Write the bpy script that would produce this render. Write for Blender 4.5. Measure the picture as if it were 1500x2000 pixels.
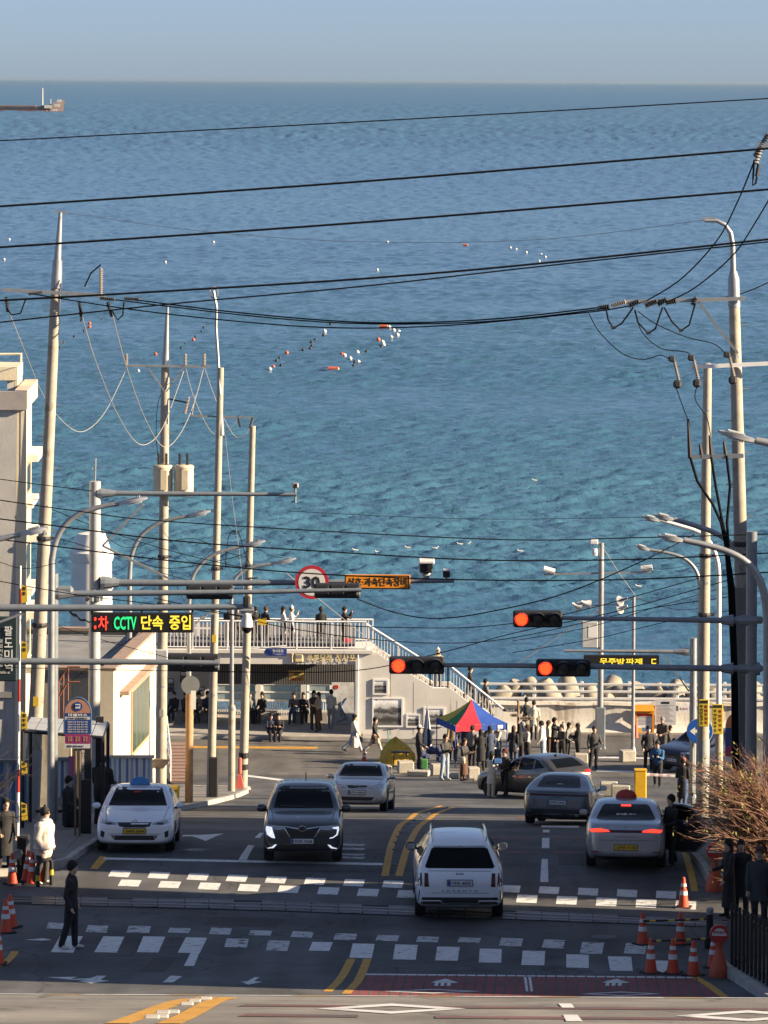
import bpy,bmesh,math,random
import numpy as np
from mathutils import Vector,Matrix,Quaternion
from mathutils.bvhtree import BVHTree
scene = bpy.context.scene
for _o in list(bpy.data.objects):
 bpy.data.objects.remove(_o)
C = scene.collection
rnd = random.Random(7)
# ------------------------------------------------------------------ camera
FPX,U0,V0,ROLL,CAMZ = 8000.0,750.0,157.0,0.0053,18.0
cam_data = bpy.data.cameras.new('camera')
cam_data.sensor_fit = 'VERTICAL'
cam_data.sensor_height = 24.0
cam_data.lens = 24.0 * FPX / 2000.0
cam_data.shift_y = -(1000.0 - V0) / 2000.0
cam_data.clip_start = 1.0
cam_data.clip_end = 400000.0
cam = bpy.data.objects.new('camera',cam_data)
C.objects.link(cam)
cam.matrix_world = Matrix.Translation((0,0,CAMZ)) @ Matrix.Rotation(math.radians(90),4,'X') @ Matrix.Rotation(ROLL,4,'Z')
scene.camera = cam
# ------------------------------------------------------------------ sky, sun, exposure
SUN_EL,SUN_AZ = math.radians(21.0),math.radians(11.5)
world = bpy.data.worlds.new('World')
scene.world = world
world.use_nodes = True
_nt = world.node_tree
_bg = _nt.nodes['Background']
_sky = _nt.nodes.new('ShaderNodeTexSky')
_sky.sky_type = 'NISHITA'
_sky.sun_disc = False
_sky.sun_elevation = SUN_EL
_sky.sun_rotation = math.pi / 2 + SUN_AZ
_sky.altitude = 0.0
_sky.air_density = 0.5
_sky.dust_density = 0.6
_sky.ozone_density = 3.5
_nt.links.new(_sky.outputs[0],_bg.inputs[0])
_bg.inputs[1].default_value = 0.036
_veil = _nt.nodes.new('ShaderNodeBackground')
_veil.inputs[0].default_value = (0.50,0.59,0.80,1)
_veil.inputs[1].default_value = 0.072
_addb = _nt.nodes.new('ShaderNodeAddShader')
_nt.links.new(_bg.outputs[0],_addb.inputs[0])
_nt.links.new(_veil.outputs[0],_addb.inputs[1])
_nt.links.new(_addb.outputs[0],_nt.nodes['World Output'].inputs['Surface'])
sun_data = bpy.data.lights.new('sun','SUN')
sun_data.energy = 5.0
sun_data.angle = math.radians(0.53)
sun_data.color = (1.0,0.80,0.55)
sun = bpy.data.objects.new('sun',sun_data)
C.objects.link(sun)
_to_sun = Vector((math.cos(SUN_AZ) * math.cos(SUN_EL),-math.sin(SUN_AZ) * math.cos(SUN_EL),math.sin(SUN_EL)))
sun.rotation_euler = _to_sun.to_track_quat('Z','Y').to_euler()
sun.location = (60,40,60)
scene.view_settings.view_transform = 'Standard'
scene.view_settings.look = 'None'
scene.view_settings.gamma = 1.0
scene.view_settings.use_curve_mapping = False
scene.view_settings.exposure = 1.57
scene.cycles.max_bounces = 4
scene.cycles.diffuse_bounces = 2
scene.cycles.glossy_bounces = 3
scene.cycles.volume_bounces = 0
scene.cycles.transparent_max_bounces = 6
scene.cycles.caustics_reflective = False
scene.cycles.caustics_refractive = False
scene.cycles.use_denoising = True
scene.cycles.denoising_prefilter = 'ACCURATE'
# ------------------------------------------------------------------ lie of the land: metres below the viewer at a distance
_D = [0,20,30,40,45,50,60,70,75,78,80,83,88,91,95,98,105,113,120,126,133,145,150,155,160,167,174,178,182,190,400,2000]
_H = [0.8,4.86,6.9,8.99,10.3,11.6,14.1,16.15,16.86,17.2,17.42,17.62,17.9,18.0,18.15,18.4,19.3,20.5,21.6,22.5,23.6,25.4,26.05,26.65,27.2,27.95,28.55,28.78,28.95,29.1,29.1,29.1]
def _pchip(xs,ys):
 n = len(xs)
 h = [xs[i + 1] - xs[i] for i in range(n - 1)]
 dl = [(ys[i + 1] - ys[i]) / h[i] for i in range(n - 1)]
 m = [dl[0]] + [0.0] * (n - 2) + [dl[-1]]
 for i in range(1,n - 1):
  if dl[i - 1] * dl[i] > 0:
   w1,w2 = 2 * h[i] + h[i - 1],h[i] + 2 * h[i - 1]
   m[i] = (w1 + w2) / (w1 / dl[i - 1] + w2 / dl[i])
 def f(x):
  x = min(max(x,xs[0]),xs[-1])
  lo,hi = 0,n - 2
  while lo < hi:
   md = (lo + hi + 1) // 2
   if xs[md] <= x:
    lo = md
   else:
    hi = md - 1
  t = (x - xs[lo]) / h[lo]
  t2,t3 = t * t,t * t * t
  return (2 * t3 - 3 * t2 + 1) * ys[lo] + (t3 - 2 * t2 + t) * h[lo] * m[lo] + (-2 * t3 + 3 * t2) * ys[lo + 1] + (t3 - t2) * h[lo] * m[lo + 1]
 return f
_hf = _pchip(_D,_H)
SEA_Z = CAMZ - 31.5
def gz(y):
 """height of the ground at distance y"""
 z = CAMZ - _hf(y)
 if 38.6 < y < 41.0:
  z += 0.04 * math.sin((y - 38.6) / 2.4 * math.pi) ** 2
 return z
_cr,_sr = math.cos(ROLL),math.sin(ROLL)
def P(u,v,d):
 """the point at distance d that the photograph shows at pixel (u, v)"""
 x,y = (u - U0) / FPX,(V0 - v) / FPX
 return Vector((d * (x * _cr - y * _sr),d,CAMZ + d * (x * _sr + y * _cr)))
def Gd(u,v,lo=74.6,hi=186.0,lift=0.0):
 """distance at which the sight line through (u, v) meets the ground"""
 f = lambda d: P(u,v,d).z - (gz(d) + lift)
 for _ in range(48):
  md = (lo + hi) / 2
  if f(md) > 0:
   lo = md
  else:
   hi = md
 return (lo + hi) / 2
def G(u,v,lo=74.6,hi=186.0,lift=0.0):
 d = Gd(u,v,lo,hi,lift)
 p = P(u,v,d)
 p.z = gz(d) + lift
 return p
def X(u,d,v=1500):
 return P(u,v,d).x
def Z(v,d,u=750):
 return P(u,v,d).z
# ------------------------------------------------------------------ materials
_mats = {}
def mat(name,col,rough=0.6,metal=0.0,var=0.12,vs=3.0,bump=0.0,bs=25.0,emit=0.0,coat=0.0,alpha=1.0,stain=None,streak=False,trans=0.0,spec=0.5,ior=1.45):
 """a plain surface with uneven tone, fine relief and optional stains"""
 if name in _mats:
  return _mats[name]
 m = bpy.data.materials.new(name)
 m.use_nodes = True
 nt = m.node_tree
 b = nt.nodes['Principled BSDF']
 L = nt.links.new
 col = tuple(col) + (1.0,) if len(col) == 3 else col
 b.inputs['Base Color'].default_value = col
 b.inputs['Roughness'].default_value = rough
 b.inputs['Metallic'].default_value = metal
 b.inputs['Coat Weight'].default_value = coat
 b.inputs['Coat Roughness'].default_value = 0.05
 b.inputs['Alpha'].default_value = alpha
 b.inputs['Transmission Weight'].default_value = trans
 b.inputs['Specular IOR Level'].default_value = spec
 b.inputs['IOR'].default_value = ior
 if emit:
  b.inputs['Emission Color'].default_value = col
  b.inputs['Emission Strength'].default_value = emit
  m.cycles.emission_sampling = 'NONE'
 if var or bump or stain:
  tc = nt.nodes.new('ShaderNodeTexCoord')
  geo = nt.nodes.new('ShaderNodeNewGeometry')
  src = geo.outputs['Position']
 if var:
  n = nt.nodes.new('ShaderNodeTexNoise')
  n.inputs['Scale'].default_value = vs
  n.inputs['Detail'].default_value = 6.0
  n.inputs['Roughness'].default_value = 0.65
  L(src,n.inputs['Vector'])
  mr = nt.nodes.new('ShaderNodeMapRange')
  mr.inputs['From Min'].default_value = 0.3
  mr.inputs['From Max'].default_value = 0.7
  mr.inputs['To Min'].default_value = 1.0 - var
  mr.inputs['To Max'].default_value = 1.0 + var
  L(n.outputs['Fac'],mr.inputs['Value'])
  mx = nt.nodes.new('ShaderNodeVectorMath')
  mx.operation = 'SCALE'
  mx.inputs[0].default_value = col[:3]
  L(mr.outputs['Result'],mx.inputs['Scale'])
  out = mx.outputs['Vector']
  if stain:
   scol,sscale,thr = stain
   n2 = nt.nodes.new('ShaderNodeTexNoise')
   n2.inputs['Scale'].default_value = sscale
   n2.inputs['Detail'].default_value = 8.0
   n2.inputs['Roughness'].default_value = 0.7
   if streak:
    mp = nt.nodes.new('ShaderNodeMapping')
    mp.inputs['Scale'].default_value = (2.4,2.4,0.22)
    L(src,mp.inputs['Vector'])
    L(mp.outputs[0],n2.inputs['Vector'])
   else:
    L(src,n2.inputs['Vector'])
   mr2 = nt.nodes.new('ShaderNodeMapRange')
   mr2.inputs['From Min'].default_value = thr
   mr2.inputs['From Max'].default_value = thr + 0.08
   L(n2.outputs['Fac'],mr2.inputs['Value'])
   mc = nt.nodes.new('ShaderNodeMix')
   mc.data_type = 'RGBA'
   L(mr2.outputs['Result'],mc.inputs['Factor'])
   L(out,mc.inputs['A'])
   mc.inputs['B'].default_value = tuple(scol) + (1.0,)
   out = mc.outputs['Result']
  L(out,b.inputs['Base Color'])
  mrr = nt.nodes.new('ShaderNodeMapRange')
  mrr.inputs['To Min'].default_value = max(0.02,rough - 0.08)
  mrr.inputs['To Max'].default_value = min(1.0,rough + 0.08)
  L(n.outputs['Fac'],mrr.inputs['Value'])
  L(mrr.outputs['Result'],b.inputs['Roughness'])
 if bump:
  n3 = nt.nodes.new('ShaderNodeTexNoise')
  n3.inputs['Scale'].default_value = bs
  n3.inputs['Detail'].default_value = 4.0
  L(src,n3.inputs['Vector'])
  bp = nt.nodes.new('ShaderNodeBump')
  bp.inputs['Strength'].default_value = min(1.0,bump)
  bp.inputs['Distance'].default_value = 0.02
  L(n3.outputs['Fac'],bp.inputs['Height'])
  L(bp.outputs['Normal'],b.inputs['Normal'])
 _mats[name] = m
 return m
# ------------------------------------------------------------------ mesh building
_ORD = 'first second third fourth fifth sixth seventh eighth ninth tenth eleventh twelfth thirteenth fourteenth fifteenth sixteenth seventeenth eighteenth nineteenth twentieth'.split()
def ordinal(i):
 return _ORD[i] if i < 20 else ('twenty-' + _ORD[i - 20] if i < 29 else 'thirtieth' if i == 29 else 'thirty-' + _ORD[i - 30])
class MB:
 def __init__(self):
  self.v,self.f,self.mi = [],[],[]
  self.cur = 0
 def add(self,vs,fs):
  o = len(self.v)
  self.v += [tuple(p) for p in vs]
  for f in fs:
   self.f.append(tuple(i + o for i in f))
   self.mi.append(self.cur)
  return self
 def box(self,c,s,rot=None):
  hx,hy,hz = s[0] / 2,s[1] / 2,s[2] / 2
  vs = [Vector((x,y,z)) for z in (-hz,hz) for y in (-hy,hy) for x in (-hx,hx)]
  if rot is not None:
   vs = [rot @ p for p in vs]
  c = Vector(c)
  return self.add([p + c for p in vs],[(0,2,3,1),(4,5,7,6),(0,1,5,4),(2,6,7,3),(0,4,6,2),(1,3,7,5)])
 def bbox(self,x0,x1,y0,y1,z0,z1):
  return self.box(((x0 + x1) / 2,(y0 + y1) / 2,(z0 + z1) / 2),(x1 - x0,y1 - y0,z1 - z0))
 def bevbox(self,c,s,b,rot=None):
  """box with chamfered vertical and horizontal edges"""
  hx,hy,hz = s[0] / 2,s[1] / 2,s[2] / 2
  b = min(b,hx * .9,hy * .9,hz * .9)
  rings = []
  for (z,ins) in ((-hz,b),(-hz + b,0),(hz - b,0),(hz,b)):
   ax,ay = hx - ins,hy - ins
   cx,cy = max(ax - b,0.0) if ins == 0 else ax - b * .4,max(ay - b,0.0) if ins == 0 else ay - b * .4
   rings.append([Vector(p) for p in ((-cx,-ay,z),(cx,-ay,z),(ax,-cy,z),(ax,cy,z),(cx,ay,z),(-cx,ay,z),(-ax,cy,z),(-ax,-cy,z))])
  vs = [p for r in rings for p in r]
  if rot is not None:
   vs = [rot @ p for p in vs]
  c = Vector(c)
  fs = [tuple(reversed(range(8))),tuple(range(24,32))]
  for k in range(3):
   for i in range(8):
    j = (i + 1) % 8
    fs.append((k * 8 + i,k * 8 + j,k * 8 + 8 + j,k * 8 + 8 + i))
  return self.add([p + c for p in vs],fs)
 def tube(self,pts,r,n=8,cap=True):
  pts = [Vector(p) for p in pts]
  rs = [r] * len(pts) if not hasattr(r,'__len__') else list(r)
  up = Vector((0,0,1))
  t0 = (pts[1] - pts[0]).normalized()
  a = t0.cross(up)
  if a.length < 1e-3:
   a = t0.cross(Vector((1,0,0)))
  a.normalize()
  vs = []
  for i,p in enumerate(pts):
   if i == 0:
    t = pts[1] - pts[0]
   elif i == len(pts) - 1:
    t = pts[-1] - pts[-2]
   else:
    t = (pts[i + 1] - p).normalized() + (p - pts[i - 1]).normalized()
   if t.length < 1e-9:
    t = Vector(t0)
   t.normalize()
   a = (a - t * a.dot(t))
   if a.length < 1e-6:
    a = t.orthogonal()
   a.normalize()
   b = t.cross(a)
   for k in range(n):
    an = 2 * math.pi * k / n
    vs.append(p + (a * math.cos(an) + b * math.sin(an)) * rs[i])
  fs = []
  for i in range(len(pts) - 1):
   for k in range(n):
    l = (k + 1) % n
    fs.append((i * n + k,i * n + l,(i + 1) * n + l,(i + 1) * n + k))
  if cap:
   fs.append(tuple(reversed(range(n))))
   fs.append(tuple(range((len(pts) - 1) * n,len(pts) * n)))
  return self.add(vs,fs)
 def lathe(self,prof,c=(0,0,0),n=16,rot=None):
  """profile of (radius, height) turned about the upright"""
  vs,fs = [],[]
  for r,z in prof:
   for k in range(n):
    an = 2 * math.pi * k / n
    vs.append(Vector((r * math.cos(an),r * math.sin(an),z)))
  for i in range(len(prof) - 1):
   for k in range(n):
    l = (k + 1) % n
    fs.append((i * n + k,i * n + l,(i + 1) * n + l,(i + 1) * n + k))
  if prof[0][0] > 1e-4:
   fs.append(tuple(reversed(range(n))))
  if prof[-1][0] > 1e-4:
   fs.append(tuple(range((len(prof) - 1) * n,len(prof) * n)))
  if rot is not None:
   vs = [rot @ p for p in vs]
  c = Vector(c)
  return self.add([p + c for p in vs],fs)
 def ball(self,c,r,n=10,m=7):
  r = (r,r,r) if not hasattr(r,'__len__') else r
  c = Vector(c)
  vs,fs = [],[]
  for j in range(m + 1):
   th = math.pi * j / m
   for k in range(n):
    an = 2 * math.pi * k / n
    vs.append(c + Vector((r[0] * math.sin(th) * math.cos(an),r[1] * math.sin(th) * math.sin(an),-r[2] * math.cos(th))))
  for j in range(m):
   for k in range(n):
    l = (k + 1) % n
    fs.append((j * n + k,j * n + l,(j + 1) * n + l,(j + 1) * n + k))
  return self.add(vs,fs)
 def prism(self,poly,dvec):
  """extrude a planar 3-D polygon along dvec"""
  poly = [Vector(p) for p in poly]
  d = Vector(dvec)
  n = len(poly)
  nrm = Vector((0,0,0))
  for i in range(n):
   nrm += poly[i].cross(poly[(i + 1) % n])
  if nrm.dot(d) > 0:
   poly.reverse()
  vs = poly + [p + d for p in poly]
  fs = [tuple(range(n)),tuple(reversed(range(n,2 * n)))]
  for i in range(n):
   j = (i + 1) % n
   fs.append((i,n + i,n + j,j))
  return self.add(vs,fs)
 def grid(self,rows):
  """rows: list of equally long point lists"""
  n = len(rows[0])
  vs = [p for r in rows for p in r]
  fs = []
  for i in range(len(rows) - 1):
   for k in range(n - 1):
    fs.append((i * n + k,i * n + k + 1,(i + 1) * n + k + 1,(i + 1) * n + k))
  return self.add(vs,fs)
 def mesh(self,name,mats=None,smooth=False,off=None):
  me = bpy.data.meshes.new(name)
  if off is not None:
   ox,oy,oz = off
   vs = [(p[0] - ox,p[1] - oy,p[2] - oz) for p in self.v]
  else:
   vs = self.v
  me.from_pydata(vs,[],self.f)
  if mats is not None:
   for m in (mats if isinstance(mats,(list,tuple)) else [mats]):
    me.materials.append(m)
  if self.mi and max(self.mi) > 0:
   me.polygons.foreach_set('material_index',self.mi)
  if smooth:
   me.polygons.foreach_set('use_smooth',[True] * len(me.polygons))
   try:
    me.set_sharp_from_angle(angle=math.radians(smooth if smooth is not True and smooth > 1 else 38))
   except Exception:
    pass
  me.update()
  return me
 def build(self,name,mats,parent=None,smooth=False,off=None,loc=None):
  """one mesh object; under a parent the points are given in the parent's own coordinates unless off shifts them"""
  o = bpy.data.objects.new(name,self.mesh(name,mats,smooth,off))
  C.objects.link(o)
  if loc is not None:
   o.location = loc
  if parent is not None:
   o.parent = parent
  return o
def tag(o,label=None,cat=None,group=None,kind=None):
 for k,v in (('label',label),('category',cat),('group',group),('kind',kind)):
  if v is not None:
   o[k] = v
 return o
class Thing:
 """an Empty at the thing's base; parts are given in world points (w) or local points (l)"""
 def __init__(self,name,label,cat,loc=(0,0,0),rz=0.0,group=None):
  self.o = bpy.data.objects.new(name,None)
  self.o.empty_display_size = 0.2
  C.objects.link(self.o)
  self.loc = Vector(loc)
  self.o.location = loc
  self.o.rotation_euler = (0,0,rz)
  self.rz = rz
  tag(self.o,label,cat,group)
 def w(self,name,mb,m,sub=None,smooth=False):
  return mb.build(name,m,sub or self.o,smooth,off=self.loc)
 def l(self,name,mb,m,sub=None,smooth=False):
  return mb.build(name,m,sub or self.o,smooth)
def copy_tree(o,parent=None):
 c = o.copy()
 C.objects.link(c)
 c.parent = parent
 for ch in list(o.children):
  copy_tree(ch,c)
 return c
def single(name,mb,m,label,cat,group=None,smooth=False,base=None):
 """a thing that is one mesh, its origin at its base"""
 if base is None:
  xs = [p[0] for p in mb.v]; ys = [p[1] for p in mb.v]; zs = [p[2] for p in mb.v]
  base = ((min(xs) + max(xs)) / 2,(min(ys) + max(ys)) / 2,min(zs))
 o = mb.build(name,m,None,smooth,off=base,loc=base)
 return tag(o,label,cat,group)
_bench = bpy.data.scenes.new('workbench')
def evaluated_mesh(o,extra=()):
 """the mesh of an object after its modifiers; the object is removed"""
 for q in (o,) + tuple(extra):
  _bench.collection.objects.link(q)
 vl = _bench.view_layers[0]
 vl.update()
 me = bpy.data.meshes.new_from_object(o.evaluated_get(vl.depsgraph))
 for q in (o,) + tuple(extra):
  d_ = q.data
  bpy.data.objects.remove(q)
  if isinstance(d_,bpy.types.Mesh):
   bpy.data.meshes.remove(d_)
 return me
def text_mesh(s,size,bold=0.0,align='CENTER',depth=0.004,spacing=1.0):
 """lettering as a flat mesh in the XY plane, centred on its own box; returns (mesh, width, height)"""
 cu = bpy.data.curves.new('lettering','FONT')
 cu.body = s
 cu.size = size
 cu.align_x = 'CENTER'
 cu.align_y = 'CENTER'
 cu.extrude = depth / 2
 cu.offset = bold
 cu.resolution_u = 2
 cu.space_character = spacing
 cu.fill_mode = 'FRONT'
 to = bpy.data.objects.new('lettering',cu)
 me = evaluated_mesh(to)
 bpy.data.curves.remove(cu)
 return me
def lettering(name,s,parent,centre,w,h,m,facing=None,bold=0.0,off=None,spacing=1.0):
 """flat letters fitted into a w x h box about centre; facing: rotation matrix taking XY text to its wall (default faces the viewer)"""
 me = text_mesh(s,1.0,bold,spacing=spacing)
 n = len(me.vertices)
 if n == 0:
  return None
 a = np.empty(n * 3)
 me.vertices.foreach_get('co',a)
 a = a.reshape(-1,3)
 mn,mx = a.min(0),a.max(0)
 c = (mn + mx) / 2
 sx = w / max(mx[0] - mn[0],1e-6)
 sy = h / max(mx[1] - mn[1],1e-6)
 a[:,0] = (a[:,0] - c[0]) * sx
 a[:,1] = (a[:,1] - c[1]) * sy
 R = np.array(facing if facing is not None else Matrix.Rotation(math.radians(90),3,'X'))
 a = a @ R.T + np.array(centre)
 if off is not None:
  a -= np.array(off)
 me.vertices.foreach_set('co',a.ravel())
 me.materials.clear()
 me.materials.append(m)
 me.update()
 me.name = name
 o = bpy.data.objects.new(name,me)
 C.objects.link(o)
 if parent is not None:
  o.parent = parent
 return o
FACE = Matrix.Rotation(math.radians(90),3,'X')
Rz = lambda a: Matrix.Rotation(a,3,'Z')
# ------------------------------------------------------------------ ground, road, sea
def asphalt(name,col,patch=0.35):
 m = bpy.data.materials.new(name)
 m.use_nodes = True
 nt = m.node_tree
 L = nt.links.new
 b = nt.nodes['Principled BSDF']
 geo = nt.nodes.new('ShaderNodeNewGeometry')
 def noise(scale,detail=5,rough=.6,vec=None):
  n = nt.nodes.new('ShaderNodeTexNoise')
  n.inputs['Scale'].default_value = scale
  n.inputs['Detail'].default_value = detail
  n.inputs['Roughness'].default_value = rough
  L(vec or geo.outputs['Position'],n.inputs['Vector'])
  return n.outputs['Fac']
 def rng(v,a,bb,c,d):
  mr = nt.nodes.new('ShaderNodeMapRange')
  for k,x in zip(('From Min','From Max','To Min','To Max'),(a,bb,c,d)):
   mr.inputs[k].default_value = x
  L(v,mr.inputs['Value'])
  return mr.outputs['Result']
 def mul(a,bb):
  mm = nt.nodes.new('ShaderNodeMath')
  mm.operation = 'MULTIPLY'
  L(a,mm.inputs[0])
  L(bb,mm.inputs[1])
  return mm.outputs[0]
 mp = nt.nodes.new('ShaderNodeMapping')
 mp.inputs['Rotation'].default_value = (0,0,math.radians(5))
 mp.inputs['Scale'].default_value = (1.0,0.05,1.0)
 L(geo.outputs['Position'],mp.inputs['Vector'])
 f = mul(rng(noise(0.35),.3,.7,1 - patch,1 + patch),rng(noise(70,2,.8),.25,.75,.72,1.28))
 f = mul(f,rng(noise(1.1,3,.5,mp.outputs['Vector']),.3,.7,.68,1.3))
 vor = nt.nodes.new('ShaderNodeTexVoronoi')
 vor.feature = 'DISTANCE_TO_EDGE'
 vor.inputs['Scale'].default_value = 0.28
 wv = nt.nodes.new('ShaderNodeVectorMath')
 wv.operation = 'ADD'
 nn = nt.nodes.new('ShaderNodeTexNoise')
 nn.inputs['Scale'].default_value = 1.3
 nn.inputs['Detail'].default_value = 6
 L(geo.outputs['Position'],nn.inputs['Vector'])
 L(geo.outputs['Position'],wv.inputs[0])
 L(nn.outputs['Color'],wv.inputs[1])
 L(wv.outputs[0],vor.inputs['Vector'])
 f = mul(f,rng(vor.outputs['Distance'],0.0,0.011,.4,1.0))
 sc = nt.nodes.new('ShaderNodeVectorMath')
 sc.operation = 'SCALE'
 sc.inputs[0].default_value = col
 L(f,sc.inputs['Scale'])
 L(sc.outputs[0],b.inputs['Base Color'])
 b.inputs['Roughness'].default_value = 0.85
 bp = nt.nodes.new('ShaderNodeBump')
 bp.inputs['Strength'].default_value = 0.5
 bp.inputs['Distance'].default_value = 0.012
 L(noise(55,3,.7),bp.inputs['Height'])
 L(bp.outputs['Normal'],b.inputs['Normal'])
 return m
M_asphalt = asphalt('asphalt',(0.070,0.071,0.074),.55)
M_patch = asphalt('asphalt_patch',(0.040,0.039,0.039),.25)
M_patch2 = asphalt('asphalt_patch_pale',(0.088,0.083,0.078),.25)
M_plaza = asphalt('plaza_asphalt',(0.105,0.098,0.088),.25)
M_soil = mat('soil_concrete',(0.17,0.15,0.125),.9,var=.3,vs=.8,bump=.5,bs=12)
M_paver = mat('paver',(0.20,0.185,0.165),.85,var=.2,vs=2.5,bump=.3,bs=30)
M_kerb = mat('kerb_stone',(0.36,0.34,0.31),.8,var=.22,vs=3,bump=.3,bs=40,stain=((.12,.11,.10),2.0,.62))
M_conc = mat('concrete',(0.33,0.31,0.28),.85,var=.2,vs=2,bump=.3,bs=30)
M_white = mat('road_paint_white',(0.64,0.64,0.62),.7,var=.16,vs=5,stain=((.15,.145,.14),6.0,.575),bump=.25,bs=60)
M_worn = mat('road_paint_worn',(0.50,0.50,0.49),.75,var=.2,vs=5,stain=((.075,.073,.07),5.5,.53),bump=.25,bs=60)
M_yellow = mat('road_paint_yellow',(0.52,0.27,0.035),.7,var=.18,vs=4,stain=((.12,.09,.06),4.5,.58),bump=.25,bs=60)
M_redpave = mat('red_paving',(0.20,0.052,0.05),.8,var=.3,vs=1.6,bump=.4,bs=40,stain=((.09,.05,.05),2.4,.62))
M_redband = mat('red_band',(0.15,0.065,0.062),.8,var=.25,vs=2,stain=((.075,.072,.07),2.2,.5),bump=.4,bs=50)
_rows = [-8,0,8,16,22] + [26 + .5 * k for k in range(24)] + [38.2 + .15 * k for k in range(22)] + [42 + .5 * k for k in range(64)]
_rows += [74 + .25 * k for k in range(430)] + [181.5 + k for k in range(4)]
def sheet(name,left,right,m,dz,y0,y1,nx=6,label=None):
 """a sheet that follows the lie of the land between two edge lines given as (y, x) lists"""
 def at(tab,y):
  for (ya,xa),(yb,xb) in zip(tab,tab[1:]):
   if ya <= y <= yb:
    return xa + (xb - xa) * (y - ya) / max(yb - ya,1e-6)
  return tab[0][1] if y < tab[0][0] else tab[-1][1]
 ys = [y for y in _rows if y0 <= y <= y1]
 if ys[0] > y0 + .01:
  ys.insert(0,y0)
 if ys[-1] < y1 - .01:
  ys.append(y1)
 mb = MB()
 rows = []
 for y in ys:
  a,b = at(left,y),at(right,y)
  rows.append([(a + (b - a) * k / nx,y,gz(y) + dz) for k in range(nx + 1)])
 mb.grid(rows)
 o = mb.build(name,m,None,True)
 tag(o,kind='structure')
 return o
ground = sheet('ground',[(-8,-120)],[(-8,120)],M_soil,-0.05,-8,184.5,12)
road = sheet('road',[(-8,-5.2),(40,-5.4),(60,-7),(72,-10.5),(91.8,-10.5),(93.5,-7.3),(98,-6.9),(126,-6.2),(140,-5.4),(150.5,-4.75),(152.5,-40),(178,-40)],
 [(-8,5),(40,5.5),(60,8.5),(70,7.85),(80.8,6.7),(84,8.3),(90.5,8.3),(92,7.1),(105,7.0),(116,6.9),(122,8.2),(131,9.4),(138,14),(140,40),(178,40)],M_asphalt,0.0,-8,178,10)
near_road = sheet('road_near',[(-8,-5.2),(40,-5.4)],[(-8,5),(40,5.5)],asphalt('worn_sunlit_asphalt',(0.19,0.175,0.152),.3),0.004,-8,41.0,10)  # paler overlay: worn asphalt, with its sunlit tan also put into the colour
plaza = sheet('harbour_pavement',[(150,-40)],[(150,60)],M_plaza,0.006,160.5,181.5,10)
# the sea: rows thin out towards the horizon
def sea_material():
 m = bpy.data.materials.new('sea_water')
 m.use_nodes = True
 nt = m.node_tree
 L = nt.links.new
 b = nt.nodes['Principled BSDF']
 b.inputs['IOR'].default_value = 1.333
 geo = nt.nodes.new('ShaderNodeNewGeometry')
 def noise(scale,detail,rough,stretch=(1,1,1),rot=0.0,dist=0.0):
  mp = nt.nodes.new('ShaderNodeMapping')
  mp.inputs['Scale'].default_value = stretch
  mp.inputs['Rotation'].default_value = (0,0,rot)
  L(geo.outputs['Position'],mp.inputs['Vector'])
  n = nt.nodes.new('ShaderNodeTexNoise')
  n.inputs['Scale'].default_value = scale
  n.inputs['Detail'].default_value = detail
  n.inputs['Roughness'].default_value = rough
  n.inputs['Distortion'].default_value = dist
  L(mp.outputs[0],n.inputs['Vector'])
  return n.outputs['Fac']
 def math_(op,a,v):
  mm = nt.nodes.new('ShaderNodeMath')
  mm.operation = op
  for i,x in enumerate((a,v)):
   if hasattr(x,'links'):
    L(x,mm.inputs[i])
   else:
    mm.inputs[i].default_value = x
  return mm.outputs[0]
 swell = math_('MULTIPLY',noise(0.05,3,.5,(1,1,1),.5,.4),0.3)
 chop = math_('MULTIPLY',noise(0.32,6,.62,(.75,1,1),-.35,.6),0.26)
 rip = math_('MULTIPLY',noise(1.7,4,.65,(.8,1,1),.3,.4),0.15)
 hgt = math_('ADD',math_('ADD',swell,chop),rip)
 bp = nt.nodes.new('ShaderNodeBump')
 bp.inputs['Strength'].default_value = 1.0
 bp.inputs['Distance'].default_value = 0.75
 L(hgt,bp.inputs['Height'])
 L(bp.outputs['Normal'],b.inputs['Normal'])
 # water colour: green shallows and streaks, deep blue further out
 rmp = nt.nodes.new('ShaderNodeValToRGB')
 cr = rmp.color_ramp
 cr.elements[0].position = .38
 cr.elements[0].color = (0.036,0.102,0.178,1)
 cr.elements[1].position = .68
 cr.elements[1].color = (0.050,0.130,0.196,1)
 L(noise(0.004,5,.55,(.25,1,1),.06,1.0),rmp.inputs[0])
 L(rmp.outputs[0],b.inputs['Base Color'])
 sy = nt.nodes.new('ShaderNodeSeparateXYZ')
 L(geo.outputs['Position'],sy.inputs[0])
 mr = nt.nodes.new('ShaderNodeMapRange')
 for k_,x_ in zip(('From Min','From Max','To Min','To Max'),(350,2600,.10,.30)):
  mr.inputs[k_].default_value = x_
 L(sy.outputs['Y'],mr.inputs['Value'])
 L(mr.outputs['Result'],b.inputs['Roughness'])
 b.inputs['Specular IOR Level'].default_value = 0.5
 return m
M_sea = sea_material()
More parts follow.
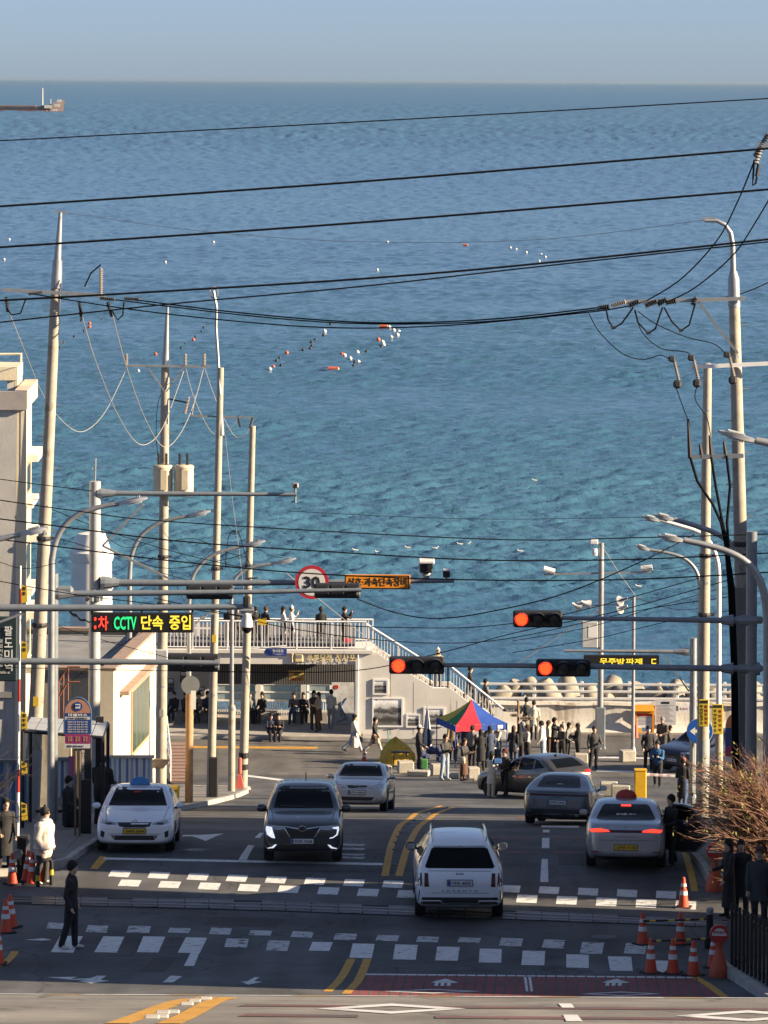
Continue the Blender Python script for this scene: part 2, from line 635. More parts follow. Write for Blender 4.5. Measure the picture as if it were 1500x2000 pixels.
def wave_field(xs,ys,cell):
 """heights of a wind sea; waves too short for the local mesh cell are left to the relief of the material"""
 rg = np.random.RandomState(5)
 h = np.zeros_like(xs)
 for i in range(64):
  lam = 0.7 * (30.0 / 0.7) ** (i / 63.0)
  k = 2 * np.pi / lam
  amp = 0.027 * lam ** 0.62 * (1.0 if lam < 2.6 else (2.6 / lam) ** 1.55)
  th = rg.normal(-1.25,0.62)
  ph = rg.uniform(0,6.283)
  w = 1.0 / (1.0 + np.exp((cell * 1.35 - lam) / (0.25 * lam)))
  arg = k * (xs * np.cos(th) + ys * np.sin(th)) + ph + 0.6 * np.sin(.31 * k * (xs * np.sin(th) - ys * np.cos(th)) + ph * 2)
  sn = np.sin(arg)
  h += amp * w * (sn + 0.28 * (sn * sn - .5))
 gust = .80 + .20 * np.sin(xs * .021 + 1.3 * np.sin(ys * .013)) * np.sin(ys * .017 + .6 * np.sin(xs * .03))
 for fx,fy,ph in ((.011,.071,.4),(.017,.113,2.1),(.006,.039,4.0)):
  gust = gust + .13 * np.sin(fy * ys + fx * xs + ph + 1.6 * np.sin(.013 * xs + ph))
 gust = np.clip(gust,.3,1.35)
 return h * gust
def sea_mesh():
 vs,d = [],181.0
 ys = [d]
 while d < 7000:
  d += max(0.34,min(d * d / (FPX * 31.5) * 0.95,40))
  ys.append(d)
 ys = np.array(ys)
 fan = np.linspace(-420,1920,360)
 xs = (fan - U0)[None,:] / FPX * ys[:,None]
 yy = np.repeat(ys[:,None],len(fan),1)
 cell = np.gradient(ys)[:,None] * np.ones_like(xs)
 z = SEA_Z + wave_field(xs,yy,np.maximum(cell,xs[:,1:2] - xs[:,:1]))
 rg = np.random.RandomState(3)
 for step_,am in ((1,.030),):
  nz = rg.normal(0,1,(xs.shape[0] // step_ + 2,xs.shape[1] // step_ + 2))
  nz = np.repeat(np.repeat(nz,step_,0),step_,1)[:xs.shape[0],:xs.shape[1]]
  nz = (nz + .8 * np.roll(nz,1,1)) / 1.3
  z += nz * am * np.clip((yy - 300) / 500,0,1) * np.minimum(cell,20)
 fade = np.clip((7000 - yy) / 2000,0,1)
 z = SEA_Z + (z - SEA_Z) * fade
 n,m = xs.shape
 co = np.stack([xs,yy,z],-1).reshape(-1,3)
 idx = np.arange(n * m).reshape(n,m)
 q = np.stack([idx[:-1,:-1],idx[:-1,1:],idx[1:,1:],idx[1:,:-1]],-1).reshape(-1,4)
 # outer water: plain strips left, right and beyond
 e = [180.0]
 while e[-1] < 7000:
  e.append(min(e[-1] * 1.25 + 5,ys[-1]) if e[-1] * 1.25 + 5 < ys[-1] * .999 else ys[-1])
  if e[-1] == ys[-1]:
   break
 ev,ef = [],[]
 def quad(p):
  o = len(ev)
  ev.extend(p)
  ef.append((o,o + 1,o + 2,o + 3))
 for a,b in zip(e,e[1:]):
  la,lb = (fan[0] - U0) / FPX * a,(fan[0] - U0) / FPX * b
  ra,rb = (fan[-1] - U0) / FPX * a,(fan[-1] - U0) / FPX * b
  quad([(-900 - a,a,SEA_Z - .1),(la + .5,a,SEA_Z - .1),(lb + .5,b,SEA_Z - .1),(-900 - b,b,SEA_Z - .1)])
  quad([(ra - .5,a,SEA_Z - .1),(900 + a,a,SEA_Z - .1),(900 + b,b,SEA_Z - .1),(rb - .5,b,SEA_Z - .1)])
 far = float(ys[-1])
 while far < 60000:
  nf = far * 1.4
  quad([(-900 - far,far,SEA_Z),(900 + far,far,SEA_Z),(900 + nf,nf,SEA_Z),(-900 - nf,nf,SEA_Z)])
  far = nf
 nv = len(co)
 me = bpy.data.meshes.new('sea')
 allv = np.concatenate([co,np.array(ev)])
 allq = np.concatenate([q,np.array(ef) + nv])
 me.vertices.add(len(allv))
 me.vertices.foreach_set('co',allv.ravel())
 me.loops.add(allq.size)
 me.loops.foreach_set('vertex_index',allq.ravel().astype(np.int32))
 me.polygons.add(len(allq))
 me.polygons.foreach_set('loop_start',np.arange(0,allq.size,4,dtype=np.int32))
 me.update(calc_edges=True)
 me.polygons.foreach_set('use_smooth',[True] * len(allq))
 me.materials.append(M_sea)
 me.validate()
 print('sea quads',len(allq))
 return me
sea = bpy.data.objects.new('sea',sea_mesh())
C.objects.link(sea)
tag(sea,kind='structure')
# ------------------------------------------------------------------ painted markings, each a thin sheet on the road
def lay(name,pts,m,dz=0.005,parent=None,step=.25):
 """a flat marking over the ground, pts as (x, y)"""
 bm = bmesh.new()
 vs = [bm.verts.new((p[0],p[1],0)) for p in pts]
 bm.faces.new(vs)
 y0,y1 = min(p[1] for p in pts),max(p[1] for p in pts)
 y = math.ceil(y0 / step) * step
 while y < y1:
  if y - y0 > 1e-3 and y1 - y > 1e-3:
   bmesh.ops.bisect_plane(bm,geom=bm.verts[:] + bm.edges[:] + bm.faces[:],plane_co=(0,y,0),plane_no=(0,1,0))
  y += step
 for v in bm.verts:
  v.co.z = gz(v.co.y) + dz
 bmesh.ops.recalc_face_normals(bm,faces=bm.faces)
 if sum(f.normal.z for f in bm.faces) < 0:
  bmesh.ops.reverse_faces(bm,faces=bm.faces)
 me = bpy.data.meshes.new(name)
 bm.to_mesh(me)
 bm.free()
 me.materials.append(m)
 o = bpy.data.objects.new(name,me)
 C.objects.link(o)
 o.parent = parent or road
 return o
def lay_px(name,px,m,dz=0.005,lo=74.6,hi=186.0):
 return lay(name,[G(u,v,lo,hi).xy for u,v in px],m,dz)
def lay_line(name,centre,w,m,dz=0.005):
 """a painted line of width w along ground points"""
 pts = [Vector(p).to_2d() for p in centre]
 L_,R_ = [],[]
 for i,p in enumerate(pts):
  t = (pts[min(i + 1,len(pts) - 1)] - pts[max(i - 1,0)]).normalized()
  nrm = Vector((-t.y,t.x)) * w / 2
  L_.append(p + nrm)
  R_.append(p - nrm)
 return lay(name,L_ + R_[::-1],m,dz)
for k in range(15):
 u = 218 + 76 * k
 t = (u - 218) / 1064
 va,sh = 1700 + 40 * t,-7 + 6 * t
 lay_px('zebra_stripe',[(u,va),(u + 39,va + 1.5),(u + 39 + sh,va + 12.5 + 2 * t + 1.5),(u + sh,va + 12 + 2 * t)],M_white)
 u2,vb = u + 19 + 19 * t,va + 18 + t
 lay_px('zebra_stripe',[(u2,vb),(u2 + 40,vb + 1.5),(u2 + 40 + sh,vb + 14 + 4 * t),(u2 + sh,vb + 12.5 + 4 * t)],M_white)
for (u0,u1,va,vb) in [(95,127,1802,1815),(172,212,1807,1822),(252,295,1808,1823),(332,373,1812,1823),(413,453,1812,1826),(490,532,1817,1828),(572,613,1819,1832),
 (656,698,1823,1837),(738,780,1826,1839),(817,858,1829,1841),(898,940,1831,1842),(979,1022,1832,1849),(1063,1104,1835,1853),(1137,1180,1840,1864),(1223,1264,1842,1864)]:
 lay_px('zebra_stripe',[(u0,va),(u1,va + 1.5),(u1 - 4,vb),(u0 - 5,vb - 1.5)],M_worn)
for (a,b_,c,d,va,vb) in [(118,162,143,99,1828,1861),(202,243,228,184,1829,1861),(280,323,309,267,1829,1861),(363,405,390,347,1831,1862),(443,486,482,438,1833,1851),
 (524,567,561,519,1837,1858),(610,650,643,603,1840,1858),(689,732,726,682,1843,1872),(772,816,812,767,1845,1875),(854,898,894,850,1849,1877),
 (937,980,979,935,1853,1881),(1021,1065,1063,1018,1857,1886),(1106,1150,1150,1106,1864,1891),(1187,1233,1236,1192,1868,1897),(1272,1314,1316,1274,1876,1900)]:
 lay_px('zebra_stripe',[(a,va),(b_,va + 1),(c,vb),(d,vb - 1)],M_white if a not in (524,443) else M_worn)
lay_px('stop_line',[(203,1675),(748,1686),(747,1690.5),(201,1679)],M_white)
lay_px('lane_dash',[(485,1651),(497,1651.5),(482,1680),(466,1679.5)],M_white)
lay_px('lane_dash',[(507,1627),(515,1627),(508,1637),(497,1637)],M_white)
lay_px('lane_dash',[(372,1862),(389,1862),(379,1887),(359,1887)],M_white)
lay_px('lane_dash',[(333,1906),(356,1907),(338,1919),(318,1919)],M_white)
lay_px('lane_dash',[(1058,1678),(1070,1678),(1071,1723),(1055,1723)],M_white)
lay_px('lane_dash',[(1059,1637),(1073,1637),(1073,1657),(1058,1657)],M_white)
lay_px('lane_dash',[(1061,1621),(1073,1621),(1073,1626),(1060,1626)],M_white)
lay_px('stop_bar',[(1058,1611.5),(1131,1612.5),(1131,1617),(1057,1616)],M_white)
lay_px('yellow_edge_line',[(196,1672),(214,1675),(190,1698),(176,1697)],M_yellow)
lay_line('yellow_edge_line',[G(1338,1665),G(1345,1690),G(1352,1715),G(1357,1741)],.16,M_yellow)
lay_line('yellow_edge_line',[G(30,1858),G(22,1870),G(5,1885),G(-25,1893)],.16,M_yellow)
lay_line('yellow_centre_line',[G(752,1711),G(757,1683),G(768,1640),G(783,1611),G(812,1589),G(862,1574)],.17,M_yellow)
lay_line('yellow_centre_line',[G(779,1711),G(787,1683),G(803,1640),G(820,1613),G(846,1593),G(884,1577)],.17,M_yellow)
lay_line('yellow_centre_line',[G(686,1873),G(676,1894),G(660,1918),G(640,1937)],.17,M_yellow)
lay_line('yellow_centre_line',[G(718,1873),G(710,1894),G(698,1918),G(676,1941)],.17,M_yellow)
lay_px('red_paving_field',[(714,1903.5),(1362,1910),(1425,1955),(1425,1962),(672,1953)],M_redpave,.003)
lay_px('white_border_line',[(714,1902),(1362,1908.5),(1364,1911),(713,1904.5)],M_white)
lay_line('yellow_edge_line',[G(1357,1908),G(1385,1925),G(1412,1945),G(1430,1958)],.17,M_yellow)
for k in range(34):
 u = 716 + k * 19.4
 lay_px('paving_groove',[(u,1904.5),(u + 2.6,1904.5),(u + 2 + (u - 1060) * .055,1951),(u - 1.5 + (u - 1060) * .055,1951)],M_asphalt,.0055)
for cu in (866,1200):
 for du in (-12,0,12):
  lay_px('ahead_arrow',[(cu + du - 3,1914.5 + abs(du) * .1),(cu + du + 3.5,1914.5 + abs(du) * .1),(cu + du + 1.5,1926),(cu + du - 6,1926)],M_white,.007)
 lay_px('ahead_arrow',[(cu + 4,1912),(cu + 30,1920),(cu + 16,1920.5),(cu - 12,1920.5),(cu - 24,1919.5)],M_white,.0075)
for (cu,cv,w_) in ((1213,1941.5,78),(845,1936.5,95)):
 for s in (-1,1):
  lay_px('diamond_mark',[(cu + s * w_,cv),(cu,cv - 4.2),(cu,cv - 2.6),(cu + s * w_ * .72,cv)],M_white,.007)
  lay_px('diamond_mark',[(cu + s * w_,cv + .2),(cu + s * w_ * .72,cv + .2),(cu,cv + 2.8),(cu,cv + 4.4)],M_white,.007)
for du in (0,9):
 lay_px('lane_dash',[(1023 + du,1909),(1028 + du,1909),(1032 + du,1937),(1027 + du,1937)],M_white,.007)
for (v0,v1,ua,ub) in ((1594,1598,1010,1055),(1634,1638,960,1052),(1634,1638,1078,1150),(1662,1667,990,1054),(1662,1667,1080,1150)):
 lay_px('red_band',[(ua,v0),(ub,v0 + 1),(ub,v1 + 1),(ua,v1)],M_redband,.004)
lay_px('turn_arrow',[(392,1631),(438,1628),(421,1634),(402,1643),(375,1633.5),(356,1634),(358,1631)],M_white)
lay_px('turn_arrow',[(92,1909),(150,1908),(138,1912.5),(176,1911),(190,1906),(208,1906),(196,1914),(214,1916),(178,1921),(152,1916.5),(176,1914.5),(140,1914)],M_white)
lay_px('turn_arrow',[(497,1909),(507,1909),(496,1917),(513,1918),(485,1923.5),(470,1918),(484,1916.5)],M_white)
lay_px('turn_arrow',[(48,1836),(84,1833),(102,1836),(84,1837.5)],M_white)
for (a,b_) in ((1648,1651.5),(1656,1659.5),(1667,1671),(1673,1677)):
 lay_px('road_word',[(668,a),(714,a + 1),(709,b_ + 1),(668,b_)],M_worn)
lay_px('manhole_cover',[(352,1660),(372,1657.5),(395,1657.5),(407,1660),(395,1662.5),(372,1662.5)],mat('iron_cover',(.05,.05,.052),.5,.6,bump=.6,bs=60))
for (px_,m_) in (([(420,1790),(560,1795),(540,1812),(395,1806)],M_patch),([(850,1690),(1030,1694),(1032,1712),(846,1708)],M_patch2),([(560,1700),(690,1702),(683,1704.5),(555,1702.5)],M_patch),
 ([(830,1600),(985,1602),(985,1612),(822,1610)],M_patch2),([(300,1870),(345,1870),(320,1900),(270,1899)],M_patch),([(1090,1655),(1140,1655),(1142,1690),(1090,1690)],M_patch),([(640,1780),(805,1787),(803,1790),(638,1783)],M_patch2)):
 lay_px('asphalt_patch',px_,m_,.0025)
for (cu,cv,w_) in ((930,1668,22),(1180,1830,26),(470,1762,0),(610,1625,18)):
 if w_:
  lay_px('manhole_cover',[(cu + w_ * math.cos(a),cv + w_ * .17 * math.sin(a)) for a in np.linspace(0,6.0,14)],mat('iron_cover',(.05,.05,.052),.5,.6,bump=.6,bs=60),.006)
# the near stretch above the crest
for (pts,w_) in (([(230,2003),(300,1975),(372,1953),(405,1949.6)],.18),([(330,2003),(385,1975),(432,1953),(445,1949.6)],.18)):
 lay_line('yellow_centre_line',[G(u,v,29,40.0) for u,v in pts],w_,M_yellow,.0095)
for (a,b_,c,d,v0,v1) in ((1090,1116,1122,1098,1962,1970),(1100,1128,1138,1106,1984,1997)):
 lay('lane_dash',[G(u,v,29,40).xy for u,v in ((a,v0),(b_,v0),(c,v1),(d,v1))],M_white,.0095)
for (cu,cv,w_,h_) in ((765,1972,145,10),(1460,1986,140,11)):
 for s in (-1,1):
  lay('diamond_mark',[G(u,v,29,40).xy for u,v in ((cu + s * w_,cv),(cu,cv - h_),(cu,cv - h_ * .55),(cu + s * w_ * .6,cv))],M_white,.0095)
  lay('diamond_mark',[G(u,v,29,40).xy for u,v in ((cu + s * w_,cv + .3),(cu + s * w_ * .6,cv + .3),(cu,cv + h_ * .55),(cu,cv + h_))],M_white,.0095)
for (va,vb) in ((1963,1967),(1982,1987)):
 lay('red_band',[G(u,v,29,40).xy for u,v in ((480,va),(700,va + 2),(700,vb + 2),(465,vb))],M_redband,.0085)
 lay('red_band',[G(u,v,29,40).xy for u,v in ((850,va + 4),(1500,va + 8),(1500,vb + 8),(850,vb + 4))],M_redband,.0085)
M_humpy = mat('hump_paint_buff',(.50,.36,.16),.7,var=.2,vs=4,stain=((.3,.27,.22),4,.55))
for k in range(9):
 x0 = -5.3 + k * 1.2
 lay('hump_stripe',[(x0,39.45),(x0 + .82,39.45),(x0 + 1.1,40.05),(x0 + .28,40.05)],M_white,.0095,step=.15)
 lay('hump_stripe',[(x0 + .84,39.45),(x0 + 1.18,39.45),(x0 + 1.46,40.05),(x0 + 1.12,40.05)],M_humpy,.0095,step=.15)
for (pu,pv) in ((365,1964),(380,1958),(318,1981),(297,1990),(402,1953.5),(337,1980),(315,1989)):
 p = G(pu,pv,29,39)
 mb = MB()
 mb.bevbox(p + Vector((0,0,.012)),(.11,.09,.026),.008)
 mb.build('road_stud',mat('stud',(.45,.42,.36),.5),road)
for k in range(12):
 t = k / 11
 u,v = 769 + 104 * t ** 2.1,1690 - 112 * t ** .55
 p = G(u,v)
 mb = MB()
 mb.bevbox(p + Vector((0,0,.015)),(.10,.10,.03),.008)
 mb.build('road_stud',mat('stud_dark',(.10,.085,.06),.5),road)
# sunlit yellow and white lines of the harbour street
lay_px('white_edge_line',[(370,1500),(560,1523),(640,1531),(640,1534),(558,1526.5),(370,1503)],M_white)
lay_px('yellow_edge_line',[(310,1457),(620,1459),(620,1463),(310,1461)],M_yellow,.010)
lay_px('yellow_edge_line',[(700,1523),(760,1520),(762,1522),(702,1526)],M_yellow)
lay_px('white_edge_line',[(1160,1478),(1320,1480),(1320,1483),(1160,1481)],M_white,.010)
lay_px('white_edge_line',[(1165,1504),(1270,1507),(1270,1510),(1165,1507)],M_white,.010)
# ------------------------------------------------------------------ steel panels of the level crossing
M_plate = mat('tread_plate',(.105,.105,.11),.5,.6,var=.35,vs=5,bump=1.0,bs=14,stain=((.03,.028,.026),3.5,.54))
M_dark = mat('dark_gap',(.018,.018,.019),.9)
tag_top = [(-40,1750),(77,1752),(500,1759),(810,1771),(1377,1796),(1480,1801)]
tag_bot = [(-40,1766),(77,1768),(500,1779),(810,1790),(1377,1811),(1480,1816)]
def _interp(tab,u):
 for (a,va),(b,vb) in zip(tab,tab[1:]):
  if u <= b:
   return va + (vb - va) * (u - a) / (b - a)
 return tab[-1][1]
crossing = Thing('level_crossing_deck','worn steel tread-plate deck of the railway crossing, spanning the road','crossing deck',G(700,1778))
mbb = MB()
bed = [[G(u,_interp(tag_top,u)) + Vector((0,0,.004)),G(u,_interp(tag_bot,u)) + Vector((0,0,.004))] for u in range(20,1421,50)]
mbb.grid([[b[0] for b in bed],[b[1] for b in bed]])
_bo = crossing.w('deck_bed',mbb,M_dark)
u = 62.0
k = 0
while u < 1375:
 du = 47 + 3 * (k % 3)
 for (ta,tb) in ((0.02,.34),(.37,.66),(.69,.97)):
  mbp = MB()
  q = []
  for (uu,t) in ((u,ta),(u + du - 2.2,ta),(u + du - 2.2,tb),(u,tb)):
   q.append(G(uu,_interp(tag_top,uu) * (1 - t) + _interp(tag_bot,uu) * t) + Vector((0,0,.006)))
  if not (k % 5 == 3 and ta < .1):
   mbp.prism(q,(0,0,.012 + rnd.random() * .008))
   crossing.w('steel_panel',mbp,M_plate)
 u += du
 k += 1
for t in (.355,.675):
 mbr = MB()
 mbr.tube([G(uu,_interp(tag_top,uu) * (1 - t) + _interp(tag_bot,uu) * t) + Vector((0,0,.012)) for uu in range(20,1431,100)],.03,6)
 crossing.w('rail',mbr,mat('rail_steel',(.25,.22,.2),.3,.9))
# ------------------------------------------------------------------ pavements and kerbs
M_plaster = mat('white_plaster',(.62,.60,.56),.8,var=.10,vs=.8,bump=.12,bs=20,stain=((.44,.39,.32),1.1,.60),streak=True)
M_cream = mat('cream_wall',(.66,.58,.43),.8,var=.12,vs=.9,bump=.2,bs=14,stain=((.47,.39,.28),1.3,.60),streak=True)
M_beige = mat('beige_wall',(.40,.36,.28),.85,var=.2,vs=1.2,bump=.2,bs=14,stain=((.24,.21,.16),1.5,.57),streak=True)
M_terra = mat('terracotta_trim',(.29,.21,.17),.75,var=.2,vs=2,bump=.2)
M_roofgrey = mat('grey_roof',(.20,.20,.20),.85,var=.2,vs=1)
M_glass = mat('window_glass',(.03,.05,.05),.08,var=0,spec=.8)
M_glassg = mat('green_glass',(.06,.10,.085),.08,var=.2,vs=2,spec=.8)
M_wmetal = mat('white_paint_metal',(.74,.74,.73),.45,var=.06,vs=5,stain=((.42,.30,.2),5,.72))
M_black = mat('black_metal',(.018,.018,.02),.45,var=.2)
M_rubber = mat('black_rubber',(.02,.02,.021),.8,var=.2)
M_tetra = mat('tetrapod_concrete',(.29,.26,.21),.9,var=.2,vs=1.2,bump=.5,bs=6,stain=((.24,.22,.18),1.2,.6))
M_galv = mat('galvanised_steel',(.31,.325,.34),.45,.5,var=.15,vs=3)
M_greyp = mat('grey_painted_steel',(.21,.235,.26),.4,.3,var=.12,vs=4)
# left pavement (kerb line follows the road) with separate kerb stones
left_pave = sheet('pavement_left',[(90,-30),(151,-30)],[(93.4,-8.4),(95,-7.15),(98,-6.95),(126,-6.25),(140,-5.45),(148.5,-4.9),(150.6,-5.6)],M_paver,.13,93.4,150.6,8)
right_pave = sheet('pavement_right',[(91.5,7.6),(105,7.25),(116,7.15),(121,8.3)],[(91.5,30),(121,30)],M_paver,.12,91.5,121,6)
def kerb_run(pts,parent,w=.16,h=.15,n=None,m=M_kerb):
 pts = [Vector(p) for p in pts]
 for a,b in zip(pts,pts[1:]):
  L_ = (b - a).length
  k = max(1,round(L_ / 1.1))
  for i in range(k):
   p,q = a.lerp(b,(i + .012) / k),a.lerp(b,(i + .988) / k)
   d = (q - p).normalized()
   side = Vector((-d.y,d.x)) * w / 2
   poly = [Vector((p.x + side.x,p.y + side.y,gz(p.y) - .05)),Vector((p.x - side.x,p.y - side.y,gz(p.y) - .05)),
 Vector((q.x - side.x,q.y - side.y,gz(q.y) - .05)),Vector((q.x + side.x,q.y + side.y,gz(q.y) - .05))]
   mb = MB()
   mb.prism(poly,(0,0,h + .05 + rnd.uniform(-.004,.008)))
   mb.build('kerb_stone',m,parent)
kerb_run([(-10.5,91.9),(-8.2,92.9),(-7.2,94.6),(-6.9,98),(-6.2,126),(-5.4,140),(-4.85,148.5),(-5.6,150.7)],left_pave)
kerb_run([(-5.6,150.7),(-12,152.3),(-24,153)],left_pave)
kerb_run([(7.5,91.4),(7.2,105),(7.1,116),(8.25,121)],right_pave,m=M_kerb)
kerb_run([(6.72,80.9),(7.08,76.5),(7.55,71),(8.3,62)],right_pave,.2,.16)
# paving slabs near the bus stop
for i in range(7):
 for j in range(9):
  y0 = 95.5 + j * .62
  x0 = -7.35 - i * .62
  mb = MB()
  mb.prism([(x0,y0,gz(y0) + .125),(x0 - .6,y0,gz(y0) + .125),(x0 - .6,y0 + .6,gz(y0 + .6) + .125),(x0,y0 + .6,gz(y0 + .6) + .125)],(0,0,.012 + rnd.random() * .006))
  mb.build('paving_slab',M_paver,left_pave)
# ------------------------------------------------------------------ little station with a roof deck
YF,S = 179.5,179.5 / FPX
def F(u,v,y=YF):
 return P(u,v,y)
st = Thing('station_building','low white seaside station with roof deck, outside stair and gold lettering','station',(F(560,1440).x,YF,gz(YF)))
zb,ztop,zdeck = gz(178) - .2,F(560,1268).z,F(560,1270).z
zfl,zop = F(560,1434).z,F(560,1297).z
xl,xo0,xo1,xr = F(240,1400).x,F(312,1400).x,F(692,1400).x,F(727,1400).x
mb = MB()
mb.bbox(xl,xo1,YF,YF + .25,zop,ztop)
mb.bbox(xo1,xr,YF,YF + .25,zb,ztop)
mb.bbox(xl,xo0,YF,YF + .25,zb,zop)
st.w('front_wall',mb,M_plaster)
mb = MB()
ol = [F(727,1268),F(758,1290),F(847,1344),F(880,1344),F(992,1432)]
poly = [Vector((xr,YF,zb))] + [Vector((xr,YF,ztop))] + [Vector((p.x,YF,p.z)) for p in ol[1:]] + [Vector((ol[-1].x,YF,zb))]
mb.prism(poly,(0,.25,0))
st.w('stair_wall',mb,M_plaster)
mb = MB()
mb.prism([Vector((p.x,YF + 1.8,p.z)) for p in poly],(0,.2,0))
st.w('stair_wall',mb,M_plaster)
nst = 11
for k in range(nst):
 t0,t1 = k / nst,(k + 1) / nst
 pa,pb = F(729,1272),F(847,1346)
 x0,x1,z0 = pa.x + (pb.x - pa.x) * t0,pa.x + (pb.x - pa.x) * t1,pa.z + (pb.z - pa.z) * t1
 mb = MB(); mb.bbox(x0,x1,YF + .25,YF + 1.8,z0 - .25,z0); st.w('stair_tread',mb,M_conc)
 pa,pb = F(882,1348),F(992,1434)
 x0,x1,z0 = pa.x + (pb.x - pa.x) * t0,pa.x + (pb.x - pa.x) * t1,pa.z + (pb.z - pa.z) * t1
 mb = MB(); mb.bbox(x0,x1,YF + .25,YF + 1.8,z0 - .25,z0); st.w('stair_tread',mb,M_conc)
mb = MB(); mb.bbox(F(847,0).x,F(882,0).x,YF + .25,YF + 1.8,F(0,1346).z - .2,F(0,1346).z); st.w('stair_landing',mb,M_conc)
mb = MB(); mb.bbox(xl,xr + .02,YF - .12,182.4,zdeck - .12,zdeck + .02); st.w('roof_deck',mb,M_plaster)
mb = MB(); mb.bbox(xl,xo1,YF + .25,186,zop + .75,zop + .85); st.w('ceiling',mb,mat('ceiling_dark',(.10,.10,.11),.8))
mb = MB(); mb.bbox(xl,xr,178.9,186.5,zb,zfl); st.w('platform',mb,M_conc)
for (y0,y1,z1) in ((178.05,178.5,zfl - .30),(178.5,178.9,zfl - .15)):
 mb = MB(); mb.bevbox(((F(335,0).x + F(716,0).x) / 2,(y0 + y1) / 2,(gz(178) - .3 + z1) / 2),(F(716,0).x - F(335,0).x,y1 - y0,z1 - gz(178) + .3),.03); st.w('step',mb,M_conc)
mb = MB(); mb.bbox(F(716,0).x,xr + .25,178.2,179.5,gz(178) - .3,zfl + .05); st.w('step_end_block',mb,M_conc)
mb = MB(); mb.bbox(xl,F(420,0).x,184.4,184.6,zfl,zop + .9); st.w('back_wall',mb,M_plaster)
for k in range(62):
 x = F(415,0).x + (xo1 - F(415,0).x) * k / 61
 mb = MB(); mb.bbox(x - .03,x + .03,182.6,182.7,F(0,1334,182.6).z,zop + .78); st.w('slat',mb,mat('slat_grey',(.13,.13,.14),.6))
mb = MB(); mb.bbox(F(415,0).x,xo1,182.85,182.9,F(0,1334,182.8).z,zop + .78); st.w('slat_backing',mb,M_black)
for (u0,u1) in ((420,502),(510,592),(600,648)):
 a,b = F(u0,1335,185),F(u1,1368,185)
 fr = MB()
 for (x0,x1,z0,z1) in ((a.x,b.x,a.z - .05,a.z + .03),(a.x,b.x,b.z - .04,b.z + .04),(a.x,a.x + .1,b.z,a.z),(b.x - .1,b.x,b.z,a.z),(a.x,b.x,(a.z + b.z) / 2 - .03,(a.z + b.z) / 2 + .03)):
  fr.bbox(x0,x1,184.95,185.05,z0,z1)
 w_ = st.w('window',fr,M_wmetal)
 mb = MB(); mb.bbox(a.x,b.x,184.99,185.01,b.z,a.z); st.w('pane',mb,mat('sea_side_pane',(.55,.62,.62),.1,var=0,trans=.6),w_)
mb = MB()
a,b = F(415,1368,185.2),F(690,1432,185.2)
nb = 62
for k in range(nb):
 x = a.x + (b.x - a.x) * k / (nb - 1)
 mb = MB(); mb.bbox(x - .02,x + .02,185.18,185.22,zfl,a.z); st.w('baluster',mb,M_wmetal)
mb = MB(); mb.bbox(a.x,b.x,185.15,185.25,a.z - .03,a.z + .03); st.w('hand_rail',mb,M_wmetal)
mb = MB(); mb.bbox(F(575,0).x,F(645,0).x,182.8,183.3,zfl,zfl + .45); st.w('bench',mb,M_conc)
mb = MB(); mb.bbox(F(345,0).x,F(425,0).x,182.8,183.3,zfl,zfl + .45); st.w('bench',mb,M_conc)
mb = MB(); mb.bbox(F(480,0).x,F(545,0).x,182.8,183.3,zfl,zfl + .45); st.w('bench',mb,M_conc)
for u in (505,596):
 mb = MB(); mb.bbox(F(u,0).x - .1,F(u,0).x + .1,184.7,184.9,zfl,zop + .8); st.w('column',mb,M_plaster)
def railing(th,path,h,name_post='post',every=1.55,bal=.16,m=M_wmetal):
 """path of deck points; upright balusters, posts, two rails"""
 for (a,b) in zip(path,path[1:]):
  a,b = Vector(a),Vector(b)
  n = max(2,round((b - a).length / bal))
  for i in range(n):
   p = a.lerp(b,i / n)
   mb = MB(); mb.box(p + Vector((0,0,h / 2 + .04)),(.032,.032,h - .1)); th.w('baluster',mb,m)
  k = max(1,round((b - a).length / every))
  for i in range(k + 1):
   p = a.lerp(b,i / k)
   mb = MB(); mb.box(p + Vector((0,0,h / 2)),(.06,.06,h)); th.w(name_post,mb,m)
  for z_,r in ((h,.045),(.1,.03)):
   mb = MB(); mb.tube([a + Vector((0,0,z_)),b + Vector((0,0,z_))],r,6); th.w('hand_rail',mb,m)
rl = Thing('deck_railing','white baluster railing along the front of the roof deck and stair','railing',(F(560,1268).x,YF,zdeck))
zr = zdeck + .02
h_r = F(0,1211).z - zr
railing(rl,[(xl,YF + .05,zr),(F(722,0).x,YF + .05,zr)],h_r)
railing(rl,[(F(722,0).x,YF + .1,zr),(F(847,0).x,YF + .1,F(0,1344).z),(F(882,0).x,YF + .1,F(0,1344).z),(F(990,0).x,YF + .1,F(0,1430).z)],h_r * .92)
rl2 = Thing('deck_railing','white baluster railing on the sea side of the roof deck','railing',(F(560,1268).x,186,zdeck))
railing(rl2,[(xl,182.2,zr),(F(735,0,182.2).x,182.2,zr)],h_r * .8,bal=.2)
for u_ in (770,815,900,945):
 zt_ = {770: 1300,815: 1328,900: 1364,945: 1400}[u_]
 mb = MB(); x_ = F(u_,0).x; mb.bbox(x_ - .012,x_ + .012,YF - .004,YF - .001,zb + .3,F(0,zt_).z); st.w('wall_joint',mb,mat('joint_grey',(.33,.31,.28),.9))
mb = MB(); x_ = F(706,0).x; mb.tube([(x_,YF - .06,zb + .3),(x_,YF - .06,ztop - .1)],.04,6); st.w('down_pipe',mb,M_wmetal)
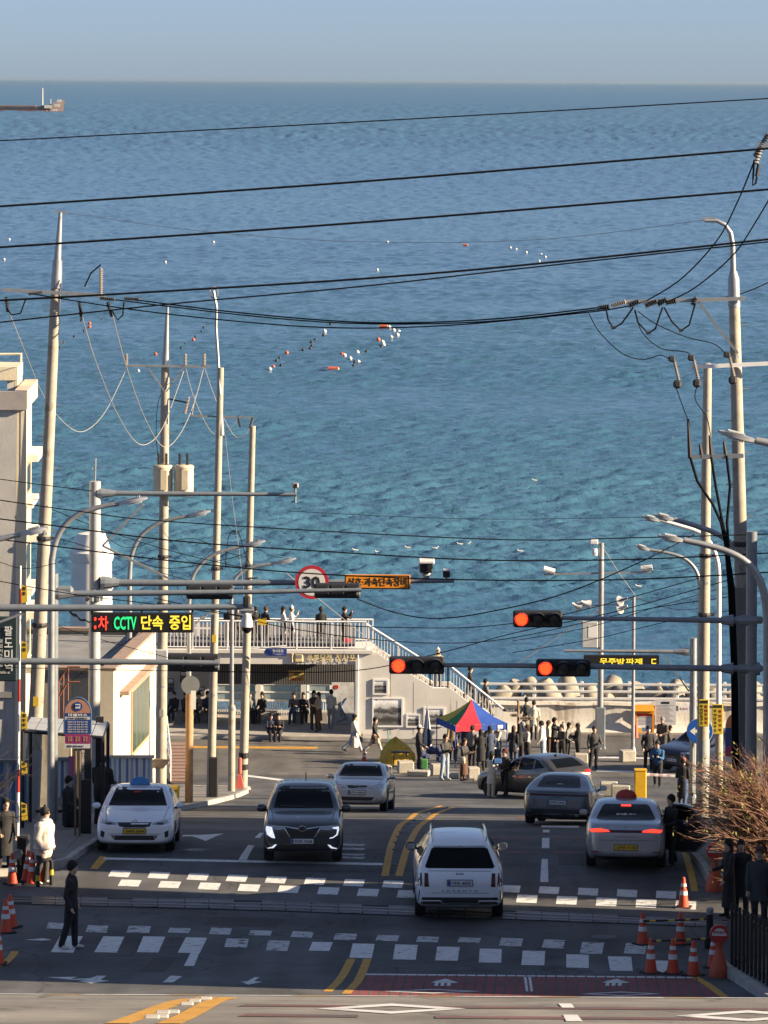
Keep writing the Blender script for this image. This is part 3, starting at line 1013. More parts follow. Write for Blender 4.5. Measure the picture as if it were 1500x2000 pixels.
# lettering on the fascia: bus sign and name, raised from the wall
M_gold = mat('gold_letters',(.72,.58,.30),.45,.1,var=.1)
for s_,u0,u1 in (('푸른모래',600,648),('청사포',655,695)):
 a,b = F(u0,1275),F(u1,1293)
 lo = lettering('raised_lettering',s_,st.o,((a.x + b.x) / 2,YF - .09,(a.z + b.z) / 2),b.x - a.x,a.z - b.z,M_gold,bold=.02,off=st.loc)
mb = MB()
a,b = F(576,1276),F(592,1293)
mb.bevbox(((a.x + b.x) / 2,YF - .06,(a.z + b.z) / 2),(b.x - a.x,.08,a.z - b.z),.05)
bus = st.w('bus_emblem',mb,M_gold)
mb = MB(); mb.bbox(a.x + .06,b.x - .06,YF - .11,YF - .102,b.z + .18,a.z - .06); st.w('emblem_window',mb,M_roofgrey,bus)
mb = MB(); mb.tube([F(571,1276,YF - .06),F(571,1293,YF - .06)],.03,6); st.w('emblem_pole',mb,M_gold,bus)
mb = MB(); mb.ball(F(571,1277,YF - .06),.07); st.w('emblem_disc',mb,M_gold,bus)
# framed black and white coast views on the stair wall
def coast_view(seed):
 m = bpy.data.materials.new('coast_view')
 m.use_nodes = True
 nt = m.node_tree
 L = nt.links.new
 b = nt.nodes['Principled BSDF']
 tc = nt.nodes.new('ShaderNodeTexCoord')
 sp = nt.nodes.new('ShaderNodeSeparateXYZ')
 L(tc.outputs['Generated'],sp.inputs[0])
 n = nt.nodes.new('ShaderNodeTexNoise')
 n.inputs['Scale'].default_value = 3.5
 n.inputs['Detail'].default_value = 9
 n.inputs['Roughness'].default_value = .7
 mp = nt.nodes.new('ShaderNodeMapping')
 mp.inputs['Location'].default_value = (seed,0,seed * .37)
 L(tc.outputs['Generated'],mp.inputs[0])
 L(mp.outputs[0],n.inputs['Vector'])
 a = nt.nodes.new('ShaderNodeMath'); a.operation = 'MULTIPLY_ADD'
 L(n.outputs['Fac'],a.inputs[0]); a.inputs[1].default_value = .55; a.inputs[2].default_value = -.28
 s = nt.nodes.new('ShaderNodeMath'); s.operation = 'ADD'
 L(sp.outputs['Z'],s.inputs[0]); L(a.outputs[0],s.inputs[1])
 r = nt.nodes.new('ShaderNodeValToRGB')
 r.color_ramp.interpolation = 'EASE'
 for pos,c in ((.0,.16),(.22,.04),(.42,.25),(.5,.05),(.62,.12),(.66,.5),(1,.3)):
  e = r.color_ramp.elements.new(pos)
  e.color = (c,c,c,1)
 L(s.outputs[0],r.inputs[0])
 L(r.outputs[0],b.inputs['Base Color'])
 b.inputs['Roughness'].default_value = .5
 return m
for i,(u0,u1,v0,v1,lb) in enumerate(((728,758,1326,1357,'small framed black and white headland view, topmost on the stair wall'),(727,787,1362,1420,'largest framed black and white coast view on the stair wall'),
 (793,821,1394,1421,'small framed pale grey view low on the stair wall'),(827,868,1381,1419,'framed dark view partly behind the tent on the stair wall'))):
 a,b = F(u0,v0),F(u1,v1)
 t = Thing('framed_picture',lb,'picture',((a.x + b.x) / 2,YF - .03,b.z),group='pictures on the stair wall')
 mb = MB()
 w = .07
 for (x0,x1,z0,z1) in ((a.x,b.x,a.z - w,a.z),(a.x,b.x,b.z,b.z + w),(a.x,a.x + w,b.z + w,a.z - w),(b.x - w,b.x,b.z + w,a.z - w)):
  mb.bbox(x0,x1,YF - .06,YF - .004,z0,z1)
 t.w('frame',mb,M_wmetal)
 mb = MB(); mb.bbox(a.x + w,b.x - w,YF - .03,YF - .005,b.z + w,a.z - w); t.w('print',mb,coast_view(i * 3.1 + 1))
# the yellow banner and the route map inside the opening
a,b = F(563,1309,182),F(597,1330,182)
t = Thing('hanging_banner','yellow banner with kt and red figures hanging inside the station opening','banner',((a.x + b.x) / 2,181.9,b.z))
mb = MB(); mb.prism([(a.x,181.9,a.z),(b.x - .1,181.9,a.z + .02),(b.x,181.9,b.z),(a.x + .06,181.9,b.z)],(0,.01,0)); t.w('cloth',mb,mat('banner_yellow',(.50,.36,.12),.7))
lettering('lettering','kt',t.o,((a.x + b.x) / 2,181.89,a.z - .14),.22,.17,M_black,bold=.02,off=t.loc)
lettering('lettering','5G+4.5',t.o,((a.x + b.x) / 2,181.89,b.z + .1),.5,.13,mat('print_red',(.5,.03,.02),.6),bold=.02,off=t.loc)
a,b = F(648,1333,182.3),F(691,1420,182.3)
t = Thing('route_map_board','pale route map board standing at the opening edge of the station','board',((a.x + b.x) / 2,182.3,b.z))
mb = MB(); mb.bbox(a.x,b.x,182.3,182.36,b.z,a.z); t.w('panel',mb,mat('map_pale',(.55,.56,.58),.6,var=.3,vs=2.4,stain=((.30,.34,.42),1.6,.58)))
mb = MB(); mb.lathe([(.1,0),(.1,.01)],((a.x + .2),182.295,a.z - .2),12,Matrix.Rotation(math.radians(90),3,'X')); t.w('emblem',mb,mat('print_red',(.5,.03,.02),.6))
for k in range(5):
 mb = MB(); mb.tube([(a.x + .15 + rnd.random() * .5,182.29,b.z + .2 + rnd.random() * 1.2),(a.x + .3 + rnd.random() * .5,182.29,b.z + .2 + rnd.random() * 1.2)],.02,4); t.w('map_line',mb,mat('map_line',(.10,.16,.35),.6))
for (u0,v0,u1,v1) in ((329,1327,338,1350),(353,1313,366,1333),(384,1343,398,1358)):
 a,b = F(u0,v0,184.3),F(u1,v1,184.3)
 t = Thing('framed_picture',{329: 'small dark framed view nearest the corner of the station back wall',353: 'dark framed view behind the round sign in the station',384: 'small dark framed view above the seated man in the station'}[u0],'picture',((a.x + b.x) / 2,184.38,b.z),group='pictures in the station')
 mb = MB(); mb.bbox(a.x,b.x,184.34,184.39,b.z,a.z); t.w('print',mb,coast_view(u0))
 mb = MB(); mb.bbox(a.x - .03,b.x + .03,184.36,184.395,b.z - .03,a.z + .03); t.w('frame',mb,M_black)
# ------------------------------------------------------------------ sea wall, its railing, tetrapods
YW = 183.0
wl = Thing('sea_wall','stained white concrete sea wall along the harbour, right of the stair','wall',(F(1200,1400,YW).x,YW,gz(YW)))
M_seawall = mat('stained_sea_wall',(.56,.53,.47),.85,var=.15,vs=.7,bump=.4,bs=7,stain=((.33,.28,.22),.9,.53),streak=True)
x0,x1 = F(945,0,YW).x,45
zt = F(0,1366,YW).z
mb = MB()
prof = [(YW + .0,zt),(YW - .05,zt - .12),(YW + .05,zt - .14),(YW + .02,gz(YW) + .45),(YW - .12,gz(YW) + .12),(YW - .5,gz(YW) - .1)]
rows = []
nx = 60
for (y,z) in [(YW + 1.2,zt)] + prof:
 rows.append([(x0 + (x1 - x0) * k / nx,y + .03 * math.sin(k * 2.3 + z),z + .025 * math.sin(k * 1.7)) for k in range(nx + 1)])
mb.grid(rows)
wl.w('wall_face',mb,M_seawall,smooth=True)
mb = MB(); mb.bbox(x0,x1,YW + .15,YW + 1.3,gz(YW) - 3.5,zt - .05); wl.w('wall_core',mb,M_conc)
mb = MB(); mb.bbox(-60,x0,186.6,187.4,SEA_Z - 1,gz(YW) - .2); wl.w('quay_edge',mb,M_conc)
M_rail2 = mat('weathered_white_rail',(.52,.52,.51),.55,var=.12,vs=3,stain=((.33,.27,.2),2.5,.64))
rw = Thing('sea_wall_railing','white three-rail fence on top of the sea wall','railing',(F(1200,1366,YW).x,YW + .5,zt))
for k in range(16):
 u = 950 + 93 * k
 x = P(u,1360,YW + .5).x
 mb = MB(); mb.bevbox((x,YW + .5,zt + .42),(.16,.16,.9),.02); rw.w('post',mb,M_rail2)
for vv in (1330.5,1344.5,1358):
 z_ = F(0,vv,YW + .45).z
 mb = MB(); mb.bevbox(((x0 + x1) / 2,YW + .42,z_),(x1 - x0,.1,.11),.02); rw.w('rail',mb,M_rail2)
def tetrapod_mesh():
 mb = MB()
 dirs = [Vector((0,0,1))] + [Vector((math.cos(a) * .943,math.sin(a) * .943,-.333)) for a in (0,2.094,4.189)]
 for d in dirs:
  mb.tube([d * .0,d * .45,d * 1.25,d * 1.36],[.62,.5,.36,.26],10)
 mb.ball((0,0,0),.6,10,7)
 return mb.mesh('tetrapod',M_tetra,True)
_tm = tetrapod_mesh()
_tp = []
for k in range(34):
 u = 955 + k * 16.5 + rnd.uniform(-6,6)
 d = 187.0 + rnd.random() * 5.0
 vtop = {0: 1322,1: 1330,2: 1316,3: 1335}[k % 4] + rnd.uniform(-5,5)
 p = P(u,vtop,d)
 o = bpy.data.objects.new('tetrapod',_tm)
 C.objects.link(o)
 o.location = (p.x,d,p.z - 1.55)
 o.rotation_euler = (rnd.uniform(0,6.28),rnd.uniform(0,6.28),rnd.uniform(0,6.28))
 s = rnd.uniform(.85,1.2)
 o.scale = (s,s,s)
 tag(o,'weathered beige concrete tetrapod behind the sea wall, %s from the stair' % ordinal(k),'tetrapod','tetrapods behind the sea wall')
mb = MB()
mb.grid([[(x,y,SEA_Z + .8 - (y - 187) * .22 + .2 * math.sin(x * 1.3 + y)) for x in np.linspace(x0,45,40)] for y in (186.4,188,190,193,196)])
tag(mb.build('rubble_slope',M_tetra,None,True),kind='structure')
# ------------------------------------------------------------------ lighthouse behind the low building
DL = 196.0
c = P(178,1230,DL)
lh = Thing('lighthouse','stubby white lighthouse with a flared collar behind the low beige building','lighthouse',(c.x,DL,gz(186)))
px = DL / FPX
prof = [(43 * px,gz(186)),(42 * px,P(0,1230,DL).z),(39.5 * px,P(0,1100,DL).z),(39 * px,P(0,1094,DL).z)]
M_light = mat('lighthouse_white',(.70,.69,.66),.7,var=.08,vs=1.2,stain=((.5,.42,.3),1.2,.7))
mb = MB(); mb.lathe(prof,(c.x,DL,0),16); lh.w('tower',mb,M_light,smooth=30)
mb = MB(); mb.lathe([(40 * px,P(0,1095,DL).z),(43 * px,P(0,1088,DL).z),(43 * px,P(0,1076,DL).z),(40 * px,P(0,1074,DL).z)],(c.x,DL,0),16); lh.w('collar',mb,M_light,smooth=30)
mb = MB(); mb.lathe([(38 * px,P(0,1074,DL).z),(27 * px,P(0,1041,DL).z),(12 * px,P(0,1038,DL).z)],(c.x,DL,0),16); lh.w('cap',mb,M_light,smooth=30)
mb = MB(); mb.bbox(c.x + 28 * px,c.x + 44 * px,DL - 1,DL + 1,P(0,1145,DL).z,P(0,1132,DL).z); lh.w('ledge',mb,M_light)
mb = MB(); mb.lathe([(.05,P(0,1040,DL).z),(.05,P(0,1005,DL).z)],(c.x,DL,0),8); lh.w('lightning_rod',mb,M_galv)
# ------------------------------------------------------------------ low beige building behind the bus stop
An,Bn = Vector((-8.2,125)),Vector((-7.45,134))
zt = 18 - 18.05
zb0 = gz(128) - .5
dr = (Bn - An).normalized()
nl = Vector((-dr.y,dr.x))
lb = Thing('low_building','single-storey beige building with terracotta roof trim behind the bus stop','building',(-12,129,gz(129)))
def q2(s,t,z):
 p = An + dr * s + nl * t
 return Vector((p.x,p.y,z))
def slab(th,name,s0,s1,t0,t1,z0,z1,m,sub=None):
 mb = MB()
 mb.prism([q2(s0,t0,z0),q2(s1,t0,z0),q2(s1,t1,z0),q2(s0,t1,z0)],(0,0,z1 - z0))
 return th.w(name,mb,m,sub)
LN = (Bn - An).length
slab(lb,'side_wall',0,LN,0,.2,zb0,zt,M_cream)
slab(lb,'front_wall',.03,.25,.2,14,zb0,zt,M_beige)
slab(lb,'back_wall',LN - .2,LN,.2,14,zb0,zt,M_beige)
slab(lb,'roof',0,LN,.2,14,zt - .25,zt - .12,M_roofgrey)
slab(lb,'corner_pilaster',-.12,.42,-.06,.42,zb0,zt - .02,M_cream)
rf = slab(lb,'roof_trim',-.1,LN + .1,-.12,.32,zt,zt + .09,M_terra)
slab(lb,'roof_trim',-.1,.34,.32,14,zt,zt + .08,M_terra)
slab(lb,'roof_trim',LN - .3,LN + .1,.32,14,zt,zt + .09,M_terra)
slab(lb,'window_hood',1.6,LN - .3,-.28,-.0,zt - 1.0,zt - .88,M_terra)
wz0,wz1 = zt - 3.3,zt - 1.15
fr = slab(lb,'window',4.0,LN - 1.1,-.05,-.003,wz0,wz1,mat('window_frame_tan',(.42,.28,.16),.6))
for k in range(4):
 s0 = 4.12 + k * (LN - 5.3) / 4
 slab(lb,'pane',s0,s0 + (LN - 5.3) / 4 - .1,-.06,-.052,wz0 + .12,wz1 - .12,M_glassg,fr)
for z_ in (zt - .35,zt - .7):
 slab(lb,'wall_groove',0,LN,-.004,-.001,z_,z_ + .02,M_beige)
for k in range(7):
 slab(lb,'bench_slat',LN - 2.0,LN - .3,-.62 + k * .08,-.57 + k * .08,zb0 + 1.1,zb0 + 1.14,mat('weathered_wood',(.16,.12,.08),.8))
mb = MB()
rs = [P(106,1375,121),P(133,1332,121)]
for k in (0,.45):
 mb.tube([rs[0] + Vector((0,0,k)),rs[1] + Vector((0,0,k)),rs[1] + Vector((.35,0,k))],.03,6)
for k in range(4):
 p = rs[0].lerp(rs[1],k / 3)
 mb.tube([p + Vector((0,0,-.9)),p + Vector((0,0,.45))],.025,6)
single('stair_handrail',mb,mat('rust_brown_rail',(.22,.08,.05),.6),'rust-brown stair handrail beside the low beige building','handrail')
lowwall = MB()
lowwall.prism([(-9.3,123.2,gz(123) - .3),(-30,123.2,gz(123) - .3),(-30,123.5,gz(123) - .3),(-9.3,123.5,gz(123) - .3)],(0,0,2.9))
single('garden_wall',lowwall,M_beige,'plain beige yard wall behind the bus shelter','wall')
# ------------------------------------------------------------------ tall pale building at the left edge
A2 = Vector((P(40,900,112).x,112.0))
dr2 = Vector((math.sin(math.radians(-1.0)),math.cos(math.radians(-1.0))))
nl2 = Vector((-dr2.y,dr2.x))
def q3(s,t,z):
 p = A2 + dr2 * s + nl2 * t
 return Vector((p.x,p.y,z))
def slab3(th,name,s0,s1,t0,t1,z0,z1,m,sub=None):
 mb = MB()
 mb.prism([q3(s0,t0,z0),q3(s1,t0,z0),q3(s1,t1,z0),q3(s0,t1,z0)],(0,0,z1 - z0))
 return th.w(name,mb,m,sub)
tb = Thing('tall_building','pale three-storey building at the left edge, sunlit along its side','building',(A2.x - 4,114,gz(114)))
ZT = P(40,800,112).z
M_wall_shaded = mat('render_shaded',(.42,.41,.39),.85,var=.12,vs=1,bump=.2,bs=12,stain=((.28,.27,.25),1.2,.58),streak=True)  # front face's shade put into the colour as grey
M_wall_sunlit = mat('render_sunlit',(.66,.58,.42),.85,var=.1,vs=1,bump=.2,bs=12,stain=((.46,.38,.27),.9,.62),streak=True)  # same building's sunlit side, the warm light put into the colour
slab3(tb,'front_wall',0,.25,.12,8,gz(112) - 1,ZT,M_wall_shaded)
slab3(tb,'side_wall',.0,4.4,0,.115,gz(112) - 1,ZT,M_wall_sunlit)
slab3(tb,'back_wall',4.15,4.4,.12,8,gz(118) - 1,ZT,M_wall_shaded)
slab3(tb,'wall_band',-.01,.6,-.14,-.002,gz(112) - 1,ZT,M_wall_sunlit)
slab3(tb,'wall_band',.62,.85,-.09,-.002,gz(112) - 1,ZT,mat('dusty_pink_band',(.48,.36,.29),.85))
slab3(tb,'parapet',-.12,.3,-.16,8,ZT,ZT + .5,mat('grey_parapet',(.30,.28,.27),.85))
slab3(tb,'parapet',.3,4.5,-.16,.2,ZT,ZT + .5,mat('pink_parapet',(.56,.45,.35),.85))
slab3(tb,'roof',.3,4.15,.2,8,ZT - .1,ZT,M_roofgrey)
pz = P(0,700,116).z
ph = slab3(tb,'penthouse_roof',2.2,4.3,.25,6,P(0,730,116).z - .05,P(0,708,116).z,M_wall_sunlit)
for (t0,t1) in ((.35,.55),(1.15,1.35),(3,3.2)):
 slab3(tb,'penthouse_pillar',2.4,2.7,t0,t1,ZT,P(0,730,116).z - .05,M_plaster)
slab3(tb,'penthouse_side',2.4,4.2,.26,.34,ZT,P(0,730,116).z - .05,M_wall_sunlit)
mb = MB()
mb.tube([q3(4.2,.3,ZT),q3(4.2,.3,P(0,692,116).z),q3(4.2,6,P(0,696,116).z)],.05,6)
tb.w('roof_pipe',mb,M_cream)
for (va,vb) in ((905,970),(1060,1140),(1210,1290)):
 za,zc = P(0,va,114).z,P(0,vb,114).z
 slab3(tb,'window_hood',1.2,4.0,-.40,-.0,za + .12,za + .3,M_plaster)
 f_ = slab3(tb,'window',1.5,3.7,-.03,.05,zc,za,mat('window_frame_tan',(.42,.28,.16),.6))
 slab3(tb,'pane',1.62,2.55,-.04,-.032,zc + .1,za - .1,M_glass,f_)
 slab3(tb,'pane',2.65,3.58,-.04,-.032,zc + .1,za - .1,M_glass,f_)
 slab3(tb,'window_ledge',1.3,3.9,-.25,-.0,zc - .25,zc - .1,M_plaster)
mb = MB()
for k in range(3):
 slab3(tb,'facade_band',-.06,-.002,.2,8,P(0,1362 + k * .0,112).z,P(0,1358,112).z + .1,M_roofgrey) if k == 0 else None
# dark upright shop sign
a,b = P(-14,1205,110.5),P(33,1331,110.5)
t = Thing('shop_sign','dark teal upright shop sign with white lettering on the left building','sign',((a.x + b.x) / 2,110.5,b.z))
mb = MB(); mb.bevbox(((a.x + b.x) / 2,110.6,(a.z + b.z) / 2),(b.x - a.x,.2,a.z - b.z),.03); t.w('panel',mb,mat('teal_black_sign',(.012,.028,.034),.5))
M_lwhite = mat('letter_white',(.72,.72,.70),.6,var=.05)
for i,ch in enumerate('팔도미역'):
 p = P(16.5,1232 + i * 23,110.48)
 lettering('lettering',ch,t.o,(p.x,110.475,p.z),.22,.26,M_lwhite,bold=.01,off=t.loc)
p = P(5,1313,110.48)
lettering('lettering','Paldo st',t.o,(p.x + .05,110.475,p.z),.3,.07,M_lwhite,off=t.loc)
for i in range(6):
 p = P(1.5,1252 + i * 9.5,110.48)
 lettering('lettering','영업시간매일'[i],t.o,(p.x,110.475,p.z),.09,.1,M_lwhite,off=t.loc)
# ------------------------------------------------------------------ unseen houses right of the road, sized and gapped to cast the shade bands across it
M_housew = mat('house_render',(.55,.52,.47),.85,var=.12,vs=1,stain=((.36,.33,.28),1,.66))
def house(lbl,x0,x1,y0,y1,zroof,floors):
 h = Thing('unseen_roadside_house',lbl,'house',((x0 + x1) / 2,(y0 + y1) / 2,gz((y0 + y1) / 2)),group='unseen houses right of the road')
 zg = min(gz(y0),gz(y1)) - .5
 mb = MB(); mb.bbox(x0,x1,y0,y1,zg,zroof - .3); h.w('walls',mb,M_housew)
 mb = MB(); mb.bbox(x0 - .06,x1 + .06,y0 - .06,y1 + .06,zroof - .3,zroof); h.w('roof_slab',mb,M_roofgrey)
 n = max(2,int((y1 - y0) / 3))
 for f in range(floors):
  zc = zg + 2.2 + f * 2.9
  for k in range(n):
   yc = y0 + (k + .5) * (y1 - y0) / n
   mb = MB(); mb.bbox(x0 - .05,x0 - .002,yc - .7,yc + .7,zc - .6,zc + .6)
   w_ = h.w('window',mb,M_wmetal)
   mb = MB(); mb.bbox(x0 - .06,x0 - .052,yc - .62,yc + .62,zc - .52,zc + .52); h.w('pane',mb,M_glass,w_)
 return h
house('unseen flat-roofed house right of the crossing, shaped to shade it, nearest the viewer',10.9,13.8,74.5,87.0,9.2,3)
house('unseen flat-roofed house right of the road, shaped to shade it beyond the crossing',11.6,20,89.75,114.2,8.5,3)
house('unseen small house right of the parking entrance, added to shade the road',14.5,22,121.5,129,4.4,3)
# ------------------------------------------------------------------ poles
M_cpole = mat('concrete_pole',(.36,.325,.265),.85,var=.2,vs=2.2,bump=.3,bs=40,stain=((.22,.19,.15),1.4,.58))
M_porc = mat('brown_porcelain',(.30,.27,.24),.35,var=.15)
M_polymer = mat('dark_polymer',(.03,.03,.034),.6,var=.1)
M_cable = mat('black_cable',(.006,.006,.007),.8,var=0,spec=.1)
M_wirel = mat('grey_wire',(.30,.29,.27),.6,var=.1)
M_wrap = mat('grey_wrap',(.30,.31,.31),.7,var=.12)
M_rusty = mat('rust_brown_post',(.36,.22,.12),.8,var=.25,vs=3,stain=((.22,.10,.05),3,.58))
M_trans = mat('transformer_cream',(.58,.50,.36),.6,var=.14,vs=3,stain=((.28,.13,.06),3.2,.62))
M_yel = mat('sign_yellow',(.62,.42,.03),.5,var=.08)
M_orange = mat('sign_orange',(.75,.27,.02),.5,var=.06)
M_letk = mat('letter_black',(.012,.012,.014),.6,var=0)
def gpt(u,d,v=1500):
 """ground point under pixel column u at distance d (found along the row where the ground is seen)"""
 z = gz(d)
 v = V0 + (CAMZ - z) / d * FPX
 p = P(u,v,d)
 return Vector((p.x,d,z))
def pole_part(th,name,a,b,r0,r1,m,n=12,sub=None):
 mb = MB()
 k = 5
 mb.tube([a.lerp(b,i / k) for i in range(k + 1)],[r0 + (r1 - r0) * i / k for i in range(k + 1)],n)
 return th.w(name,mb,m,sub,smooth=True)
def insulator(th,p,up,h,r,m=M_porc,sub=None,name='insulator'):
 mb = MB()
 n = max(4,int(h / .05))
 prof = []
 for i in range(n):
  z = h * i / n
  prof += [(r * .5,z),(r,z + h / n * .35),(r * .5,z + h / n * .7)]
 prof.append((r * .4,h))
 q = Vector((0,0,1)).rotation_difference(Vector(up).normalized()).to_matrix()
 mb.lathe(prof,p,8,q)
 return th.w(name,mb,m,sub,smooth=True)
def bar(th,name,a,b,w,m,sub=None):
 a,b = Vector(a),Vector(b)
 d = b - a
 q = Vector((1,0,0)).rotation_difference(d.normalized()).to_matrix()
 mb = MB()
 mb.box((a + b) / 2,(d.length,w,w),q)
 return th.w(name,mb,m,sub)
def steps(th,a,b,n,r):
 """climbing pegs left and right"""
 for i in range(n):
  p = a.lerp(b,(i + .5) / n)
  s = 1 if i % 2 else -1
  mb = MB(); mb.tube([p + Vector((s * r * .7,0,0)),p + Vector((s * (r + .16),0,0))],.012,5)
  th.w('climbing_peg',mb,M_galv)
# big concrete pole by the bus stop
d = 112
a,b,c2 = gpt(60,d),P(110,545,d),P(118,415,d)
t = Thing('utility_pole','tallest leaning concrete utility pole by the bus stop, with a crossarm','utility pole',a)
pole_part(t,'shaft',a,b,.215,.135,M_cpole,14)
pole_part(t,'sleeve',b - Vector((0,0,.25)),b + (c2 - b) * .28,.155,.13,M_galv)
pole_part(t,'steel_top',b + (c2 - b) * .2,c2,.11,.05,M_galv)
pole_part(t,'base_wrap',a.lerp(b,.02),a.lerp(b,.135),.235,.222,M_wrap,14)
steps(t,a.lerp(b,.45),a.lerp(b,.97),9,.16)
ca = bar(t,'crossarm',P(4,566,d - .3),P(206,577,d - .3),.09,M_galv)
bar(t,'top_bracket',P(108,413,d),P(132,415,d),.05,M_galv)
insulator(t,P(197,575,d - .3),(0,0,1),.72,.07,M_porc,ca)
for (u,v,dx,dz) in ((12,580,.04,-.35),(155,590,.05,-.38),(210,590,.12,-.4),(55,574,.35,.05),(195,582,.4,-.04),(243,583,.35,-.02)):
 insulator(t,P(u,v,d - .3),(dx,0,dz),.42,.065,M_polymer,ca,'strain_insulator')
for pts in ([(13,600),(22,615),(40,612),(50,585)],[(218,606),(230,625),(240,615),(242,590)],[(165,560),(178,533),(197,517)],[(155,597),(160,610),(158,628)]):
 mb = MB(); mb.tube([P(u,v,d - .35) for u,v in pts],.022,5); t.w('jumper_lead',mb,M_cable,ca)
# transformer pole
d = 146
a,b,c2 = gpt(314,d),P(323,715,d),P(327,598,d)
t = Thing('utility_pole','concrete pole carrying two rusty cream transformer cans','utility pole',a)
pole_part(t,'shaft',a,b,.2,.15,M_cpole,14)
pole_part(t,'steel_top',b,c2,.13,.05,M_galv)
steps(t,a.lerp(b,.5),b,8,.16)
ca = bar(t,'crossarm',P(245,714,d - .2),P(410,716,d - .2),.08,M_galv)
bar(t,'brace',P(287,716,d - .2),P(322,765,d - .2),.05,M_galv)
bar(t,'brace',P(360,716,d - .2),P(325,765,d - .2),.05,M_galv)
for u in (247,362,399):
 insulator(t,P(u,714,d - .2),(0,0,1),.42,.075,M_porc,ca)
for (u,sg) in ((318,0),(359,0)):
 c = P(u,966,d - .45)
 mb = MB(); mb.lathe([(.30,0),(.34,.03),(.34,.93),(.36,.95),(.36,1.0),(.30,1.06)],c,16)
 k_ = t.w('transformer_can',mb,M_trans,smooth=35)
 for da in (-.15,.12):
  insulator(t,c + Vector((da,0,1.05)),(0,0,1),.42,.07,M_polymer,k_,'bushing')
 mb = MB(); mb.box(c + Vector((.05,-.36,.55)),(.22,.05,.7)); t.w('cooling_fin',mb,M_trans,k_)
bar(t,'can_bracket',P(300,967,d - .3),P(378,967,d - .3),.1,M_galv)
q = P(372,770,d - .3)
insulator(t,P(361,808,d - .3),(.14,0,.6),.62,.07,M_porc,None,'fuse_cutout')
mb = MB(); mb.tube([P(375,810,d - .3),P(381,772,d - .3)],.025,6); t.w('fuse_tube',mb,M_galv)
bar(t,'fuse_arm',P(330,779,d - .1),P(368,787,d - .3),.05,M_polymer)
mb = MB(); mb.bevbox(P(316,1280,d - .3),(.42,.22,.42),.03); t.w('meter_box',mb,mat('box_grey',(.42,.43,.43),.6))
# two slimmer concrete poles
d = 141
a,b = gpt(411,d),P(431,718,d)
t = Thing('utility_pole','slim concrete pole with wavy conduit rising from its top','utility pole',a)
pole_part(t,'shaft',a,b,.15,.11,M_cpole)
pole_part(t,'tapered_top',P(432,850,d),P(428,742,d),.115,.05,M_galv)
mb = MB(); mb.tube([P(430,770,d - .1),P(426,700,d),P(422,640,d),P(423,600,d),P(417,568,d)],.05,6); t.w('conduit',mb,M_galv)
mb = MB()
mb.tube([P(417 + 8 * math.cos(x),571 + 11 * math.sin(x),d) for x in np.linspace(0,6.28,13)],.03,5); t.w('cable_clamp',mb,M_galv)
bar(t,'crossarm',P(372,812,d),P(497,816,d),.06,M_galv)
insulator(t,P(464,813,d),(.1,0,-.4),.4,.05,M_polymer)
insulator(t,P(494,815,d),(-.12,0,-.4),.4,.05,M_polymer)
steps(t,a.lerp(b,.5),a.lerp(b,.9),6,.12)
mb = MB(); mb.bevbox(gpt(417,d - .3) + Vector((0,0,.75)),(.3,.26,1.5),.03); cab = t.w('control_cabinet',mb,M_black)
mb = MB(); mb.lathe([(.17,0),(.17,1.1)],gpt(413,d) + Vector((.02,0,.1)),12); t.w('striped_wrap',mb,mat('dark_wrap',(.05,.05,.055),.7))
d = 151
a,b = gpt(474,d),P(493.5,832,d)
t = Thing('utility_pole','shorter leaning concrete pole behind the kerb corner','utility pole',a)
pole_part(t,'shaft',a,b,.17,.11,M_cpole)
mb = MB(); mb.lathe([(.3,0),(.28,.1),(.2,.12)],a,12); t.w('concrete_foot',mb,M_conc)
for k in range(2):
 mb = MB()
 z0 = .75 + .42 * k
 mb.lathe([(.185,z0),(.183,z0 + .2)],a + Vector((.02 + .01 * k,0,0)),12)
 t.w('warning_band',mb,M_letk)
insulator(t,P(478,1130,d - .2),(1,0,.05),.5,.05,M_polymer)
# right: plain concrete pole and the big one with a hooked steel top
d = 118
a,b = gpt(1371,d),P(1382,712,d)
t = Thing('utility_pole','plain concrete pole right of the road with yellow enforcement sign','utility pole',a)
pole_part(t,'shaft',a,b,.185,.12,M_cpole)
mb = MB(); mb.ball(b,(.12,.12,.05),12,5); t.w('pole_cap',mb,M_cpole)
pole_part(t,'base_wrap',a.lerp(b,.06),a.lerp(b,.18),.2,.19,M_wrap)
RP1 = t
d = 99
a,b = gpt(1462,d),P(1433,548,d)
t = Thing('utility_pole','big leaning concrete pole at the right with hooked steel top','utility pole',a)
pole_part(t,'shaft',a,b,.20,.13,M_cpole,14)
m_ = a.lerp(b,.5)
pole_part(t,'base_sleeve',a,a.lerp(b,.46),.255,.2,mat('ribbed_sleeve',(.20,.19,.175),.8,bump=.6,bs=18),14)
mb = MB()
mb.tube([P(1434,600,d),P(1433,545,d),P(1432,530,d)],[.15,.14,.09],12); t.w('steel_collar',mb,M_galv,smooth=True)
mb = MB()
mb.tube([P(1432,540,d),P(1431,480,d),P(1427,455,d),P(1416,439,d),P(1400,431,d),P(1376,431,d)],[.075,.065,.06,.055,.05,.045],10); t.w('hooked_top',mb,M_galv,smooth=True)
bar(t,'hook_clamp',P(1370,427,d),P(1396,426,d),.05,M_galv)
ca = bar(t,'crossarm',P(1222,590,d - .2),P(1455,583,d - .2),.09,M_galv)
bar(t,'brace',P(1364,590,d - .2),P(1441,690,d - .2),.06,M_greyp)
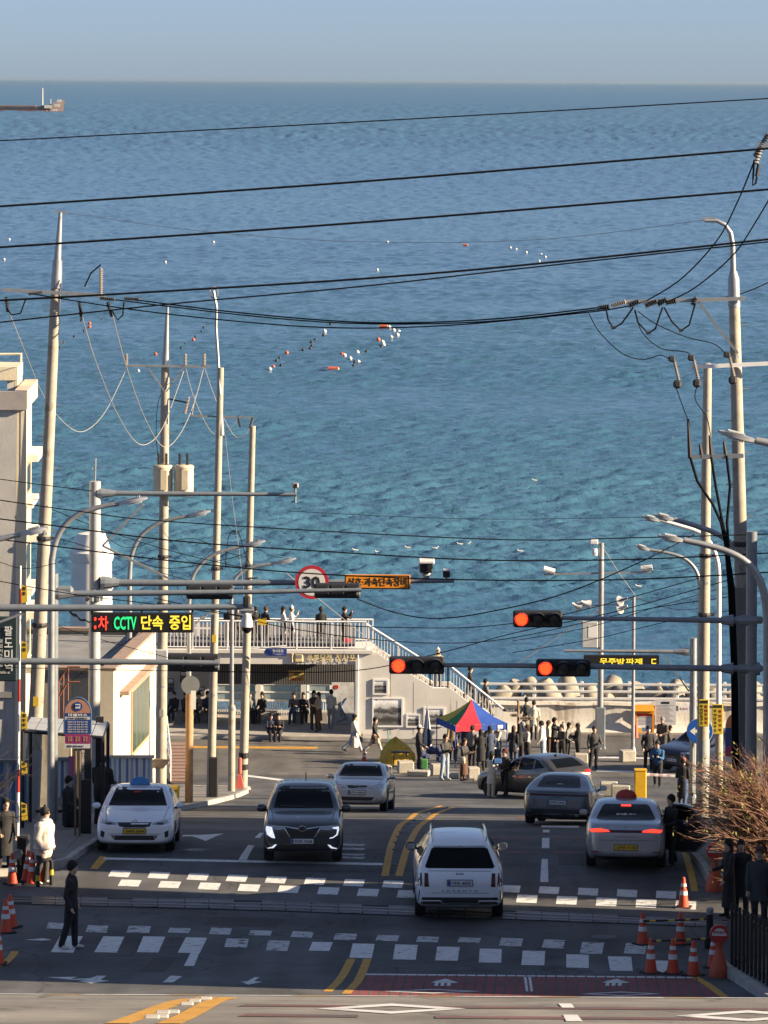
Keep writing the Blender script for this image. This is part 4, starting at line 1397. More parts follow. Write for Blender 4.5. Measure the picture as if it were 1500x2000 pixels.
for (u0,v0,u1,v1,mm) in ((1222,589,1194,597,M_porc),(1190,598,1168,601,M_polymer),(1228,598,1250,588,M_polymer),(1260,598,1285,588,M_polymer),(1285,596,1303,583,M_polymer),(1352,596,1360,580,M_polymer),(1300,592,1322,588,M_polymer)):
 p,q = P(u0,v0,d - .3),P(u1,v1,d - .3)
 insulator(t,p,q - p,(q - p).length,.075,mm,ca,'strain_insulator')
for pts in ([(1183,600),(1188,625),(1198,641),(1214,632),(1237,600)],[(1240,605),(1246,630),(1266,651),(1280,642),(1294,600)],[(1297,600),(1312,628),(1330,646),(1346,635),(1358,592)]):
 mb = MB(); mb.tube([P(u,v,d - .35) for u,v in pts],.022,5); t.w('jumper_lead',mb,M_cable,ca)
 p,q = P(pts[2][0] - 4,pts[2][1],d - .35),P(pts[2][0] + 5,pts[2][1] - 2,d - .35)
 mb = MB(); mb.tube([p,q],.04,6); t.w('lead_clamp',mb,M_polymer,ca)
ca2 = bar(t,'lower_crossarm',P(1350,717,d - .25),P(1520,709,d - .25),.09,M_wmetal)
for (u,v) in ((1312,705),(1350,703),(1420,697)):
 p = P(u,v,d - .4)
 mb = MB(); mb.bevbox(p + Vector((0,0,.05)),(.16,.14,.14),.03); k_ = t.w('arrester_cap',mb,M_polymer,ca2)
 insulator(t,p + Vector((.06,0,0)),(.12,0,-.5),.5,.055,M_porc,k_,'arrester')
 mb = MB(); mb.bevbox(p + Vector((.14,0,-.56)),(.2,.16,.2),.05); t.w('arrester_foot',mb,M_polymer,k_)
ca3 = bar(t,'cable_bracket',P(1348,893,d - .3),P(1452,890,d - .3),.1,M_greyp)
for (u,v0,v1) in ((1346,818,895),(1388,850,895),(1416,862,890),(1369,868,893)):
 mb = MB(); mb.tube([P(u - 2,v0,d - .3),P(u + 2,v1,d - .3)],[.03,.06],7); t.w('cable_termination',mb,M_polymer,ca3)
for pts in ([(1348,893),(1362,940),(1392,985),(1408,1020),(1416,1060),(1424,1150),(1430,1300),(1432,1480),(1440,1640)],
 [(1389,893),(1398,950),(1409,1010),(1420,1060),(1429,1150),(1434,1300),(1437,1480),(1444,1640)],
 [(1419,890),(1426,950),(1420,1020),(1424,1090),(1433,1150),(1438,1300),(1441,1480),(1447,1640)]):
 mb = MB(); mb.tube([P(u,v,d - .34) for u,v in pts],.034,7); t.w('feed_cable',mb,M_cable,ca3,smooth=True)
steps(t,a.lerp(b,.5),a.lerp(b,.95),8,.15)
# far-right bracket with insulators near the frame corner
d = 78
a = P(1560,330,d)
base = gpt(1600,d)
t = Thing('utility_pole','pole at the upper right edge whose dark insulators hang into view','utility pole',base)
pole_part(t,'shaft',base,Vector((base.x,d,P(0,120,d).z)),.2,.14,M_cpole)
bar(t,'crossarm',P(1478,283,d),P(1610,290,d),.09,M_galv)
insulator(t,P(1500,262,d),(-.25,0,-.42),.5,.06,M_polymer,None,'strain_insulator')
insulator(t,P(1486,292,d),(-.1,0,-.3),.3,.06,M_porc,None,'strain_insulator')
for pts in ([(1473,312),(1471,345),(1470,362),(1476,358),(1481,330),(1478,305)],):
 mb = MB(); mb.tube([P(u,v,d) for u,v in pts],.02,5); t.w('jumper_lead',mb,M_cable)
mb = MB(); mb.tube([P(1478,345,d),P(1482,322,d)],.04,6); t.w('lead_clamp',mb,M_polymer)
# steel straps, number plates and small boxes on the concrete poles
def dress(u0,v0,u1,v1,d,r0,r1,spots,parent_name):
 par = [o for o in bpy.data.objects if o.get('label') == parent_name][0]
 off = par.location
 for (s,kind) in spots:
  p = P(u0 + (u1 - u0) * s,v0 + (v1 - v0) * s,d)
  r = r0 + (r1 - r0) * s + .006
  mb = MB()
  if kind == 'strap':
   mb.lathe([(r,-.03),(r,.03)],p,12); mb.build('steel_strap',M_galv,par,off=off)
  elif kind == 'plate':
   mb.bbox(p.x - .07,p.x + .07,d - r - .012,d - r,p.z - .13,p.z + .13)
   o = mb.build('number_plate',M_yel if s > .2 else M_wrap,par,off=off)
  elif kind == 'clamp':
   mb.lathe([(r + .02,-.06),(r + .03,0),(r + .02,.06)],p,10)
   mb.box(p + Vector((r + .06,0,0)),(.12,.06,.08))
   mb.build('cable_clamp',M_polymer,par,off=off)
dress(60,1600,110,545,112,.215,.135,[(.16,'strap'),(.22,'plate'),(.30,'strap'),(.36,'clamp'),(.52,'clamp'),(.53,'strap'),(.58,'strap'),(.93,'strap')],'tallest leaning concrete utility pole by the bus stop, with a crossarm')
dress(314,1560,323,715,146,.2,.15,[(.2,'plate'),(.26,'strap'),(.45,'clamp'),(.52,'strap'),(.56,'clamp'),(.60,'strap'),(.95,'strap')],'concrete pole carrying two rusty cream transformer cans')
dress(411,1570,431,718,141,.15,.11,[(.25,'strap'),(.38,'plate'),(.5,'clamp'),(.54,'clamp'),(.56,'strap')],'slim concrete pole with wavy conduit rising from its top')
dress(474,1550,493.5,832,151,.17,.11,[(.3,'strap'),(.5,'clamp'),(.58,'strap'),(.62,'clamp')],'shorter leaning concrete pole behind the kerb corner')
dress(1371,1600,1382,712,118,.185,.12,[(.33,'strap'),(.45,'clamp'),(.52,'strap'),(.58,'clamp'),(.9,'strap')],'plain concrete pole right of the road with yellow enforcement sign')
dress(1462,1690,1433,548,99,.2,.13,[(.5,'strap'),(.55,'clamp'),(.7,'strap'),(.87,'strap')],'big leaning concrete pole at the right with hooked steel top')
# ------------------------------------------------------------------ street lamps
def street_lamp(label,ub,d,arc,head,r=.075,rust=None,near_m=M_galv,sleeve=None):
 base = gpt(ub,d)
 t = Thing('street_lamp',label,'street lamp',base,group='street lamps')
 pts = [base] + [P(u,v,d) for u,v in arc]
 m0 = pts[1]
 mb = MB()
 mb.tube([base,m0],[r * 1.15,r],10)
 t.w('post',mb,near_m,smooth=True)
 cur = pts[1:]
 sm = []
 for i in range(len(cur) - 1):
  p0,p1,p2,p3 = cur[max(i - 1,0)],cur[i],cur[i + 1],cur[min(i + 2,len(cur) - 1)]
  for k in range(4):
   s = k / 4
   sm.append(.5 * ((2 * p1) + (p2 - p0) * s + (2 * p0 - 5 * p1 + 4 * p2 - p3) * s * s + (3 * p1 - p0 - 3 * p2 + p3) * s ** 3))
 sm.append(cur[-1])
 mb = MB(); mb.tube(sm,[r * (1 - .35 * i / len(sm)) for i in range(len(sm))],10); t.w('arm',mb,near_m,smooth=True)
 h0,h1 = P(*head[0],d),P(*head[1],d)
 dv = h1 - h0
 L_ = dv.length
 q = Vector((1,0,0)).rotation_difference(dv.normalized()).to_matrix()
 mb = MB()
 w = .16
 rows = []
 for s,hw,hh in ((0,.05,.05),(.12,.08,.06),(.3,w,.07),(.8,w,.06),(1,.10,.025)):
  rows.append([h0 + q @ Vector((s * L_,y * hw,z * hh)) for (y,z) in ((-1,-.6),(-.9,.6),(0,1),(.9,.6),(1,-.6),(0,-.7),(-1,-.6))])
 mb.grid(rows)
 mb.f.append(tuple(range(5)))
 mb.mi.append(0)
 hd = t.w('lamp_head',mb,mat('lamp_grey',(.40,.42,.45),.4,.4,var=.1),smooth=40)
 mb = MB()
 for k in range(7):
  s = .34 + k * .065
  mb.box(h0 + q @ Vector((s * L_,0,.078)),(.012,w * 1.5,.035),q)
 t.w('cooling_fins',mb,mat('lamp_grey',(.40,.42,.45),.4,.4,var=.1),hd)
 mb = MB(); mb.box(h0 + q @ Vector((.55 * L_,0,-.065)),(L_ * .45,w * 1.5,.02),q); t.w('lens',mb,mat('lamp_lens',(.6,.6,.55),.2),hd)
 if rust:
  z1 = P(ub,rust,d).z
  mb = MB(); mb.lathe([(r * 1.75,0),(r * 1.65,z1 - base.z),(r * 1.3,z1 - base.z + .06)],base,12); t.w('post_sleeve',mb,sleeve or M_cpole,smooth=40)
  mb = MB(); mb.lathe([(r * 1.9,z1 - base.z - .12),(r * 1.9,z1 - base.z - .02)],base,12); t.w('sleeve_band',mb,M_galv)
 mb = MB(); mb.lathe([(r * 2.2,0),(r * 2.2,.04),(r * 1.4,.22)],base,10); t.w('post_foot',mb,near_m)
 return t
street_lamp('grey curved street lamp rising beside the tallest left pole',99,103,[(101,1095),(108,1060),(126,1026),(158,1002),(200,989),(232,984)],((232,984),(289,972)),.085)
street_lamp('curved street lamp with tan sleeved post beside the low building',253,132,[(253,1130),(257,1085),(274,1048),(305,1024),(340,1013),(368,1008)],((368,1008),(412,998)),.08,1380)
street_lamp('curved street lamp on the rust-brown post by the kerb',369,133,[(369,1180),(376,1128),(398,1096),(430,1078),(474,1067)],((474,1067),(519,1056)),.075,1345,sleeve=M_rusty)
street_lamp('small curved street lamp left of the kerb corner',452,147,[(453,1210),(453,1150),(468,1120),(500,1106),(534,1101)],((534,1101),(579,1090)),.075,1380)
street_lamp('street lamp head reaching in from the left edge',-45,92,[(-45,1120),(-40,1080),(-15,1058),(15,1049),(40,1044)],((40,1044),(92,1031)),.085)
street_lamp('largest curved street lamp at the right edge',1499,92,[(1499,1260),(1496,1180),(1480,1125),(1450,1092),(1400,1070),(1336,1055)],((1336,1056),(1286,1046)),.10)
street_lamp('curved street lamp partly behind the big leaning pole',1455,104,[(1455,1180),(1448,1110),(1430,1065),(1395,1040),(1350,1024),(1317,1014)],((1317,1015),(1278,1005)),.085)
street_lamp('street lamp on the pale post between the two concrete poles',1403,121,[(1404,1150),(1402,1100),(1388,1062),(1366,1040),(1325,1026),(1289,1016)],((1289,1017),(1255,1008)),.075,1385,M_wmetal)
street_lamp('lowest curved street lamp right of the loudspeaker pole',1366,137,[(1367,1200),(1367,1145),(1358,1112),(1335,1090),(1300,1079),(1269,1074)],((1269,1074),(1241,1065)),.075)
street_lamp('bright street lamp head entering at the right edge, higher than the rest',1580,76,[(1580,1000),(1575,930),(1550,885),(1520,870),(1476,860)],((1476,861),(1404,842)),.10)
# ------------------------------------------------------------------ mast arms, signals, signs
def mast(label,ub,vtop,d,r=.15,m=M_greyp,name='signal_mast',cat='mast'):
 base = gpt(ub,d)
 top = P(ub + (1500 - vtop) * .0053,vtop,d)
 t = Thing(name,label,cat,base)
 pole_part(t,'post',base,Vector((top.x,d,top.z)),r * 1.08,r,m,14)
 mb = MB(); mb.lathe([(r * 2,0),(r * 2,.04),(r * 1.2,.3)],base,12); t.w('post_foot',mb,m)
 return t
def arm(t,pts,d,r0,r1,m=M_greyp,name='arm'):
 p = [P(u,v,d) for u,v in pts]
 mb = MB(); mb.tube(p,[r0 + (r1 - r0) * i / (len(p) - 1) for i in range(len(p))],10)
 o = t.w(name,mb,m,smooth=True)
 f = p[0]
 dv = (p[1] - p[0]).normalized()
 mb = MB(); mb.tube([f,f + dv * .12,f + dv * .5],[r0 * 1.8,r0 * 1.8,r0 * 1.05],10); t.w('arm_flange',mb,m,o)
 return o
M_sbox = mat('signal_black',(.02,.021,.024),.5,var=.15)
M_red_on = mat('red_lamp',(.9,.02,.01),.4,var=0,emit=.8)
M_red_core = mat('red_lamp_core',(1.0,.11,.02),.4,var=0,emit=.7)
M_lens_off = mat('dark_lens',(.025,.028,.028),.3,var=0)
def signal_head(label,u0,u1,v0,v1,d,front=True,group='traffic signals'):
 a,b = P(u0,v0,d),P(u1,v1,d)
 cx,cz,w,h = (a.x + b.x) / 2,(a.z + b.z) / 2,b.x - a.x,a.z - b.z
 t = Thing('traffic_signal',label,'traffic signal',(cx,d,b.z),group=group)
 mb = MB(); mb.bevbox((cx,d,cz),(w,.22,h),.04); t.w('housing',mb,M_sbox)
 if front:
  r = h * .40
  for k in range(3):
   x = cx - w / 2 + w * (k + .5) / 3
   mb = MB(); mb.lathe([(r,0),(r * .9,.03),(r * .5,.05),(0,.055)],(x,d - .112,cz),20,Matrix.Rotation(math.radians(90),3,'X'))
   ln = t.w('lens',mb,M_red_on if k == 0 else M_lens_off,smooth=True)
   if k == 0:
    mb = MB(); rr = random.Random(int(u0))
    for j in range(46):
     an,q = j * 2.4,r * .86 * math.sqrt(j / 46)
     mb.ball((x + q * math.cos(an),d - .165,cz + q * math.sin(an)),.016,6,4)
    t.w('diodes',mb,M_red_core,ln)
   n = 13
   rows = []
   for dep in (0,.24):
    rows.append([(x + (r * 1.12) * math.cos(math.pi * (-.12 + 1.24 * i / (n - 1))),d - .11 - dep * (.55 + .45 * math.sin(math.pi * i / (n - 1))),cz + (r * 1.12) * math.sin(math.pi * (-.12 + 1.24 * i / (n - 1)))) for i in range(n)])
   mb = MB(); mb.grid(rows); t.w('visor',mb,M_sbox)
 else:
  for k in range(3):
   x = cx - w / 2 + w * (k + .5) / 3
   mb = MB(); mb.bevbox((x,d - .12,cz),(w / 3 - .05,.04,h * .8),.02); t.w('back_cover',mb,M_sbox)
  mb = MB(); mb.bevbox((b.x - .06,d - .16,cz),(.1,.06,h * .5),.01); t.w('bracket',mb,M_galv)
 return t
# left mast with the camera boom and the speed-camera arm
d = 112
t = mast('pale round mast with long camera boom, behind the bus stop sign',183,940,d,.155,mat('pale_mast',(.42,.43,.42),.5,.2,var=.12,stain=((.3,.28,.25),1.5,.66)),'camera_mast','mast')
arm(t,[(190,963),(300,964),(450,965),(579,966)],d - .05,.075,.05,M_greyp,'camera_boom')
arm(t,[(197,1138),(400,1139),(650,1137),(887,1134)],d - .05,.10,.06,M_greyp,'sign_arm')
bar(t,'strut',P(200,1066,d),P(280,985,d),.06,M_galv)
bar(t,'strut',P(200,1066,d),P(330,1130,d),.06,M_galv)
mb = MB(); mb.tube([P(186,940,d),P(187,895,d)],.02,6); t.w('antenna',mb,M_galv)
mb = MB(); mb.tube([P(180,914,d),P(186,920,d),P(193,914,d)],.012,5); t.w('antenna',mb,M_galv)
for k in range(7):
 an = k * .9
 p = P(183,1168,d) + Vector((.21 * math.cos(an),.21 * math.sin(an),0))
 mb = MB(); mb.bevbox(p,(.11,.11,.16),.02); t.w('clamp',mb,M_galv)
cm = Thing('boom_camera','small dark camera at the tip of the long boom','camera',P(577,966,d))
mb = MB(); mb.tube([P(577,982,d),P(577,942,d)],.035,6); cm.w('stem',mb,M_greyp)
mb = MB(); mb.bevbox(P(577,948,d - .1),(.18,.28,.14),.03); cm.w('body',mb,M_galv)
mb = MB(); mb.lathe([(.05,0),(.05,.05)],P(577,948,d - .25),10,Matrix.Rotation(math.radians(90),3,'X')); cm.w('lens',mb,M_letk)
# 30 sign
p = P(609,1137,d - .25)
R_ = 33 * d / FPX
s30 = Thing('speed_limit_sign','round red and white speed limit sign reading 30','sign',p - Vector((0,0,R_)))
rx = Matrix.Rotation(math.radians(90),3,'X')
mb = MB(); mb.lathe([(R_,0),(R_,.03)],p,40,rx); s30.w('red_ring',mb,mat('sign_red',(.42,.03,.05),.45,var=.05))
mb = MB(); mb.lathe([(R_ * .79,.031),(R_ * .79,.036)],p,40,rx); s30.w('white_field',mb,mat('sign_white',(.66,.66,.64),.5,var=.05))
lettering('lettering','30',s30.o,p + Vector((0,-.045,0)),R_ * .98,R_ * .72,M_letk,bold=.025,off=s30.loc)
a,b = P(673,1122,d - .25),P(801,1151,d - .25)
so = Thing('enforcement_sign','long orange enforcement sign with black lettering on the speed camera arm','sign',((a.x + b.x) / 2,d - .25,b.z))
mb = MB(); mb.bevbox(((a.x + b.x) / 2,d - .25,(a.z + b.z) / 2),(b.x - a.x,.04,a.z - b.z),.01); so.w('plate',mb,M_orange)
mb = MB()
for (x0,x1,z0,z1) in ((a.x + .02,b.x - .02,a.z - .04,a.z - .02),(a.x + .02,b.x - .02,b.z + .02,b.z + .04),(a.x + .02,a.x + .04,b.z + .04,a.z - .04),(b.x - .04,b.x - .02,b.z + .04,a.z - .04)):
 mb.bbox(x0,x1,d - .278,d - .272,z0,z1)
so.w('border',mb,M_letk)
lettering('lettering','신호·과속단속장비',so.o,((a.x + b.x) / 2,d - .275,(a.z + b.z) / 2),(b.x - a.x) * .9,(a.z - b.z) * .58,M_letk,bold=.018,off=so.loc)
sc_ = Thing('speed_camera','white hooded speed camera unit on the arm right of the orange sign','camera',P(832,1130,d))
mb = MB(); mb.lathe([(.09,0),(.09,.1),(.16,.12),(.12,.2)],P(832,1132,d),12); sc_.w('mount',mb,M_galv)
mb = MB(); mb.bevbox(P(832,1108,d),(.36,.45,.26),.03); sc_.w('housing',mb,M_sbox)
mb = MB(); mb.bevbox(P(833,1096,d - .03),(.44,.56,.11),.03); sc_.w('hood',mb,mat('camera_white',(.66,.66,.65),.5))
mb = MB(); mb.lathe([(.075,0),(.08,.06)],P(840,1107,d - .23),14,rx); sc_.w('lens',mb,M_lens_off)
sc2 = Thing('speed_camera','small camera beside the white hooded one on the arm','camera',P(872,1132,d))
mb = MB(); mb.bevbox(P(872,1120,d),(.2,.3,.2),.03); sc2.w('housing',mb,M_sbox)
mb = MB(); mb.bevbox(P(873,1113,d - .02),(.22,.36,.04),.01); sc2.w('hood',mb,mat('camera_white',(.66,.66,.65),.5))
mb = MB(); mb.tube([P(872,1134,d),P(872,1124,d)],.03,6); sc2.w('stem',mb,M_galv)
# mast arms on the left that carry signals seen from behind
d = 104
t = mast('grey mast close behind the tallest left pole, arm with two signals',103,1120,d,.12)
arm(t,[(106,1160),(300,1158),(500,1156),(706,1152)],d,.085,.05)
mb = MB(); mb.bevbox(P(122,1152,d),(.55,.2,.2),.06); t.w('joint_box',mb,M_greyp)
signal_head('dark traffic signal seen from behind, nearer the left mast',364,456,1141,1170,d + .25,False,'signals seen from behind')
signal_head('dark traffic signal seen from behind, below the 30 sign',614,704,1139,1168,d + .25,False,'signals seen from behind')
d = 95
t = mast('mast off the left edge whose lower arm carries one signal',-60,1250,d,.13)
arm(t,[(-60,1291),(100,1292),(300,1293),(428,1295)],d,.085,.06)
signal_head('dark traffic signal seen from behind, lowest on the left',328,429,1277,1311,d + .25,False,'signals seen from behind')
d = 90
t = mast('mast off the left edge whose arm carries the lit message board',-70,1150,d,.13)
arm(t,[(-70,1187),(100,1187.5),(300,1187),(492,1185)],d,.085,.065)
bar(t,'brace',P(-20,1222,d),P(50,1196,d),.05,M_galv)
dc = Thing('dome_camera','white dome camera hanging at the tip of the message board arm','camera',P(482,1240,d))
mb = MB(); mb.bevbox(P(482,1175,d),(.16,.2,.26),.04); dc.w('bracket',mb,M_sbox)
mb = MB(); mb.tube([P(470,1192,d),P(496,1192,d)],.07,8); dc.w('mount',mb,M_galv)
mb = MB(); mb.lathe([(.03,.32),(.08,.28),(.12,.14),(.135,.0)],P(482,1224,d),16); dc.w('shroud',mb,mat('camera_white',(.66,.66,.65),.5),smooth=35)
mb = MB(); mb.ball(P(482,1224,d),(.12,.12,.15),14,10); dc.w('dome',mb,mat('dome_black',(.01,.01,.012),.1,var=0),smooth=True)
def led_board(label,u0,u1,v0,v1,d,words,name='message_board'):
 a,b = P(u0,v0,d),P(u1,v1,d)
 t = Thing(name,label,'message board',((a.x + b.x) / 2,d,b.z))
 mb = MB(); mb.bevbox(((a.x + b.x) / 2,d,(a.z + b.z) / 2),(b.x - a.x,.18,a.z - b.z),.02); t.w('housing',mb,mat('led_black',(.010,.011,.013),.5,var=.1))
 for (s,ua,ub_,va,vb,m) in words:
  p,q = P(ua,va,d),P(ub_,vb,d)
  lettering('led_lettering',s,t.o,((p.x + q.x) / 2,d - .096,(p.z + q.z) / 2),q.x - p.x,p.z - q.z,m,bold=.022,off=t.loc)
 return t
E_y = mat('led_yellow',(.80,.62,.05),.5,var=0,emit=.26)
E_g = mat('led_green',(.02,.72,.22),.5,var=0,emit=.26)
E_r = mat('led_red',(.9,.05,.03),.5,var=0,emit=.36)
t = led_board('lit message board with red, green and yellow lettering hung from the left arm',179,378,1196,1235,89.9,[('단속',276,319,1201,1229,E_y),('중입',331,373,1200,1229,E_y),('CCTV',223,267,1203,1229,E_g),('차',192,212,1202,1230,E_r),(':',184,189,1204,1228,E_r)])
for u in (179.5,277,376):
 mb = MB(); mb.tube([P(u,1180,90),P(u,1200,90)],.025,6); t.w('hanger',mb,M_black)
d = 141
t = mast('pale post whose arm carries the yellow harbour message board',1353,1246,d,.12,M_galv)
arm(t,[(1345,1273),(1240,1272),(1102,1271)],d,.075,.045,M_galv)
bar(t,'brace',P(1298,1280,d),P(1345,1350,d),.05,M_greyp)
led_board('small lit board with yellow lettering above the right signal arm',1140,1288,1279,1299,d - .2,[('무주',1171,1203,1285,1297,E_y),('방',1204,1220,1285,1297,E_y),('파제',1222,1254,1285,1297,E_y),('ㄷ',1272,1281,1286,1296,E_y)])
# right mast with red signals
d = 95
t = mast('tall grey mast at the right with two arms of red signals',1466,1038,d,.125)
arm(t,[(1478,1211),(1430,1212),(1300,1210),(1096,1207)],d,.085,.045)
arm(t,[(1484,1306),(1430,1306),(1250,1303),(1000,1300),(866,1299)],d,.085,.05)
for vv in (1212,1306):
 mb = MB(); mb.bevbox(P(1482,vv - 1,d),(.22,.2,.16),.05); t.w('arm_socket',mb,M_greyp)
 mb = MB(); mb.tube([P(1408,vv - .5,d),P(1432,vv,d)],[.085,.14],10); t.w('arm_cone',mb,M_greyp)
signal_head('red traffic signal alone on the upper right arm',1002,1098,1192,1225,d - .2)
signal_head('red traffic signal at the tip of the lower arm, before the stair',760,868,1282,1316,d - .2)
signal_head('red traffic signal on the lower arm beside the yellow message board',1047,1153,1287,1321,d - .2)
# loudspeaker and camera pole by the sea wall
d = 176
t = mast('dark pole by the sea wall with loudspeakers and cameras',1172,1060,d,.125,M_galv,'loudspeaker_pole','pole')
mb = MB(); mb.bevbox(gpt(1172,d - .05) + Vector((0,0,.9)),(.42,.36,1.8),.03); t.w('base_casing',mb,M_greyp)
ca = bar(t,'crossarm',P(1062,1122,d),P(1272,1117,d),.07,M_galv)
for (u,v,s) in ((1073,1112,-1),(1262,1106,1)):
 p = P(u,v,d)
 mb = MB(); mb.tube([p + Vector((s * .26,-.05,-.04 * s)),p - Vector((s * .22,0,.1))],.13,10); k_ = t.w('camera',mb,mat('camera_white',(.66,.66,.65),.5),ca)
for (u,v,s) in ((1130,1184,-1),(1148,1180,-1),(1211,1174,1),(1211,1189,1)):
 p = P(u,v,d)
 mb = MB(); mb.lathe([(.03,.42),(.06,.3),(.1,.15),(.2,.04),(.24,0),(.21,.01),(.05,.12)],p,14,Matrix.Rotation(math.radians(-62 if s < 0 else 62),3,'Y') @ Matrix.Rotation(math.radians(35),3,'X'))
 t.w('loudspeaker',mb,mat('speaker_grey',(.50,.50,.49),.5),smooth=30)
bar(t,'speaker_arm',P(1135,1183,d),P(1205,1181,d),.05,M_galv)
mb = MB(); mb.bevbox(P(1152,1239,d - .1),(.68,.35,1.12),.03); k_ = t.w('control_box',mb,mat('box_grey',(.42,.43,.43),.6))
mb = MB(); p = P(1158,1234,d - .28); mb.box(p,(.4,.01,.5)); t.w('notice',mb,M_lwhite,k_)
mb = MB(); mb.bevbox(P(1160,1058,d),(.35,.3,.22),.04); t.w('top_camera',mb,mat('camera_white',(.66,.66,.65),.5))
mb = MB(); mb.lathe([(.1,0),(.13,.15),(.09,.3)],P(1162,1085,d - .1),10); t.w('top_camera',mb,mat('camera_white',(.66,.66,.65),.5))
d = 174
t = mast('thin grey pole right of the loudspeaker pole',1236,1166,d,.075,M_galv,'thin_pole','pole')
mb = MB(); mb.tube([P(1230,1170,d),P(1255,1168,d)],.03,6); t.w('pole_clamp',mb,M_galv)
d = 134
t = mast('white thin pipe pole at the corner of the low building',299,1236,d,.065,M_wmetal,'pipe_pole','pole')
# ------------------------------------------------------------------ cables
_ncab = [0]
def cable(label,pts,d,r=.02,m=M_cable,group='overhead cables',n=8):
 ds = d if hasattr(d,'__len__') else [d] * len(pts)
 p = [P(u,v,dd) for (u,v),dd in zip(pts,ds)]
 if len(p) > 2:
  sm = []
  for i in range(len(p) - 1):
   p0,p1,p2,p3 = p[max(i - 1,0)],p[i],p[i + 1],p[min(i + 2,len(p) - 1)]
   for k in range(n):
    s = k / n
    sm.append(.5 * ((2 * p1) + (p2 - p0) * s + (2 * p0 - 5 * p1 + 4 * p2 - p3) * s * s + (3 * p1 - p0 - 3 * p2 + p3) * s ** 3))
  sm.append(p[-1])
  p = sm
 mb = MB()
 mb.tube(p,r,6)
 _ncab[0] += 1
 o = mb.build('overhead_cable',m,None,True)
 return tag(o,label,'cable',group)
def through(pts,d0,d1):
 u0,u1 = pts[0][0],pts[-1][0]
 return [d0 + (d1 - d0) * (u - u0) / (u1 - u0) for u,v in pts]
cable('thin black cable highest across the sea, just below the horizon',[(-60,278),(700,238),(1560,189)],70,.012)
cable('thick black cable, second from the top across the sea',[(-60,407),(700,355),(1560,285)],70,.021)
cable('thick black cable, third from the top across the sea',[(-60,487),(700,435),(1560,365)],70,.021)
cable('thick black cable passing the left crossarm, fourth from the top',[(-60,590),(250,573),(700,545),(1050,515),(1560,461)],70,.020)
cable('thinner black cable that joins the fourth thick one at the right',[(-60,636),(320,595),(700,560),(1050,521),(1560,466)],70,.014)
cable('black span sagging from the left crossarm tip to the right arm',[(243,583),(480,612),(720,630),(950,624),(1168,601)],through([(243,0),(480,0),(720,0),(950,0),(1168,0)],112,99),.02)
cable('black span from the left crossarm to the right arm, middle one',[(205,583),(480,616),(700,632),(950,628),(1190,602)],through([(205,0),(480,0),(700,0),(950,0),(1190,0)],112,99),.018)
cable('black span from the left pole to the right arm, lowest one',[(62,574),(300,610),(600,638),(850,637),(1130,612),(1228,598)],through([(62,0),(300,0),(600,0),(850,0),(1130,0),(1228,0)],112,99),.018)
cable('hair-thin ground wire from the left pole top to the hooked pole',[(130,416),(400,452),(700,472),(1050,468),(1376,430)],through([(130,0),(400,0),(700,0),(1050,0),(1376,0)],112,99),.007,M_wirel)
cable('grey drop wire looping behind the tallest left pole',[(16,605),(50,690),(86,775),(130,830),(165,842),(205,805),(245,725)],through([(16,0),(50,0),(86,0),(130,0),(165,0),(205,0),(245,0)],113,146),.012,M_wirel,'drop wires')
cable('grey drop wire from the left crossarm to the transformer pole',[(157,605),(185,700),(225,800),(262,860),(290,866),(320,830),(360,722)],through([(157,0),(185,0),(225,0),(262,0),(290,0),(320,0),(360,0)],112,146),.013,M_wirel,'drop wires')
cable('grey drop wire with the deepest loop at the transformer pole',[(218,608),(245,710),(280,810),(318,872),(350,850),(378,790),(398,718)],through([(218,0),(245,0),(280,0),(318,0),(350,0),(378,0),(398,0)],112,146),.013,M_wirel,'drop wires')
cable('thin grey loop right of the transformer pole, left one',[(363,720),(380,780),(410,840),(432,848),(455,832),(464,816)],143,.011,M_wirel,'drop wires')
cable('thin grey loop right of the transformer pole, right one',[(400,720),(425,790),(455,848),(475,852),(490,832),(495,818)],143,.011,M_wirel,'drop wires')
cable('dark lead from the pole transformer cans to the fuse',[(310,905),(305,850),(308,790),(318,765)],146,.012,M_cable,'drop wires')
cable('dark cable rising steeply to the upper right corner',[(1262,588),(1330,545),(1400,470),(1440,395),(1472,318)],through([(1262,0),(1330,0),(1400,0),(1440,0),(1472,0)],99,78),.016)
cable('dark cable rising to the right edge beside the hooked pole',[(1310,587),(1360,560),(1430,500),(1475,435),(1530,340)],through([(1310,0),(1360,0),(1430,0),(1475,0),(1530,0)],99,78),.016)
cable('dark cable leaving the right crossarm to the right edge',[(1385,585),(1450,573),(1530,538)],99,.015)
cable('thin lead curving from the right arm to the left arrester',[(1150,612),(1172,650),(1215,690),(1255,702),(1290,694),(1312,704)],98.6,.013,M_cable,'drop wires')
cable('thin lead curving from the right arm to the middle arrester',[(1240,610),(1255,650),(1290,680),(1330,686),(1345,690),(1350,702)],98.6,.013,M_cable,'drop wires')
cable('thin lead curving from the right arm to the right arrester',[(1246,608),(1280,632),(1340,658),(1395,672),(1420,695)],98.6,.013,M_cable,'drop wires')
cable('dark lead hanging below the left arrester',[(1320,755),(1332,790),(1343,818)],98.6,.013,M_cable,'drop wires')
cable('dark lead hanging below the middle arrester',[(1362,752),(1358,780),(1380,815),(1388,850)],98.6,.013,M_cable,'drop wires')
cable('long black cable across the water above all street lamps',[(-60,968),(150,998),(350,1020),(950,1053),(1250,1050),(1560,1041)],96,.014)
cable('long black cable across the water just above the speed camera',[(-60,1006),(100,1026),(350,1057),(650,1078),(950,1094),(1250,1092),(1560,1077)],96,.017)
cable('long black cable crossing the 30 sign and orange sign',[(-60,1046),(100,1066),(350,1097),(620,1121),(950,1133),(1250,1131),(1560,1114)],96,.017)
